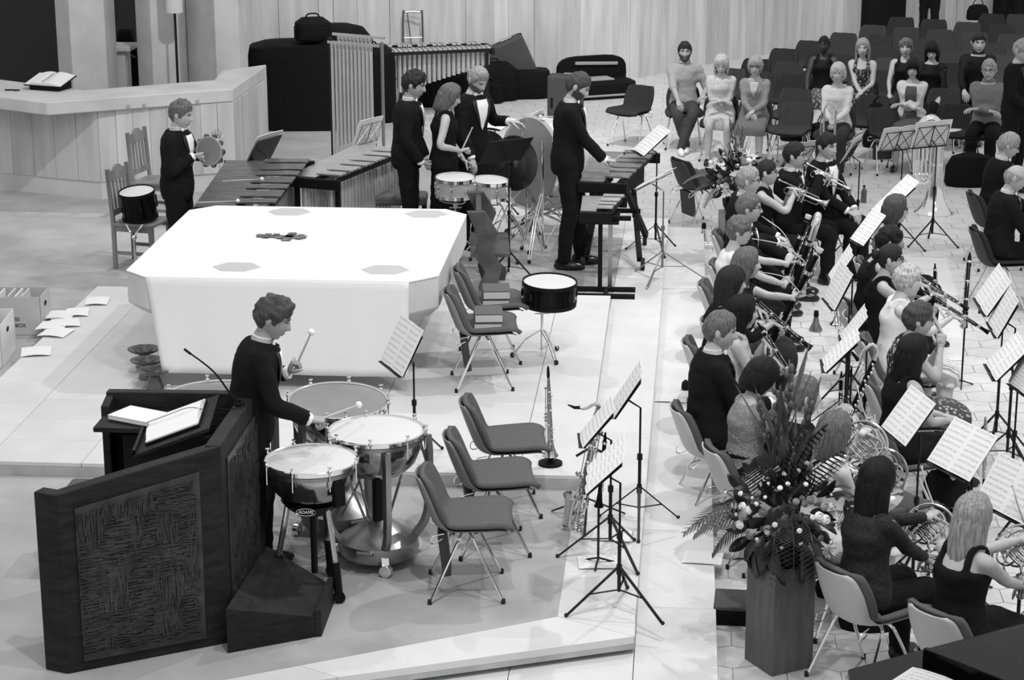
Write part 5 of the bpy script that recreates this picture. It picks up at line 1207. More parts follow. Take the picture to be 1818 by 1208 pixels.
# bass drum
cdm = GY(968, 290, 21.6); M = Mx.Translation(cdm) @ (V((-.72, -.66, .12)).to_track_quat('Z', 'Y').to_matrix().to_4x4()); r = thing('bass_drum', 'big white shelled concert bass drum on a crossed stand', 'bass drum', M=M); rb, wb_ = .47, .44
MB().lathe([(rb*.97, -wb_/2), (rb, -wb_/2), (rb, wb_/2), (rb*.97, wb_/2)], 44).build('shell', 'drumhead', r); MB().lathe([(.0005, wb_/2+.004), (rb*.97, wb_/2+.004), (rb*.98, wb_/2-.01)], 44).build('front_head', 'drumhead_clear', r, 60); MB().lathe([(.0005, -wb_/2-.004), (rb*.97, -wb_/2-.004), (rb*.98, -wb_/2+.01)], 44).build('rear_head', 'drumhead', r, 60)
for s in (-1, 1): MB().lathe([(rb, s*wb_/2-.03), (rb*1.04, s*wb_/2-.03), (rb*1.04, s*wb_/2+.012), (rb, s*wb_/2+.012), (rb, s*wb_/2-.03)], 44).build('hoop', 'chrome', r)
for k in range(10):
    a = 2*pi*k/10; x, y = cos(a)*rb*1.05, sin(a)*rb*1.05; b = MB(); b.tube([(x, y, -wb_/2-.03), (x, y, wb_/2+.03)], .006, 6); b.ell((x, y, 0), (.022, .022, .03), 8, 6); b.tube([(x-.02, y, wb_/2+.03), (x+.02, y, wb_/2+.03)], .007, 5); b.build('tension_rod', 'chrome', r)
r = thing('bass_drum_stand', 'crossed chrome tube stand carrying the bass drum', 'drum stand', (cdm.x, cdm.y, ZA)); hz = cdm.z-ZA-.42
for s in (-1, 1):
    for q_ in (-1, 1): MB().tube(cr([(s*.36, q_*.30, .05), (s*.1, q_*.12, hz*.5), (-s*.30, q_*.28, hz+.06)], 4), .014, 7).build('leg', 'chrome', r); MB().ell((s*.37, q_*.31, .035), .035, 8, 6).build('foot', 'rubber', r)
    MB().tube([(s*.33, -.27, hz), (s*.33, .27, hz)], .014, 7).build('rail', 'chrome', r)
def cymbal(label, px, py, Y, rad, axis, hst=True):
    c = GY(px, py, Y); M = Mx.Translation(c) @ (V(axis).to_track_quat('Z', 'Y').to_matrix().to_4x4()); r = thing('cymbal', label, 'cymbal', M=M)
    MB().lathe([(.006, .03), (.05, .022), (.07, .008), (rad*.6, .0), (rad, -.014), (rad, -.017), (rad*.6, -.004), (.006, .026)], 36).build('plate', 'bronze', r, 60); MB().lathe([(.001, .03), (.015, .03), (.015, .05), (.001, .055)], 10).build('felt_washer', 'black', r); return c
c = cymbal('tilted dark cymbal left of the bass drum', 864, 272, 21.0, .23, (-.35, -1, .1)); c2 = cymbal('large dark gong hanging before the bass drum', 912, 290, 20.9, .28, (-.55, -1, .12))
r = thing('cymbal_stand', 'chrome stand holding the tilted cymbal', 'cymbal stand', (c.x+.02, c.y+.06, ZA)); tripod(r, c.z-ZA, .26, 'chrome', spin=.5)
r = thing('gong_stand', 'chrome double braced stand holding the gong', 'cymbal stand', (c2.x+.12, c2.y+.08, ZA)); tripod(r, c2.z-ZA+.25, .34, 'chrome', spin=1.2); MB().tube([(0, 0, c2.z-ZA+.2), (-.12, -.08, c2.z-ZA)], .008, 6).build('arm', 'chrome', r)
for i, (px, py) in enumerate(((963, 455), (905, 440))):
    q = G(px, py, ZA); r = thing('cymbal_stand', ('chrome tripod stand in front of the bass drum', 'low chrome tripod stand left of the bass drum')[i], 'cymbal stand', (q.x, q.y, ZA)); tripod(r, (1.15, .62)[i], .34, 'chrome', spin=.2+i)
music_stand('black stand seen edge on left of the gong', *at(858, 228, .95, ZA)[:2], 1.06, 330, 78, .46, .3, 'solid', ZA, ['thin white score lying flat on the black stand by the woman drummer'])
p_ = G(895, 492, ZA); music_stand('tall black pole stand with a wide desk seen from behind', p_.x-.05, p_.y+.05, 1.22, 216, 42, .46, .34, 'solid', ZA, None, m='black_metal')
p_ = G(965, 400, ZA); music_stand('stand with two white sheets in front of the bass drum', p_.x-.18, p_.y, 1.02, 252, 25, .38, .33, 'solid', ZA, ['pair of white sheets on the stand in front of the bass drum'], 1)
r = thing('padded_bench', 'low grey padded bench behind the altar beneath the players', 'bench', (*G(705, 352, .55)[:2], ZA), R(4)); MB().box((0, 0, .44), (.62, .32, .1)).build('cushion', 'fabric_mid', r, 0, .03)
for sx in (-1, 1):
    for sy in (-1, 1): MB().bar((sx*.26, sy*.12, 0), (sx*.28, sy*.13, .4), .04, .04).build('leg', 'black', r, 0)
# concert snare on its stand on the dais
q = G(962, 635, ZD); drum_stand('chrome tripod stand under the black snare drum on the dais', (q.x, q.y, ZD), .47, .24, spin=-1.0); drum('black snare drum with pale head standing alone on the dais', 'snare_drum', TR((q.x+.06, q.y, ZD+.55), .5, R(4)), .215, .17, 'black_gloss', 'drumhead', 'black', 8, lugm='black_metal')

# ------------------------------------------------------------------ empty grey chairs on the dais, books, saxophones
def book(label, loc, rz, sx=.24, sy=.18, h=.07, m='pouch'):
    r = thing('hymn_book', label, 'book', loc, rz); MB().box((0, 0, h/2), (sx-.01, sy-.01, h-.012)).build('pages', 'paper_grey', r, 0)
    for z in (.003, h-.003): MB().box((0, 0, z), (sx, sy, .006)).build('cover', m, r, 0)
    MB().box((-sx/2, 0, h/2), (.006, sy, h)).build('spine', m, r, 0)
mat('book_grey', .09, .6)
for i, (px, py, z, pou, lb, tw) in enumerate(((856, 680, ZD, True, 'grey shell chair with two books, nearer of the pair beside the altar', 10), (870, 635, ZD, False, 'grey shell chair with two books, farther of the pair beside the altar', 12), (0, 0, ZA, True, 'empty grey shell chair nearest the camera, beside the kettle drums', 6), (1, 0, ZA, True, 'empty grey shell chair in the middle of the three by the saxophones', 12), (2, 0, ZA, False, 'empty grey shell chair right in front of the dais step', 10))):
    if px > 2: q = G(px, py, z)
    else: q = [V((-1.235, 11.86, z)), V((-1.15, 12.58, z)), V((-1.12, 13.28, z))][px]
    chair(lb, (q.x, q.y, z), R(-90+tw), 'fabric_mid', pou, back='shell_mid')
    if i < 2:
        for k in range(2): book(('upper', 'lower')[1-k]+' grey book on the '+('nearer', 'farther')[i]+' chair beside the altar', (q.x+.05, q.y+.02, z+.447+k*.072), R(4+3*k), .22, .26, .07, 'book_grey')
q = G(977, 825, ZD); r = thing('saxophone_peg', 'round black peg base under the soprano saxophone', 'instrument stand', (q.x, q.y, ZD)); MB().lathe([(.001, 0), (.085, 0), (.085, .018), (.02, .025), (.015, .08), (.001, .1)], 24).build('base', 'black', r)
def soprano(label, a, b):
    M = aim(a, b); L = (V(b)-V(a)).length; r = thing('soprano_saxophone', label, 'saxophone', M=M)
    MB().lathe([(.055, 0), (.058, .004), (.042, .03), (.03, .07), (.024, .12), (.012, L-.12), (.008, L-.08)], 16).build('body', 'brass', r); MB().lathe([(.008, L-.09), (.011, L-.07), (.009, L-.02), (.004, L), (.001, L)], 10).build('mouthpiece', 'black', r)
    rs = random.Random(4)
    for i in range(16):
        z = lerp(.1, L-.16, i/15); a_ = rs.uniform(-2.6, .6); rr = lerp(.032, .02, i/15); MB().ell((rr*cos(a_), rr*sin(a_), z), (.014, .014, .009), 9, 5).build('key', 'brass', r)
    for a_ in (-.4, -1.3, -2.2): MB().tube([(cos(a_)*.034, sin(a_)*.034, .12), (cos(a_)*.022, sin(a_)*.022, L-.15)], .0025, 5).build('rod', 'silver', r)
soprano('straight soprano saxophone standing upright on the dais', (q.x, q.y, ZD+.06), GY(973, 650, q.y+.02))
# tenor saxophone on stand
q = G(1030, 935, ZA); top = GY(1048, 800, q.y+.05); r = thing('saxophone_stand', 'black folding stand holding the tenor saxophone', 'instrument stand', (q.x+.04, q.y+.1, ZA))
for k in range(3): a = .5+k*2.1; MB().bar((0, 0, .16), (cos(a)*.28, sin(a)*.28, .01), .016, .01).build('leg', 'black_metal', r, 0)
MB().tube([(0, 0, .1), (.02, 0, .5)], .01, 7).build('pole', 'black_metal', r); MB().tube(cr([(-.07, -.05, .47), (.02, .02, .5), (.1, -.05, .5)], 4), .009, 6).build('yoke', 'black_metal', r)
b0 = GY(1018, 930, q.y); r = thing('tenor_saxophone', 'tenor saxophone with curved neck resting on its stand behind the white score', 'saxophone', b0)
def lb_(px, py, dy=0): return GY(px, py, b0.y+dy)-b0
pth = cr([lb_(1058, 735), lb_(1052, 790), lb_(1036, 860), lb_(1024, 915), lb_(1022, 938, -.02), lb_(1014, 942, -.05), lb_(1008, 930, -.07)], 5)
MB().tube(pth, [.016, .022, .028, .033, .036, .037], 12).build('body', 'brass', r)
e0 = lb_(1008, 930, -.07); e1 = lb_(1022, 855, -.12); MB().lathe([(.036, 0), (.038, .08), (.046, .15), (.06, .2), (.066, .21), (.042, .15)], 16, aim(e0, e1)).build('bell', 'brass', r)
MB().tube(cr([lb_(1058, 735), lb_(1063, 722), lb_(1055, 718), lb_(1040, 726), lb_(1028, 724)], 5), [.015, .014, .012, .01, .009], 9).build('neck', 'brass', r); MB().tube([lb_(1030, 724), lb_(1020, 724), lb_(1008, 719)], [.012, .011, .004], 8).build('mouthpiece', 'black', r)
rs = random.Random(2)
for i in range(36):
    t = .06+.8*i/36; p = pth[int(t*(len(pth)-1))]; MB().ell(p+V((rs.uniform(-.06, .06), -.045, rs.uniform(-.02, .02))), (.02, .012, .02), 8, 5).build('key', 'brass', r)
for dx in (-.035, .0, .04): MB().tube([pth[3]+V((dx, -.035, 0)), pth[18]+V((dx, -.05, 0))], .003, 5).build('rod', 'silver', r)
wl = GY(1068, 870, 11.95); woodwind('black clarinet standing on a peg behind the score stands', GY(1075, 768, 12.3), GY(1063, 900, 12.3), 'clarinet'); q = GY(1063, 895, 12.3); peg('black peg under the clarinet by the score stands', q.x, q.y, ZA, q.z)
music_stand('black tripod stand with a wide score nearest the camera', -.49, 11.60, .92, 271, 47, .5, .3, 'solid', ZA, ['wide white score on the nearest stand by the grey chairs'], 3, legs=.33, spin=.9)
music_stand('black tripod stand holding the upper slanting score by the saxophones', -.38, 12.99, .91, 271, 33, .42, .33, 'solid', ZA, ['white score slanting up on the farther saxophone stand'], 2, legs=.3)
music_stand('black tripod stand half hidden behind the tenor saxophone', -.56, 12.41, .89, 275, 40, .32, .31, 'solid', ZA, ['white score over the tenor saxophone'], 1, legs=.33, spin=.5)
for px, py, rz, lb, z in ((1085, 950, -4, 'printed sheet on the floor behind the nearest score stand', ZA), (1065, 998, 6, 'printed sheet on the floor under the nearest score stand', ZA), (1190, 707, -4, 'printed sheet on the walkway beside the blond man', ZW), (1222, 700, 5, 'white sheet on the walkway beside the small black clip light', ZW), (1245, 990, -6, 'printed sheet lying over the walkway edge near the flowers', ZW)):
    q = G(px, py, z); sheet(lb, (q.x, q.y-.13, z+.004), (cos(R(rz)), sin(R(rz)), 0), (-sin(R(rz)), cos(R(rz)), 0), .25, .2 if rz != 5 else .12, 1, 'staves', 'loose_sheet', None, .004)
q = G(1217, 692, ZW); r = thing('clip_light', 'small black clip light lying on the walkway', 'light', (q.x, q.y, ZW)); MB().lathe([(.03, 0), (.035, .02), (.03, .06), (.012, .08), (.001, .085)], 14).build('head', 'black', r); MB().tube(cr([(.02, 0, .03), (.07, .0, .04), (.12, .02, .02)], 4), .006, 6).build('arm', 'black', r); MB().box((.13, .02, .012), (.05, .03, .02)).build('clip', 'black', r, 0)

for i, (a_, b_) in enumerate((((330, 366), (422, 363)), ((395, 328), (465, 324)))): stick(('rear', 'front')[1-i]+' felt mallet lying across the marimba bars', G(a_[0]+(20 if i == 0 else 0), a_[1]-6, 1.06), G(b_[0], b_[1]-6, 1.06), .006, .02, 'felt')

# ------------------------------------------------------------------ orchestra
def seat_at(px, py, rz, lean=0.0, fem=0, k=1.0):
    top = (.44+.085*k-.08*k)+((.60+.253) if not fem else (.575+.242))*k-.5*lean*lean*.35
    p = G(px, py, ZF+top); f = V((-sin(rz), cos(rz), 0)); p = p-f*(.52*sin(lean*.78)+.03); return (p.x, p.y, ZF)
def player(label, px, py, face, lean=.12, fem=0, k=1.0, ch=None, fabric='fabric_mid', pouch=False, **kw):
    rz = R(face); loc = seat_at(px, py, rz, lean, fem, k); f = V((-sin(rz), cos(rz), 0))
    if ch: chair(ch, (loc[0]+f.x*.03, loc[1]+f.y*.03, ZF), rz, fabric, pouch)
    return person(label, loc, rz, 'sit', fem, k, lean, seat=.452, **kw)
TX = dict(top='tux', hairs=('short', 'hair_brown', 0))
DR = dict(top='sleeveless', bottom='skirt', hem=.85)
def along(px, py, dy, L, t1, t2, off=.02):
    """two hands on a pipe of length L that runs from the mouth toward a pixel, dy metres nearer or farther"""
    def h(m):
        d = (GY(px, py, m.y+dy)-m).normalized(); n = V((0, 0, 1)); s = d.cross(n).normalized()
        return m+d*L*t2-V((0, 0, off+.03))-d*.07, m+d*L*t1-V((0, 0, off+.03))-d*.07, d+V((0, 0, .3)), d+V((0, 0, .3))
    return h
def pipe_to(P, px, py, dy, L): m = P['mouth']; d = (GY(px, py, m.y+dy)-m).normalized(); return m+d*.005, m+d*L
# back row: trumpets and bassoons
P = player('woman trumpeter with glasses and bare arms in black dress', 1362, 298, -92, .05, 1, ch='shell chair under the woman trumpeter', hold=along(1467, 357, -.05, .5, .42, .5, 0), rh='grip', lh='grip', glasses=True, hairs=('tied', 'hair_dark', 0), **DR); trumpet('silver trumpet played by the woman with bare arms', *pipe_to(P, 1467, 357, -.05, .52))
P = player('trumpeter in tailcoat with glasses, second from the flowers', 1411, 268, -98, .05, 0, ch='shell chair under the trumpeter with glasses', hold=along(1523, 338, -.15, .5, .42, .5, 0), rh='grip', lh='grip', glasses=True, top='tux', hairs=('short', 'hair_dark', 0)); trumpet('gleaming trumpet played by the man with glasses', *pipe_to(P, 1523, 338, -.15, .52))
P = player('dark haired brass player in tailcoat with empty hands on his lap', 1468, 251, -125, .03, 0, 1.03, ch='shell chair under the dark haired brass player', RH=(.1, .36, .66), LH=(-.02, .36, .66), top='tux', hairs=('short', 'hair_dark', 0), head=(R(-8), .1))
bl = lambda lo, hi, y, t: GY(lerp(lo[0], hi[0], t), lerp(lo[1], hi[1], t), y)
def bn(lo, hi, dy):
    return lambda m: (bl(lo, hi, m.y+dy-.04, .28), bl(lo, hi, m.y+dy-.04, .52), (.3, .5, .6), (.3, .5, .6))
P = player('fair haired man with glasses sitting beside the flower pedestal', 1328, 312, -90, .08, 0, ch='shell chair under the fair haired man with glasses', RH=(.12, .34, .7), LH=(-.1, .36, .7), glasses=True, top='tux', hairs=('short', 'hair_blond', 0))
P = player('bassoonist in tailcoat with glasses, farthest of the bassoons', 1328, 360, -90, .1, 0, ch='shell chair under the bassoonist with glasses', hold=bn((1372, 545), (1436, 385), -.08), rh='grip', lh='grip', glasses=True, top='tux', hairs=('short', 'hair_mid', 0)); m = P['mouth']; bassoon('bassoon with silver rings played by the man with glasses', GY(1372, 548, m.y-.08), GY(1436, 382, m.y-.08), m)
P = player('short haired player in white top with ear ring beside the bassoons', 1312, 400, -90, .1, 1, ch='shell chair under the short haired player in white', hold=bn((1392, 560), (1448, 395), -.05), rh='grip', lh='grip', top='tee', topm='white_top', sleeve=.4, bottom='trousers', hairs=('pixie', 'hair_mid', 0), glasses=True); m = P['mouth']; bassoon('tall contrabassoon with rounded silver top, middle of the bassoons', GY(1394, 565, m.y-.03), GY(1448, 392, m.y-.03), m)
MB().tube(cr([(0, 0, 0), (.0, 0, .06), (.05, 0, .11), (.10, 0, .06), (.10, 0, -.1)], 5), .03, 10).build('top_loop', 'silver', [o for o in COL.objects if o.get('label', '').startswith('tall contra')][0]).location = (0, 0, (GY(1448, 392, m.y-.03)-GY(1394, 565, m.y-.03)).length-.05)
P = player('young woman bassoonist with long straight brown hair', 1324, 458, -88, .12, 1, ch='shell chair under the young woman bassoonist', hold=bn((1360, 622), (1455, 444), -.06), rh='grip', lh='grip', top='tee', topm='cloth_black', sleeve=.35, bottom='trousers', botm='trouser_grey', hairs=('long', 'hair_mid', .22)); m = P['mouth']; bassoon('bassoon nearest the clarinets, held across the young woman', GY(1359, 626, m.y-.06), GY(1457, 441, m.y-.06), m)
# clarinets
P = player('woman clarinettist with long dark hair and fringe', 1296, 492, -84, .14, 1, ch='shell chair under the clarinettist with fringe', hold=along(1452, 630, -.1, .64, .3, .55), rh='play', lh='play', top='tee', topm='cloth_black', sleeve=.8, bottom='trousers', hairs=('fringe', 'hair_dark', .28)); woodwind('black clarinet of the woman with fringe', *pipe_to(P, 1452, 630, -.1, .66))
P = player('clarinettist with loose dark hair and bare shoulders', 1316, 544, -84, .14, 1, ch='shell chair under the clarinettist with bare shoulders', hold=along(1402, 665, -.1, .6, .3, .55), rh='play', lh='play', top='sleeveless', topm='print_pale', bottom='skirt', botm='skirt_mid', hem=.7, hairs=('long', 'hair_black', .2)); woodwind('black clarinet of the player with bare shoulders', *pipe_to(P, 1402, 665, -.1, .62))
P = player('fair short haired man in black tailcoat at the walkway edge', 1276, 575, -76, .05, 0, 1.05, ch='shell chair under the man at the walkway edge', head=(R(-12), .15), RH=(.1, .38, .75), LH=(-.1, .38, .75), top='tux', hairs=('short', 'hair_mid', 0))
P = player('woman with dark bob in grey lace top', 1346, 657, -70, .12, 1, ch='shell chair under the woman with dark bob', RH=(.12, .36, .8), LH=(-.05, .36, .82), head=(0, .35), top='tee', topm='lace_grey', sleeve=.95, bottom='trousers', hairs=('bob', 'hair_black', .1)); hp_ = P['S']['R']
P = player('man in tailcoat behind the large flower arrangement', 1425, 692, -68, .08, 0, 1.02, ch='shell chair hidden behind the large flower arrangement', top='tux', hairs=('short', 'hair_mid', 0), RH=(.1, .35, .75), LH=(-.1, .35, .75))
def horn_M(c, axis):                        # coil facing along axis, bell hanging below, mouthpipe rising to the left
    n = V(axis).normalized(); e = V((.25, .1, -1)); e = (e-n*e.dot(n)).normalized(); p = n.cross(e); x, y = (-e+p)/2**.5, (-e-p)/2**.5
    if x.cross(y).dot(n) < 0: x, y = y, x
    return Mx(((x.x, y.x, n.x, c[0]), (x.y, y.y, n.y, c[1]), (x.z, y.z, n.z, c[2]), (0, 0, 0, 1)))
def hornist(label, px, py, face, hx, hy, dyh, clabel, hlabel, axis, spin, **kw):
    rz = R(face); c_ = {}
    def h(m):
        c = GY(hx, hy, m.y+dyh); c_['c'] = c; return c+V((.02, -.05, -.17)), c+V((0, .0, .09)), (.4, .4, -.6), (.3, .5, .1)
    P = player(label, px, py, face, .08, 1, ch=clabel, hold=h, rh='grip', lh='grip', **kw)
    horn(hlabel, horn_M(c_['c'], axis)); return P
hornist('horn player with long light brown hair and bare back behind the flowers', 1482, 755, -58, 1530, 795, .12, 'shell chair under the horn player with bare back', 'french horn in front of the bare backed player', (-.5, -.9, .45), 200, top='sleeveless', topm='white_top', bottom='skirt', botm='white_top', hem=.6, neckline=.7, hairs=('long', 'hair_mid', .17), skin='skin_pale')
P = hornist('horn player with long straight black hair in black lace jacket', 1558, 840, -52, 1648, 945, .18, 'shell chair with pale back under the black haired horn player', 'gleaming french horn of the black haired player', (-.45, -.9, .5), 190, top='shirt', topm='lace_black', bottom='trousers', hairs=('long', 'hair_black', .30))
hornist('horn player with long fair hair in sleeveless black dress', 1728, 904, -48, 1812, 985, .2, 'shell chair with pale back beside the piano', 'french horn cut by the right picture edge', (-.45, -.9, .5), 200, top='sleeveless', bottom='skirt', hem=.8, hairs=('long', 'hair_blond', .40), skin='skin', neckline=.74)
q = G(1566, 852, ZF+.62); chair('shell chair holding a spare horn behind the black haired player', (q.x, q.y, ZF), R(-55)); horn('spare french horn propped on a chair behind the black haired player', horn_M((q.x, q.y, ZF+.66), (-.4, -.9, .4)))
# middle row: flutes and oboes
player('woman with glasses and shoulder length brown hair, far end of the oboe row', 1590, 363, -88, .1, 1, ch='shell chair at the far end of the oboe row', glasses=True, top='tee', topm='lace_grey', sleeve=.5, hairs=('long', 'hair_brown', .12))
player('woman with short curly dark hair bent over her music', 1570, 418, -80, .22, 1, ch='shell chair under the woman with curly dark hair', head=(0, .4), hairs=('curly', 'hair_black', 0), **DR)
P = player('oboist with hair in a bun and glasses in black dress', 1580, 450, -92, .12, 1, ch='shell chair under the oboist with the bun', hold=along(1704, 540, -.1, .6, .35, .58), rh='play', lh='play', glasses=True, hairs=('bun', 'hair_dark', 0), **DR); woodwind('black oboe with silver keys played by the woman with the bun', *pipe_to(P, 1704, 540, -.1, .60), 'oboe', .0105, .02)
P = player('short fair haired oboist in sleeveless white top', 1610, 488, -90, .12, 1, ch='shell chair under the short fair haired oboist', hold=along(1727, 573, -.1, .6, .35, .58), rh='play', lh='play', top='sleeveless', topm='white_top', bottom='skirt', botm='stripe_skirt', hem=.6, hairs=('pixie', 'hair_pale', 0), skin='skin_pale', neckline=.9); woodwind('black oboe played by the short fair haired woman', *pipe_to(P, 1727, 573, -.1, .60), 'oboe', .0105, .02)
P = player('flautist with short brown hair and glasses, hands clasped at her chin', 1628, 556, -86, .16, 1, ch='shell chair under the woman with clasped hands', RW=None, RH=(.03, .27, 1.02), LH=(-.02, .27, 1.0), rdir=(-.2, .1, 1), ldir=(.2, .1, 1), rpalm=(-1, 0, 0), lpalm=(1, 0, 0), rh='grip', lh='grip', glasses=True, top='sleeveless', topm='print_floral', bottom='skirt', botm='print_skirt', hem=.6, hairs=('pixie', 'hair_brown', 0))
m = P['mouth']; woodwind('silver flute slanting down beside the clasped hands', GY(1637, 528, m.y+.15), GY(1676, 598, m.y+.05), 'flute', .0095, .011, 'silver', mouth=.02)
player('woman with long black hair in a long black dress, seen from behind', 1620, 616, -66, .12, 1, ch='shell chair under the woman in the long black dress', RH=(.05, .36, .72), LH=(.0, .36, .74), top='sleeveless', bottom='skirt', hem=.95, hairs=('long', 'hair_black', .3))
# right edge
player('grey haired man in tailcoat at the right picture edge', 1786, 249, -80, .15, 0, ch='dark shell chair under the grey haired man', fabric='fabric_dark', glasses=True, top='tux', hairs=('short', 'hair_grey', 0), head=(R(-10), .3))
player('bald man in tailcoat with white cuffs at the right picture edge', 1797, 306, -85, .15, 0, ch='dark shell chair with tall back under the bald man', fabric='fabric_dark', top='tux', hairs=('bald', 'hair_grey', 0), head=(R(-8), .35), RH=(.05, .4, .85), LH=(-.1, .4, .85))
sm = at(1812, 72, 1.8, ZF); person('standing man in black jacket and pale shirt at the right picture edge', sm, R(-130), 'stand', k=1.02, top='suit', hairs=('short', 'hair_grey', 0), glasses=True, head=(R(-5), .2), RH=(.12, .25, 1.0))
# low brass parked on the floor
q = G(1658, 378, ZF); r = thing('tuba', 'silver tuba standing on its bell in front of the audience', 'tuba', (q.x, q.y, ZF)); MB().lathe([(.22, 0), (.225, .006), (.19, .03), (.14, .09), (.105, .18), (.085, .32), (.075, .5), (.07, .72), (.068, .95)], 32).build('bell', 'silver', r)
MB().tube(cr([(0, 0, .9), (0, 0, 1.0), (-.08, 0, 1.07), (-.17, 0, 1.02), (-.19, 0, .9), (-.19, 0, .45), (-.14, 0, .36), (-.09, 0, .4)], 5), .055, 12).build('top_bow', 'silver', r)
for i in range(4): MB().tube(cr([(-.26+.045*i, -.08, .9), (-.26+.045*i, -.08, .5), (-.235+.045*i, -.08, .46), (-.22+.045*i, -.08, .5), (-.22+.045*i, -.08, .88)], 4), .012, 8).build('valve_tube', 'silver', r); MB().tube([(-.26+.045*i, -.1, .62), (-.26+.045*i, -.1, .82)], .019, 9).build('valve', 'silver', r)
for z in (.3, .55, .8): MB().lathe([(.075, z), (.09-.02*z, z+.005), (.09-.02*z, z+.02), (.07, z+.025)], 24).build('ring', 'chrome', r)
q = G(1478, 335, ZF); r = thing('trombone', 'upright trombone on its stand behind the seated brass player', 'trombone', (q.x, q.y, ZF)); MB().lathe([(.11, .12), (.108, .125), (.07, .16), (.045, .22), (.03, .32), (.018, .55), (.012, .8)], 24).build('bell', 'brass', r); MB().tube(cr([(0, 0, .78), (0, 0, .95), (-.06, 0, 1.03), (-.13, 0, .95), (-.13, 0, .6)], 5), .011, 8).build('tuning_slide', 'brass', r)
MB().tube(cr([(-.13, 0, .62), (-.13, -.05, .3), (-.15, -.06, .25), (-.17, -.05, .3), (-.17, -.03, .9)], 4), .008, 7).build('hand_slide', 'brass', r); MB().lathe([(.001, 0), (.09, 0), (.05, .03), (.012, .06), (.012, .3)], 16).build('stand_peg', 'black', r)
a_, b_ = G(1167, 430, ZF+.05), G(1272, 433, ZF+.05); M = aim(a_, b_, (0, 0, 1)); L = (b_-a_).length; r = thing('trombone', 'trombone slide lying on the floor by the flower pedestal', 'trombone', M=M)
for y in (-.04, .04): MB().tube([(y, 0, 0), (y, 0, L)], .009, 8).build('slide_tube', 'brass', r)
MB().tube(cr([(-.04, 0, .02), (-.03, 0, -.03), (0, 0, -.045), (.03, 0, -.03), (.04, 0, .02)], 4), .009, 8).build('slide_bow', 'brass', r)
for z in (.3, .55, .85): MB().tube([(-.04, 0, L*z), (.04, 0, L*z)], .007, 6).build('brace', 'brass', r)
def small(name, label, cat, px, py, z, parts):
    q = G(px, py, z); r = thing(name, label, cat, (q.x, q.y, z))
    for nm, m, prof in parts: MB().lathe(prof, 16).build(nm, m, r)
    return r
small('trumpet_mute', 'bright metal trumpet mute standing on the floor by the flower pedestal', 'mute', 1249, 432, ZF, [('cone', 'silver', [(.001, 0), (.055, 0), (.045, .05), (.025, .15), (.02, .16)]), ('cork', 'black', [(.02, .15), (.026, .17), (.022, .22), (.001, .22)])])
small('trumpet_mute', 'small dark metal mute on the floor below the bassoons', 'mute', 1448, 588, ZF, [('cone', 'steel', [(.001, 0), (.06, 0), (.06, .02), (.03, .08), (.02, .14)]), ('cork', 'black', [(.02, .13), (.024, .15), (.02, .19), (.001, .19)])])
small('trumpet_mute', 'ridged metal mute beside the first score stand', 'mute', 1500, 588, ZF, [('cone', 'silver', [(.001, 0), (.055, 0), (.06, .04), (.055, .14), (.035, .18), (.03, .22)]), ('rim', 'chrome', [(.03, .22), (.04, .23), (.04, .25), (.001, .25)])])
small('water_bottle', 'clear water bottle on the floor beside the brass player', 'bottle', 1533, 360, ZF, [('bottle', 'glass', [(.001, 0), (.032, 0), (.034, .02), (.034, .13), (.012, .17), (.012, .19)]), ('cap', 'black', [(.014, .185), (.014, .205), (.001, .206)])])
# flugelhorn pile of valves on a peg
q = G(1480, 575, ZF); trumpet('spare trumpet standing on its bell beside the mute', (q.x, q.y, ZF+.52), (q.x+.01, q.y, ZF+.01), (0, 1, 0))
# bass clarinet on a stand, clarinets on pegs, bassoon on a chair
r = thing('bass_clarinet', 'bass clarinet with curved silver neck leaning between the stands', 'bass clarinet', GY(1505, 745, 13.2)); a_ = V(r.location)
def q_(px, py, y=13.2): return GY(px, py, y)-a_
MB().tube([q_(1505, 745), q_(1530, 690), q_(1552, 640)], [.02, .018, .016], 10).build('body', 'black_gloss', r); MB().tube(cr([q_(1552, 640), q_(1556, 620), q_(1548, 612), q_(1535, 622), q_(1524, 640)], 4), [.013, .012, .011, .01], 9).build('neck', 'silver', r); MB().tube([q_(1524, 640), q_(1512, 625)], [.014, .008], 8).build('mouthpiece', 'black_gloss', r); MB().lathe([(.02, 0), (.03, .05), (.055, .1), (.06, .1)], 14, aim(q_(1505, 745), q_(1495, 720, 13.1))).build('bell', 'silver', r)
for i in range(14):
    t = i/13; MB().ell(q_(lerp(1507, 1550, t)+rnd(-4, 4), lerp(742, 648, t), 13.18), (.009, .009, .012), 8, 5).build('key', 'silver', r)
woodwind('dark clarinet standing upright between the score stands', GY(1494, 660, 13.6), GY(1491, 745, 13.6), 'clarinet')
woodwind('long black bassoon joint leaning on the dark chair', GY(1722, 448, 17.3), GY(1712, 582, 17.0), 'bassoon_joint', .02, .03, cat='bassoon'); woodwind('cor anglais standing upright behind the oboes', GY(1660, 468, 16.4), GY(1660, 540, 16.4), 'cor_anglais', .012, .03, cat='cor anglais')
woodwind('silver flute standing upright behind the score at right', GY(1750, 740, 12.6), GY(1747, 850, 12.6), 'flute', .0095, .011, 'silver', mouth=.02); woodwind('black clarinet on a peg beside the fair haired horn player', GY(1720, 862, 11.9), GY(1718, 930, 11.9), 'clarinet')
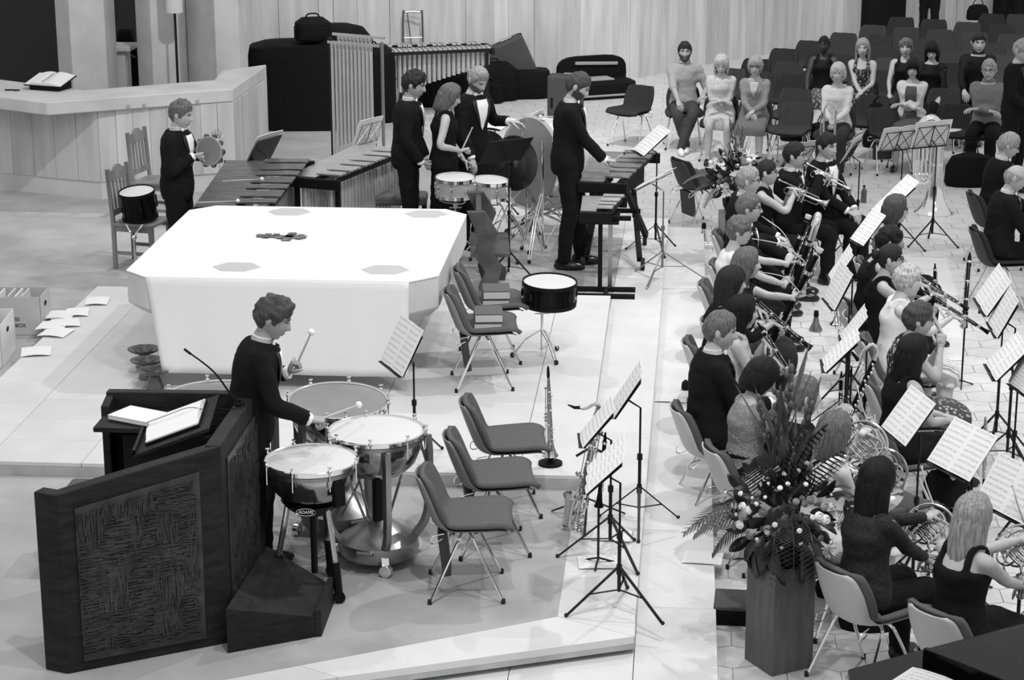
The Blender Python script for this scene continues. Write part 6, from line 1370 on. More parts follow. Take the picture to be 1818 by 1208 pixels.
# score stands of the orchestra
for lb, sl, a in (('stand before the bare backed horn player', 'open score in front of the long black dress', (1.36, 12.53, .92, 286, 36, .40, .32)), ('stand before the black haired horn player', 'open score between the black dress and the fair haired horn player', (1.62, 11.91, .92, 299, 38, .42, .31)), ('stand before the fair haired horn player', 'open score cut by the right picture edge, nearest the camera', (1.83, 11.2, .93, 299, 30, .47, .3)),
    ('stand at right with a tall double score, farther of two', 'upper page of the tall score at the right edge', (2.27, 15.43, .99, 271, 33, .57, .31)), ('stand at right with a tall double score, nearer of two', 'lower page of the tall score at the right edge', (2.3, 14.98, .94, 270, 27, .47, .31)), ('stand at right behind the tall score', 'slanting score at right below the tall score', (2.15, 13.97, .92, 271, 43, .44, .3)), ('low stand at the right picture edge', 'small score at the right edge above the flute', (2.3, 13.7, .88, 284, 27, .36, .22)),
    ('stand before the bassoons, nearer of two', 'score in front of the bassoons, nearer of two', (1.17, 15.73, .91, 278, 26, .42, .31)), ('stand before the bassoons, farther of two', 'score in front of the bassoons, farther of two', (1.23, 16.44, .92, 270, 33, .4, .29)), ('stand before the clarinets, nearer of two', 'score in front of the clarinets, nearer of two', (1.03, 14.07, .91, 269, 44, .36, .33)), ('stand before the clarinets, farther of two', 'score in front of the clarinets, farther of two', (1.20, 14.7, .91, 269, 36, .36, .28)),
    ('stand before the trumpets with fanned pages', 'fanned pages slanting up before the trumpets', (1.77, 18.53, 1.0, 281, 46, .36, .44)), ('stand with black folder before the trumpets', 'dark edged page below the fanned pages', (1.53, 17.74, .92, 289, 39, .28, .32))):
    music_stand('black '+lb, *a, kind='solid', sheets=[sl], spin=rnd(0, 1.5))
for i, a in enumerate(((2.24, 22.04, .91, 212, 24, .44, .28), (2.62, 22.21, .92, 210, 17, .47, .29))): music_stand(('left', 'right')[i]+' of two black wire stands before the tuba, seen from behind', *a, kind='wire', sheets=[('left', 'right')[i]+' white score on the wire stands before the tuba'])
q = G(1410, 280, .95); music_stand('wire stand with a pale sheet behind the trumpeters', q.x, q.y, .88, 215, 35, .36, .3, 'wire', sheets=['pale sheet behind the trumpeter with glasses']); q = G(1500, 275, .95); music_stand('wire stand with a pale sheet right of the brass player', q.x, q.y, .88, 250, 30, .3, .3, 'wire', sheets=['pale sheet right of the dark haired brass player'], pages=1)
# piano at the bottom right
pz = .92
def pg(px, py, z): q = G(px, py, z); return (q.x, q.y)
P0_ = [pg(1505, 1188, pz), pg(1640, 1152, pz), pg(1900, 1085, pz), pg(1990, 1330, pz), pg(1560, 1420, pz)]; r = thing('grand_piano', 'black glossy piano top in the bottom right corner', 'piano', (*P0_[0], ZF)); o0 = V((*P0_[0], 0)); rel = lambda P: [(x-o0.x, y-o0.y) for x, y in P]
MB().prism(rel(P0_), .55, pz-ZF).build('case', 'black_gloss', r, 0, .01); MB().prism(rel([pg(1642, 1148, pz+.06), pg(1900, 1088, pz+.06), pg(1960, 1280, pz+.06), pg(1830, 1224, pz+.06)]), pz-ZF, pz-ZF+.05).build('lid', 'black_gloss', r, 0, .01)
a, b = V((*rel([pg(1642, 1150, pz+.08)])[0], pz-ZF+.04)), V((*rel([pg(1840, 1228, pz+.08)])[0], pz-ZF+.04)); MB().bar(a, b, .03, .08).build('music_desk', 'black_gloss', r, 0, .005)
for px, py in ((1540, 1200), (1880, 1120), (1700, 1330)): q = rel([pg(px, py, pz)])[0]; MB().lathe([(.03, 0), (.05, .1), (.06, .55)], 12, Mx.Translation((q[0]*.8+.05, q[1]*.8, 0))).build('leg', 'black_gloss', r)
q = G(1590, 1215, pz+.0); sheet('white sheet lying on the piano', (q.x, q.y-.15, pz+.004), (.8, -.6, 0), (.6, .8, 0), .22, .3, 1)
# flower pedestal bag, floor bags
q = G(1300, 1110, ZF); r = thing('instrument_case', 'flat dark case lying on the tiles left of the flower pedestal', 'case', (q.x+.06, q.y+.12, ZF), R(-3)); MB().box((0, 0, .05), (.34, .3, .09)).build('base', 'case_black', r, 0, .012); MB().box((0, 0, .11), (.34, .3, .03)).build('lid', 'case_grey', r, 0, .012); MB().tube(cr([(.02, .15, .12), (.06, .17, .14), (.1, .15, .12)], 3), .006, 6).build('handle', 'steel', r)
for px, py, lb, s in ((1490, 1070, 'black bag under the black haired horn player', .3), (1672, 895, 'black bag on the floor beneath the flower print skirt', .26), (1540, 1130, 'dark document bag hanging behind the nearest horn chair', .34)):
    q = G(px, py, ZF); r = thing('floor_bag', lb, 'bag', (q.x, q.y+.1, ZF), rnd(-.4, .4)); MB().loft([[V((s*w_*cos(a), s*.4*w_*sin(a), z)) for a in [2*pi*i/14 for i in range(14)]] for w_, z in ((.45, 0), (.5, .05), (.48, s*.5), (.36, s*.75), (.2, s*.8))]).build('bag_body', 'case_black', r); MB().tube(cr([(-.08, 0, s*.75), (-.04, 0, s*1.05), (.04, 0, s*1.05), (.08, 0, s*.75)], 4), .007, 6).build('strap', 'black', r)

for px, py, y, lb in ((1491, 742, 13.6, 'black peg under the clarinet between the score stands'), (1660, 537, 16.4, 'black peg under the cor anglais'), (1747, 846, 12.6, 'black peg under the upright silver flute'), (1718, 927, 11.9, 'black peg under the clarinet by the fair haired horn player'), (1505, 742, 13.2, 'black peg under the bass clarinet'), (1713, 578, 17.0, 'black peg under the bassoon joint')):
    q = GY(px, py, y); peg(lb, q.x, q.y, ZF, q.z)

def crumple(name, label, cat, px, py, z, s, m, seed, flat=.6):
    q = G(px, py, z); b = MB(); b.ell((0, 0, 0), (s, s*.8, s*flat), 18, 12); b.v = [p*(1+.45*noise.noise(p*(3.2/s)*.6+V((seed, 0, 0)))+.2*noise.noise(p*(8/s)*.6)) for p in b.v]; lo = min(p.z for p in b.v); b.v = [p-V((0, 0, max(lo, -s*flat*.8))) for p in b.v]; b.v = [V((p.x, p.y, max(p.z, 0))) for p in b.v]
    o = b.build(name, m, None, 25); o.location = (q.x, q.y, z); return tag(o, label, cat)
crumple('plastic_bag', 'crumpled grey plastic bag on the tiles left of the large flowers', 'bag', 1303, 985, ZF, .15, 'paper_grey', 3)
q = G(1237, 400, ZF); r = crumple('folded_jacket', 'crumpled dark jacket left on the chair by the flower pedestal', 'jacket', 1237, 400, ZF, .19, 'fabric_mid', 7, .5); r.location = (q.x+.04, q.y+.02, ZF+.455)

# ------------------------------------------------------------------ audience
AG = 'empty audience chairs'
def seated(label, px, py, face, fem, clabel, **kw): return player(label, px, py, face, kw.pop('lean', .0), fem, ch=clabel, fabric='fabric_dark', vox=.017, **kw)
seated('smiling bearded man in pale shirt with rolled sleeves and white shoes', 1216, 86, 183, 0, 'dark chair under the man in the pale shirt', top='shirt', topm='shirt_mid', sleeve=.62, bottom='jeans', botm='denim', hairs=('short', 'hair_dark', 0), beard='hair_brown', shoe='shoe_white', knees=((.1, .42, .5), (-.1, .42, .5)), feet=((-.03, .40, .09), (.06, .55, .09)), RH=(.08, .42, .62), LH=(-.24, .25, .72), skin='skin_warm')
seated('laughing blond woman in patterned top and bare legs', 1281, 107, 176, 1, 'dark chair under the laughing blond woman', head=(0, .4), top='tee', topm='print_pale', sleeve=.5, bottom='skirt', botm='print_pale', hem=.42, hairs=('long', 'hair_pale', .18), RH=(-.05, .24, .78), LH=(.05, .25, .76), skin='skin')
seated('older woman in mid grey cardigan with short fair hair', 1341, 112, 172, 1, 'dark chair under the woman in the grey cardigan', top='cardigan', topm='cardigan', botm='skirt_mid', bottom='skirt', hem=.6, hairs=('bob', 'hair_grey', .03), glasses=True, RH=(.0, .3, .68), LH=(-.02, .3, .7))
seated('elderly fair haired woman in pale mottled jacket', 1488, 124, 168, 1, 'dark chair under the woman in the mottled jacket', top='shirt', topm='knit_pale', sleeve=1.0, bottom='trousers', botm='trouser_grey', hairs=('bob', 'hair_pale', .07), RH=(.03, .3, .68), LH=(-.03, .3, .68))
seated('dark skinned woman with cropped hair in dark top', 1463, 74, 168, 1, 'dark chair under the woman with cropped hair', top='sleeveless', topm='black', bottom='skirt', botm='print_skirt', hem=.6, hairs=('short', 'hair_black', 0), skin='skin_dark', puff=.5)
seated('young woman with long wavy fair hair in dark floral dress', 1532, 80, 170, 1, 'dark chair under the young woman in the floral dress', top='sleeveless', topm='print_floral', bottom='skirt', botm='print_floral', hem=.5, hairs=('long', 'hair_blond', .22), neckline=.74, RH=(-.02, .3, .66), LH=(-.04, .28, .68))
seated('woman with glasses and crossed arms in pale cardigan and dark pinafore', 1621, 116, 168, 1, 'dark chair under the woman with crossed arms', top='cardigan', topm='knit_pale', sleeve=1.01, botm='pinafore', bottom='skirt', hem=.52, glasses=True, hairs=('fringe', 'hair_black', .12), RH=(-.1, .22, .76), LH=(.1, .24, .8))
seated('woman with swept up fair hair in black sleeveless top', 1608, 79, 170, 1, 'dark chair under the woman in black sleeveless top', top='sleeveless', topm='black', bottom='trousers', botm='trouser_grey', hairs=('pixie', 'hair_mid', 0))
seated('woman with long black hair and glasses in black', 1655, 84, 165, 1, 'dark chair under the black haired woman with glasses', top='shirt', topm='black', bottom='trousers', glasses=True, hairs=('fringe', 'hair_black', .2), head=(.1, .25))
seated('heavy set dark haired man in dark jacket', 1738, 69, 165, 0, 'dark chair under the man in the dark jacket', top='shirt', topm='black', bottom='trousers', k=1.05, hairs=('short', 'hair_dark', 0), head=(.3, .1), RH=(.1, .36, .66), LH=(-.1, .36, .66))
seated('grey haired man in checked shirt with crossed arms', 1756, 118, 165, 0, 'dark chair under the man in the checked shirt', top='shirt', topm='shirt_check', bottom='trousers', hairs=('short', 'hair_grey', 0), glasses=True, RH=(-.08, .24, .78), LH=(.1, .25, .8))
# empty chairs: pixel of the top of each backrest
BT = [(1142, 152, 'at the aisle beside the man in the pale shirt'), (1346, 105, 'behind the woman in the grey cardigan'), (1358, 128, 'directly behind the grey cardigan'), (1395, 87, 'at the left end of the third row'), (1301, 122, 'behind the laughing blond woman'), (1403, 110, 'left of the cropped haired woman, third chair back'), (1410, 133, 'left of the cropped haired woman, second chair back'), (1415, 158, 'left of the mottled jacket, upper of two'), (1418, 183, 'left of the mottled jacket, lower of two'),
      (1441, 73, 'behind the cropped haired woman'), (1462, 93, 'at the shoulder of the cropped haired woman'), (1500, 59, 'at the left end of the row by the wall'), (1509, 78, 'left behind the floral dress, upper'), (1506, 98, 'left behind the floral dress, lower'), (1553, 45, 'nearest the dark doorway'), (1563, 63, 'second below the dark doorway'), (1573, 83, 'right behind the floral dress, upper'), (1581, 104, 'right behind the floral dress, lower'), (1578, 126, 'right beside the floral dress'), (1553, 170, 'in the front row with a black bag'),
      (1602, 31, 'in the last row right of the doorway'), (1611, 49, 'in the second last row right of the doorway'), (1623, 67, 'above the swept up hair'), (1633, 87, 'beside the swept up hair'), (1660, 35, 'in the last row under the standing visitor'), (1671, 53, 'in the second last row under the standing visitor'), (1685, 71, 'pale lit above the black haired woman'), (1700, 93, 'right above the black haired woman'), (1700, 113, 'right beside the black haired woman'), (1720, 40, 'in the last row, left of the dark jacket'), (1732, 58, 'above the dark jacket'),
      (1761, 78, 'behind the dark jacket'), (1776, 99, 'right behind the dark jacket'), (1763, 25, 'in the topmost row, second from right'), (1780, 43, 'in the row below the topmost, at right'), (1797, 61, 'near the right edge above the standing man'), (1811, 26, 'in the topmost row at the right edge'), (1679, 158, 'in the front row right of the crossed arms, upper'), (1697, 184, 'in the front row right of the crossed arms, lower')]
for px, py, lb in BT:
    rz = R(162 if px > 1200 else 150); q = G(px, py, ZF+.757); f = V((-sin(rz), cos(rz), 0)); chair('empty dark shell chair '+lb, (q.x+f.x*.27, q.y+f.y*.27, ZF), rz, 'fabric_dark')
for px, py, face, fab, lb in ((1237, 400, -60, 'fabric_dark', 'dark shell chair with a jacket on it left of the flower pedestal'), (1575, 305, 200, 'fabric_dark', 'dark shell chair behind the tuba'), (1600, 420, -60, 'fabric_dark', '')):
    if lb: q = G(px, py, ZF); chair(lb, (q.x, q.y, ZF), R(face), fab, True)
q = G(1690, 300, ZF); chair('dark shell chair with a white sheet on its seat', (q.x, q.y, ZF), R(165), 'fabric_dark'); s_ = G(1700, 278, ZF+.47); sheet('white sheet on the seat of the dark chair', (q.x, q.y-.1, ZF+.472), (.97, .2, 0), (-.2, .97, 0), .28, .2, 1, 'paper')
# doorways and visitors by the back wall
for i, (a, b, h) in enumerate(((V((3.2, 37.42, 0)), V((3.86, 37.95, 0)), 2.1), (V((5.75, 39.1, 0)), V((6.6, 39.65, 0)), 2.1))):
    d = b-a; n = V((d.y, -d.x, 0)).normalized()*.12
    dr = struct(MB().prism([(a.x+n.x, a.y+n.y), (b.x+n.x, b.y+n.y), (b.x-n.x*3, b.y-n.y*3), (a.x-n.x*3, a.y-n.y*3)], ZF, h).build('door_%d' % (i+1), 'black', None, 0))
    p, q = a.lerp(b, .8)+n*1.4, a.lerp(b, .93)+n*1.4; MB().tube([p+V((0, 0, 1.55)), q+V((0, 0, 1.7))], .025, 6).build('handle', 'steel', dr)
q = GY(1648, 60, 37.6); person('visitor in black standing at the back wall, only legs in view', (q.x, q.y, ZF), R(170), 'stand', k=1.02, vox=.02, top='suit', hairs=('short', 'hair_dark', 0))
q = GY(1792, 50, 38.6); person('visitor in black at the far right of the back wall', (q.x, q.y, ZF), R(165), 'stand', k=1.02, vox=.02, top='suit', hairs=('short', 'hair_dark', 0))
for px, py, lb, s, z in ((1735, 35, 'black bag on a back row chair', .4, ZF+.46), (1462, 262, 'black handbag on the floor in front of the mottled jacket', .5, ZF), (1562, 212, 'black bag on the empty front row chair', .34, ZF+.46), (1556, 262, 'dark bag under the empty front row chair', .38, ZF), (1720, 330, 'large black instrument case under the chair with the white sheet', .6, ZF), (1410, 250, 'dark bag under the chair behind the trumpeters', .38, ZF)):
    q = G(px, py, z); r = thing('black_bag', lb, 'bag', (q.x, q.y, z), rnd(-.3, .3)); MB().loft([[V((s*w_*cos(a)*.9, s*.45*w_*sin(a), zz*s)) for a in [2*pi*i/16 for i in range(16)]] for w_, zz in ((.5, 0), (.56, .08), (.54, .4), (.42, .6), (.2, .66))]).build('bag_body', 'case_black', r); MB().tube(cr([(-.1, 0, s*.6), (-.05, 0, s*.85), (.05, 0, s*.85), (.1, 0, s*.6)], 4), .008, 6).build('strap', 'black', r)

# ------------------------------------------------------------------ cases against the back wall
r = thing('covered_piano', 'large piano under a black cover piled against the back wall', 'covered piano', (*GY(545, 205, 28.6)[:2], ZF), R(6)); zz = GY(545, 75, 28.6).z-ZF
MB().loft([[V((w_*.78*(abs(cos(a))**.6)*(1 if cos(a) > 0 else -1)+dx, .45*(abs(sin(a))**.6)*(1 if sin(a) > 0 else -1), z)) for a in [2*pi*i/24 for i in range(24)]] for w_, dx, z in ((.95, 0, 0), (1, 0, .3), (1.02, 0, zz*.8), (.97, 0, zz*.97), (.8, 0, zz))]).build('cover', 'case_black', r); MB().loft([[V((.5*w_*cos(a)+.45, .3*w_*sin(a), z)) for a in [2*pi*i/16 for i in range(16)]] for w_, z in ((1, zz*.9), (.95, zz*1.05), (.7, zz*1.18), (.3, zz*1.22))]).build('cover_hump', 'case_black', r)
def softcase(label, px, py, Y, dims, rz=0, rx=0, m='case_black', name='drum_case', hump=.25):
    q = GY(px, py, Y) if name == 'hat_case' else G(px, py, ZF)-V((0, .5 if px > 700 else 0, 0)); sx, sy, sz = dims; r = thing(name, label, 'case', (q.x, q.y, q.z+.012), R(rz)); r.rotation_euler = (R(rx), 0, R(rz))
    MB().loft([[V((sx/2*w_*(abs(cos(a))**.55)*(1 if cos(a) > 0 else -1), sy/2*w_*(abs(sin(a))**.55)*(1 if sin(a) > 0 else -1), z)) for a in [2*pi*i/24 for i in range(24)]] for w_, z in ((.93, 0), (1, sz*.06), (1, sz*(1-hump)), (.94, sz*(1-hump*.35)), (.6, sz))]).build('case_body', m, r); MB().tube(cr([(-.1, 0, sz*.97), (-.06, 0, sz+.05), (.06, 0, sz+.05), (.1, 0, sz*.97)], 4), .012, 6).build('handle', 'black', r); MB().tube([(sx/2*1.005*(abs(cos(a))**.55)*(1 if cos(a) > 0 else -1), sy/2*1.005*(abs(sin(a))**.55)*(1 if sin(a) > 0 else -1), sz*.55) for a in [2*pi*i/28 for i in range(28)]], .005, 5, closed=True).build('zip', 'black', r); return r
softcase('rounded black helmet shaped case on top of the covered piano', 556, 72, 28.5, (.5, .4, .3), 20, 0, hump=.6, name='hat_case'); softcase('black case between the covered piano and the chimes', 660, 215, 28.9, (.7, .6, 1.05), 5); softcase('black slumped bag on the floor in front of the covered piano', 520, 222, 26.6, (.45, .3, .2), 10, hump=.7); softcase('dark low bag heap left of the covered piano', 480, 215, 28.0, (.6, .4, .5), 0); softcase('black amplifier shaped case under the parked vibraphone', 792, 178, 29.0, (.75, .35, .5), 6, hump=.08); softcase('black bag heap right of the parked vibraphone', 880, 168, 30.6, (.75, .4, .55), 12, hump=.5)
def suitcase(label, px, py, Y, w_, d, h, rz, tilt=0, m='case_grey', lift=0.0):
    q = GY(px, py, Y); r = thing('suitcase', label, 'suitcase', (q.x, q.y, ZF+lift)); r.rotation_euler = (0, R(tilt), R(rz))
    MB().box((0, 0, h/2+.06), (w_, d, h)).build('shell', m, r, 0, .04); MB().box((w_*.1, 0, h+.07), (w_*.3, d*.3, .02)).build('top_handle', 'steel', r, 0, .006); MB().box((-w_*.35, -d/2-.008, h*.5), (.03, .02, h*.22)).build('side_handle', 'black', r, 0, .006); MB().box((0, 0, h*.5+.06), (w_*1.004, .02, h*1.004)).build('zip_seam', 'black', r, 0)
    for sx in (-1, 1):
        for sy in (-1, 1): MB().lathe([(.001, -.012), (.03, -.012), (.03, .012), (.001, .012)], 12, Mx.Translation((sx*w_*.38, sy*d*.3, .03)) @ Mx.Rotation(pi/2, 4, 'Y')).build('wheel', 'rubber', r)
    return r
suitcase('upright grey hard suitcase on small wheels', 1004, 186, 29.0, .48, .26, .64, -8); suitcase('tilted grey suitcase leaning open against the pile', 930, 160, 31.3, .6, .3, .72, 10, -24, lift=.12)
r = softcase('black drum case beneath the tilted grey suitcase', 930, 163, 30.9, (.85, .5, .42), 8, hump=.1)
q = GY(1062, 137, 31.4); r = thing('open_gig_bag', 'open black instrument bag with pale lining beside the suitcases', 'case', (q.x, q.y, ZF), R(26)); MB().loft([[V((.55*w_*(abs(cos(a))**.5)*(1 if cos(a) > 0 else -1), .3*w_*(abs(sin(a))**.6)*(1 if sin(a) > 0 else -1), z)) for a in [2*pi*i/22 for i in range(22)]] for w_, z in ((1, 0), (1.03, .05), (1.02, .22), (.92, .25))]).build('base', 'case_black', r)
MB().loft([[V((.56*w_*(abs(cos(a))**.45)*(1 if cos(a) > 0 else -1), .22+y, .3+.28*w_*(abs(sin(a))**.6)*(1 if sin(a) > 0 else -1))) for a in [2*pi*i/22 for i in range(22)]] for w_, y in ((.9, .12), (1, .08), (1, 0), (.86, -.01))]).build('lid', 'case_black', r); MB().box((.05, .18, .47), (.7, .02, .05), Mx.Rotation(.05, 3, 'Y')).build('lining', 'lining', r, 0, .01); MB().box((-.1, -.02, .27), (.6, .3, .03)).build('inner_tray', 'lining', r, 0, .015); MB().box((.0, -.31, .06), (.95, .02, .03)).build('trim', 'lining', r, 0, .008)
q = GY(735, 180, 30.7); r = thing('hand_truck', 'bent tube frame of a hand truck standing behind the vibraphone', 'hand truck', (q.x, q.y, ZF), R(8)); zz = GY(735, 22, 30.7).z-ZF; zm = GY(735, 67, 30.7).z-ZF
MB().tube(cr([(-.14, 0, .1), (-.14, 0, zz-.08), (-.1, 0, zz), (.1, 0, zz), (.14, 0, zz-.08), (.14, 0, .1)], 5), .015, 8).build('frame', 'steel', r); MB().tube([(-.14, 0, zm), (.14, 0, zm)], .012, 7).build('cross_bar', 'steel', r); MB().tube(cr([(-.08, .01, zz), (-.05, .02, zm+.1), (-.02, .02, zm-.2), (-.02, 0, .2)], 4), .01, 7).build('strap_bar', 'steel', r); MB().box((0, -.12, .03), (.34, .24, .015)).build('toe_plate', 'steel', r, 0)
for s in (-1, 1): MB().lathe([(.001, -.02), (.09, -.02), (.09, .02), (.001, .02)], 16, Mx.Translation((s*.19, .06, .09)) @ Mx.Rotation(pi/2, 4, 'Y')).build('wheel', 'rubber', r)
softcase('black bag on the floor right of the tall man', 870, 172, 29.8, (.5, .3, .3), -10, hump=.4)

# ------------------------------------------------------------------ flowers
mat('stem_green', .10, .5, var=.3, scale=15, rand=.3); mat('leaf_gloss', .03, .2, spec=.8)
def leafmesh(L, w_, m, fold=.25, droop=.3, name='leaf', n=7):
    b = MB(); rows = []
    for i in range(n):
        t = i/(n-1); ww = w_*(sin(pi*min(1, t*.92+.04))**.8); z = L*t*(1-droop*t*.5); y = -L*droop*t*t
        rows.append([V((-ww, y+fold*ww, z)), V((0, y, z)), V((ww, y+fold*ww, z))])
    b.grid(rows, .0015); return b.mesh(name, m, 180)
def frondmesh(L, m, n=16, w_=.16, arch=.5):
    b = MB(); sp = [V((0, -L*arch*(i/n)**2*.6, L*(i/n)*(1-.2*arch*i/n))) for i in range(n+1)]; b.tube(sp, [.005, .002], 5)
    for i in range(2, n+1):
        for s in (-1, 1):
            p = sp[i]; l = w_*(sin(pi*(.12+.84*i/n))**.6); d = V((s*.85, -.25, .55)).normalized(); q = p+d*l+V((0, -.02, -.2*l)); side = V((0, 0, .007))
            b.add([p-side, p+side, p.lerp(q, .6)+V((0, 0, .006)), q, p.lerp(q, .6)-V((0, 0, .006))], [(0, 1, 2, 3, 4)])
    return b.mesh('palm_frond', m, 180)
def mummesh(rad, m):
    b = MB(); rs = random.Random(3)
    for k in range(54):
        a = rs.uniform(0, 2*pi); e = rs.uniform(-.25, 1.4); d = V((cos(a)*cos(e), sin(a)*cos(e), sin(e))); s = d.cross(V((0, 0, 1))).normalized()*rad*.075; L = rad*rs.uniform(.75, 1.05)
        b.add([d*.01-s*.5, d*.01+s*.5, d*L*.6+s, d*L+V((0, 0, rad*.08)), d*L*.6-s], [(0, 1, 2, 3, 4)])
    b.ell((0, 0, rad*.1), rad*.25, 8, 6); return b.mesh('chrysanthemum', m, 180)
def rosemesh(rad, m):
    b = MB()
    for k in range(3): b.lathe([(rad*.15, 0), (rad*(.55+.2*k), rad*.25), (rad*(.75+.12*k), rad*(.95-.22*k)), (rad*(.6+.14*k), rad*(1.02-.25*k)), (rad*(.45+.15*k), rad*.5)], 9, Mx.Rotation(k*.7, 4, 'Z'))
    b.ell((0, 0, rad*.62), (rad*.55, rad*.55, rad*.42), 8, 6); return b.mesh('blossom', m, 180)
def spikemesh(L, m, bm):
    b = MB(); b.tube(cr([(0, 0, 0), (.01, -.01, L*.5), (.05, -.03, L)], 5), [.004, .0015], 5)
    for i in range(12): t = .35+.65*i/12; b.ell((.05*t*t+rnd(-.012, .012), -.03*t*t, L*t), .011*(1.2-t*.7), 6, 4)
    return b.mesh('flower_spike', m, 180)
def gladmesh(L):
    b = MB(); b.tube(cr([(0, 0, 0), (0, 0, L*.5), (.02, 0, L)], 4), [.006, .003], 6)
    for k in range(5):
        a = k*1.3; z = L*(.05+.12*k); w_ = .016; d = V((cos(a)*.12, sin(a)*.12, .3+.02*k)); s_ = d.cross(V((0, 0, 1))).normalized()*w_; p = V((0, 0, z)); b.add([p-s_*.4, p+s_*.4, p+d*.6+s_, p+d, p+d*.6-s_], [(0, 1, 2, 3, 4)])
    for k in range(9): b.ell((.012*cos(k*2), .012*sin(k*2), L*(.55+.05*k)), (.014, .014, .026), 6, 5)
    return b.mesh('gladiolus_stem', 'stem_green', 180)
FM = dict(leafp=leafmesh(.15, .03, 'leaf_pale'), frondg=frondmesh(.4, 'leaf_gloss', 18, .2, 1.5), glad=gladmesh(.62), leaf=leafmesh(.17, .035, 'leaf'), big=leafmesh(.34, .06, 'leaf', droop=.7), blade=leafmesh(.5, .016, 'leaf_pale', droop=.25), frond=frondmesh(.46, 'leaf'), frond2=frondmesh(.42, 'leaf_pale', arch=.9), mum=mummesh(.075, 'petal_white'), rose=rosemesh(.032, 'petal_white'), rosem=rosemesh(.035, 'petal_mid'), spike=spikemesh(.5, 'petal_mid', None), tiny=rosemesh(.016, 'petal_white'))
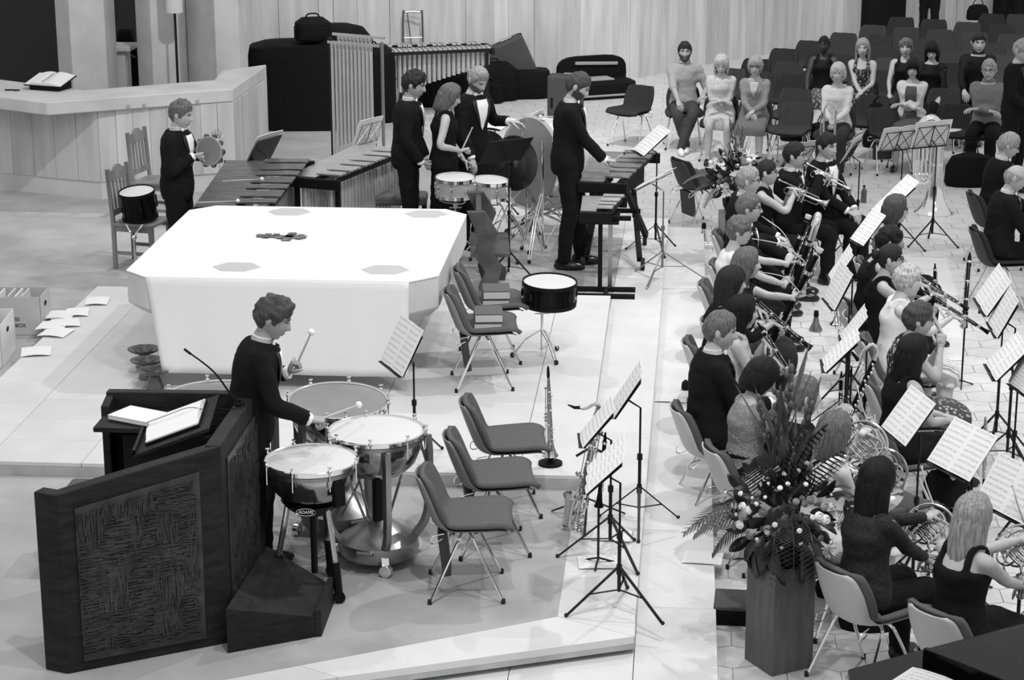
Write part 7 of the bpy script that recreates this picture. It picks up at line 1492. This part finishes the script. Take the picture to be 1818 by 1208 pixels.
def flowers(label, loc, big=True):
    """a tall, loose arrangement: foliage dome, fronds, blooms, each piece placed around the foam"""
    r = thing('flower_arrangement', label, 'flowers', loc); rs = random.Random(9 if big else 5)
    MB().lathe([(.001, 0), (.11, 0), (.14, .05), (.15, .12), (.12, .12), (.001, .09)], 18).build('bowl', 'black', r); MB().ell((0, 0, .2), (.13, .13, .15), 14, 10).build('foam', 'leaf', r)
    H, W = (.50, .30) if big else (.46, .25); Z0 = .30 if big else .32
    def put_(nm, key, az, el, rr=1.0, roll=0, sc=1.0, tilt=None):
        d = V((cos(az)*cos(el), sin(az)*cos(el), sin(el))); p = V((d.x*W*rr, d.y*W*rr, Z0+d.z*H*rr*(.6 if d.z > 0 else .55))); o = V(tilt).normalized() if tilt else d
        inst(nm, FM[key], r, Mx.Translation(p) @ o.to_track_quat('Z', 'Y').to_matrix().to_4x4() @ Mx.Rotation(roll, 4, 'Z') @ Mx.Scale(sc, 4))
    for i in range(150 if big else 120): put_('leaf', 'leaf' if rs.random() < .8 else 'leafp', rs.uniform(0, 6.28), rs.uniform(-.7, 1.5), rs.uniform(.3, .95), rs.uniform(0, 6.28), rs.uniform(.6, 1.1))
    if big:
        for az in (-2.9, -2.6, -2.2, -1.9, -3.2, -.9, -.4, .2): put_('large_leaf', 'big', az, -.75, .7, rs.uniform(-.4, .4), rs.uniform(.75, 1.0))
        for az, el, sc in ((-1.9, 1.15, 1.25), (-1.4, 1.3, 1.15), (-2.4, .95, 1.1), (-1.0, 1.0, 1.0)): put_('palm_frond', 'frond', az, el, .45, pi/2+rs.uniform(-.4, .4), sc)
        for az, el, sc in ((-2.95, .25, 1.0), (-2.7, .45, .95), (3.1, .05, .9), (-3.0, -.2, .75)): put_('palm_frond', 'frond2', az, el, .6, rs.uniform(-.3, .3), sc)
        for i in range(3): put_('palm_frond', 'frondg', -1.75+.3*i, .15, .75, rs.uniform(-.2, .2), .85)
        for az, el, sc in ((-1.5, 1.5, 1.2), (-2.0, 1.35, 1.05), (-.9, 1.3, 1.0), (-2.6, 1.3, .95), (-1.2, 1.2, 1.05)): put_('gladiolus_stem', 'glad', az, el, .6, rs.uniform(0, 6), sc)
        mums = [(-.35, .0), (-.5, -.55), (-2.5, .9)]; clus = [(-.8, .4), (-2.5, .2)]
    else:
        for az, el, sc in ((3.0, .35, 1.0), (-2.9, .15, .85), (-2.7, -.15, .8)): put_('palm_frond', 'frond2', az, el, .5, rs.uniform(-.3, .3), sc)
        for az, el, sc in ((-2.2, 1.3, .7), (-1.2, 1.4, .65)): put_('gladiolus_stem', 'glad', az, el, .6, rs.uniform(0, 6), sc)
        mums = [(-1.6, 1.2), (-.8, 1.0), (-.3, .5), (-2.0, -.3), (3.2, .55)]; clus = [(-1.2, .7), (-.5, .2), (-2.6, .45), (-1.0, .15), (-2.2, .0), (-.2, .9)]
    for i in range(7): put_('flower_spike', 'spike', rs.uniform(-3.1, .4), rs.uniform(.7, 1.3), .75, rs.uniform(0, 6.28), rs.uniform(.5, .75))
    for az, el in mums: put_('chrysanthemum', 'mum', az, el, 1.08, 0, 1.0, (cos(az)*.6, sin(az)*.6-.6, .7))
    for az, el in clus:
        for k in range(6): put_('blossom', 'rose' if rs.random() < .8 else 'rosem', az+rs.uniform(-.35, .35), el+rs.uniform(-.25, .25), rs.uniform(.9, 1.1), 0, rs.uniform(.6, 1.0))
    for i in range(18): put_('blossom', 'rosem', rs.uniform(-3.4, .5), rs.uniform(-.4, 1.2), rs.uniform(.85, 1.05), 0, rs.uniform(.5, .9))
    for i in range(34): put_('floret', 'tiny', rs.uniform(-3.4, .6), rs.uniform(-.4, 1.4), rs.uniform(.9, 1.2), 0, rs.uniform(.6, 1.1))
    return r
def plinth(label, corner_px, w_, h, rz, name='flower_pedestal', base=ZF, m='plinth'):
    q = G(*corner_px, base); r = thing(name, label, 'pedestal', (q.x, q.y, base)); a = R(rz); e1, e2 = V((cos(a), sin(a), 0)), V((-sin(a), cos(a), 0))
    pl = [(0, 0), (e1*w_)[:2], ((e1+e2)*w_)[:2], (e2*w_)[:2]]; MB().prism(pl, 0, h).build('column', m, r, 0, .006); MB().prism([(p[0]*1.0, p[1]*1.0) for p in pl], h, h+.004).build('top', m, r, 0); return V((q.x, q.y, 0))+(e1+e2)*w_/2+V((0, 0, base+h+.004))
c = plinth('square grey wooden pedestal under the large front flowers', (1370, 1203), .285, .63, 32); flowers('large dark arrangement of palm leaves and pale blooms on the front pedestal', c, True)
c = plinth('pale square pedestal under the white flowers at the back', (1297, 498), .27, .66, 30, m='plinth_pale'); flowers('arrangement of white chrysanthemums and small roses on the rear pedestal', c, False)
run_remesh()
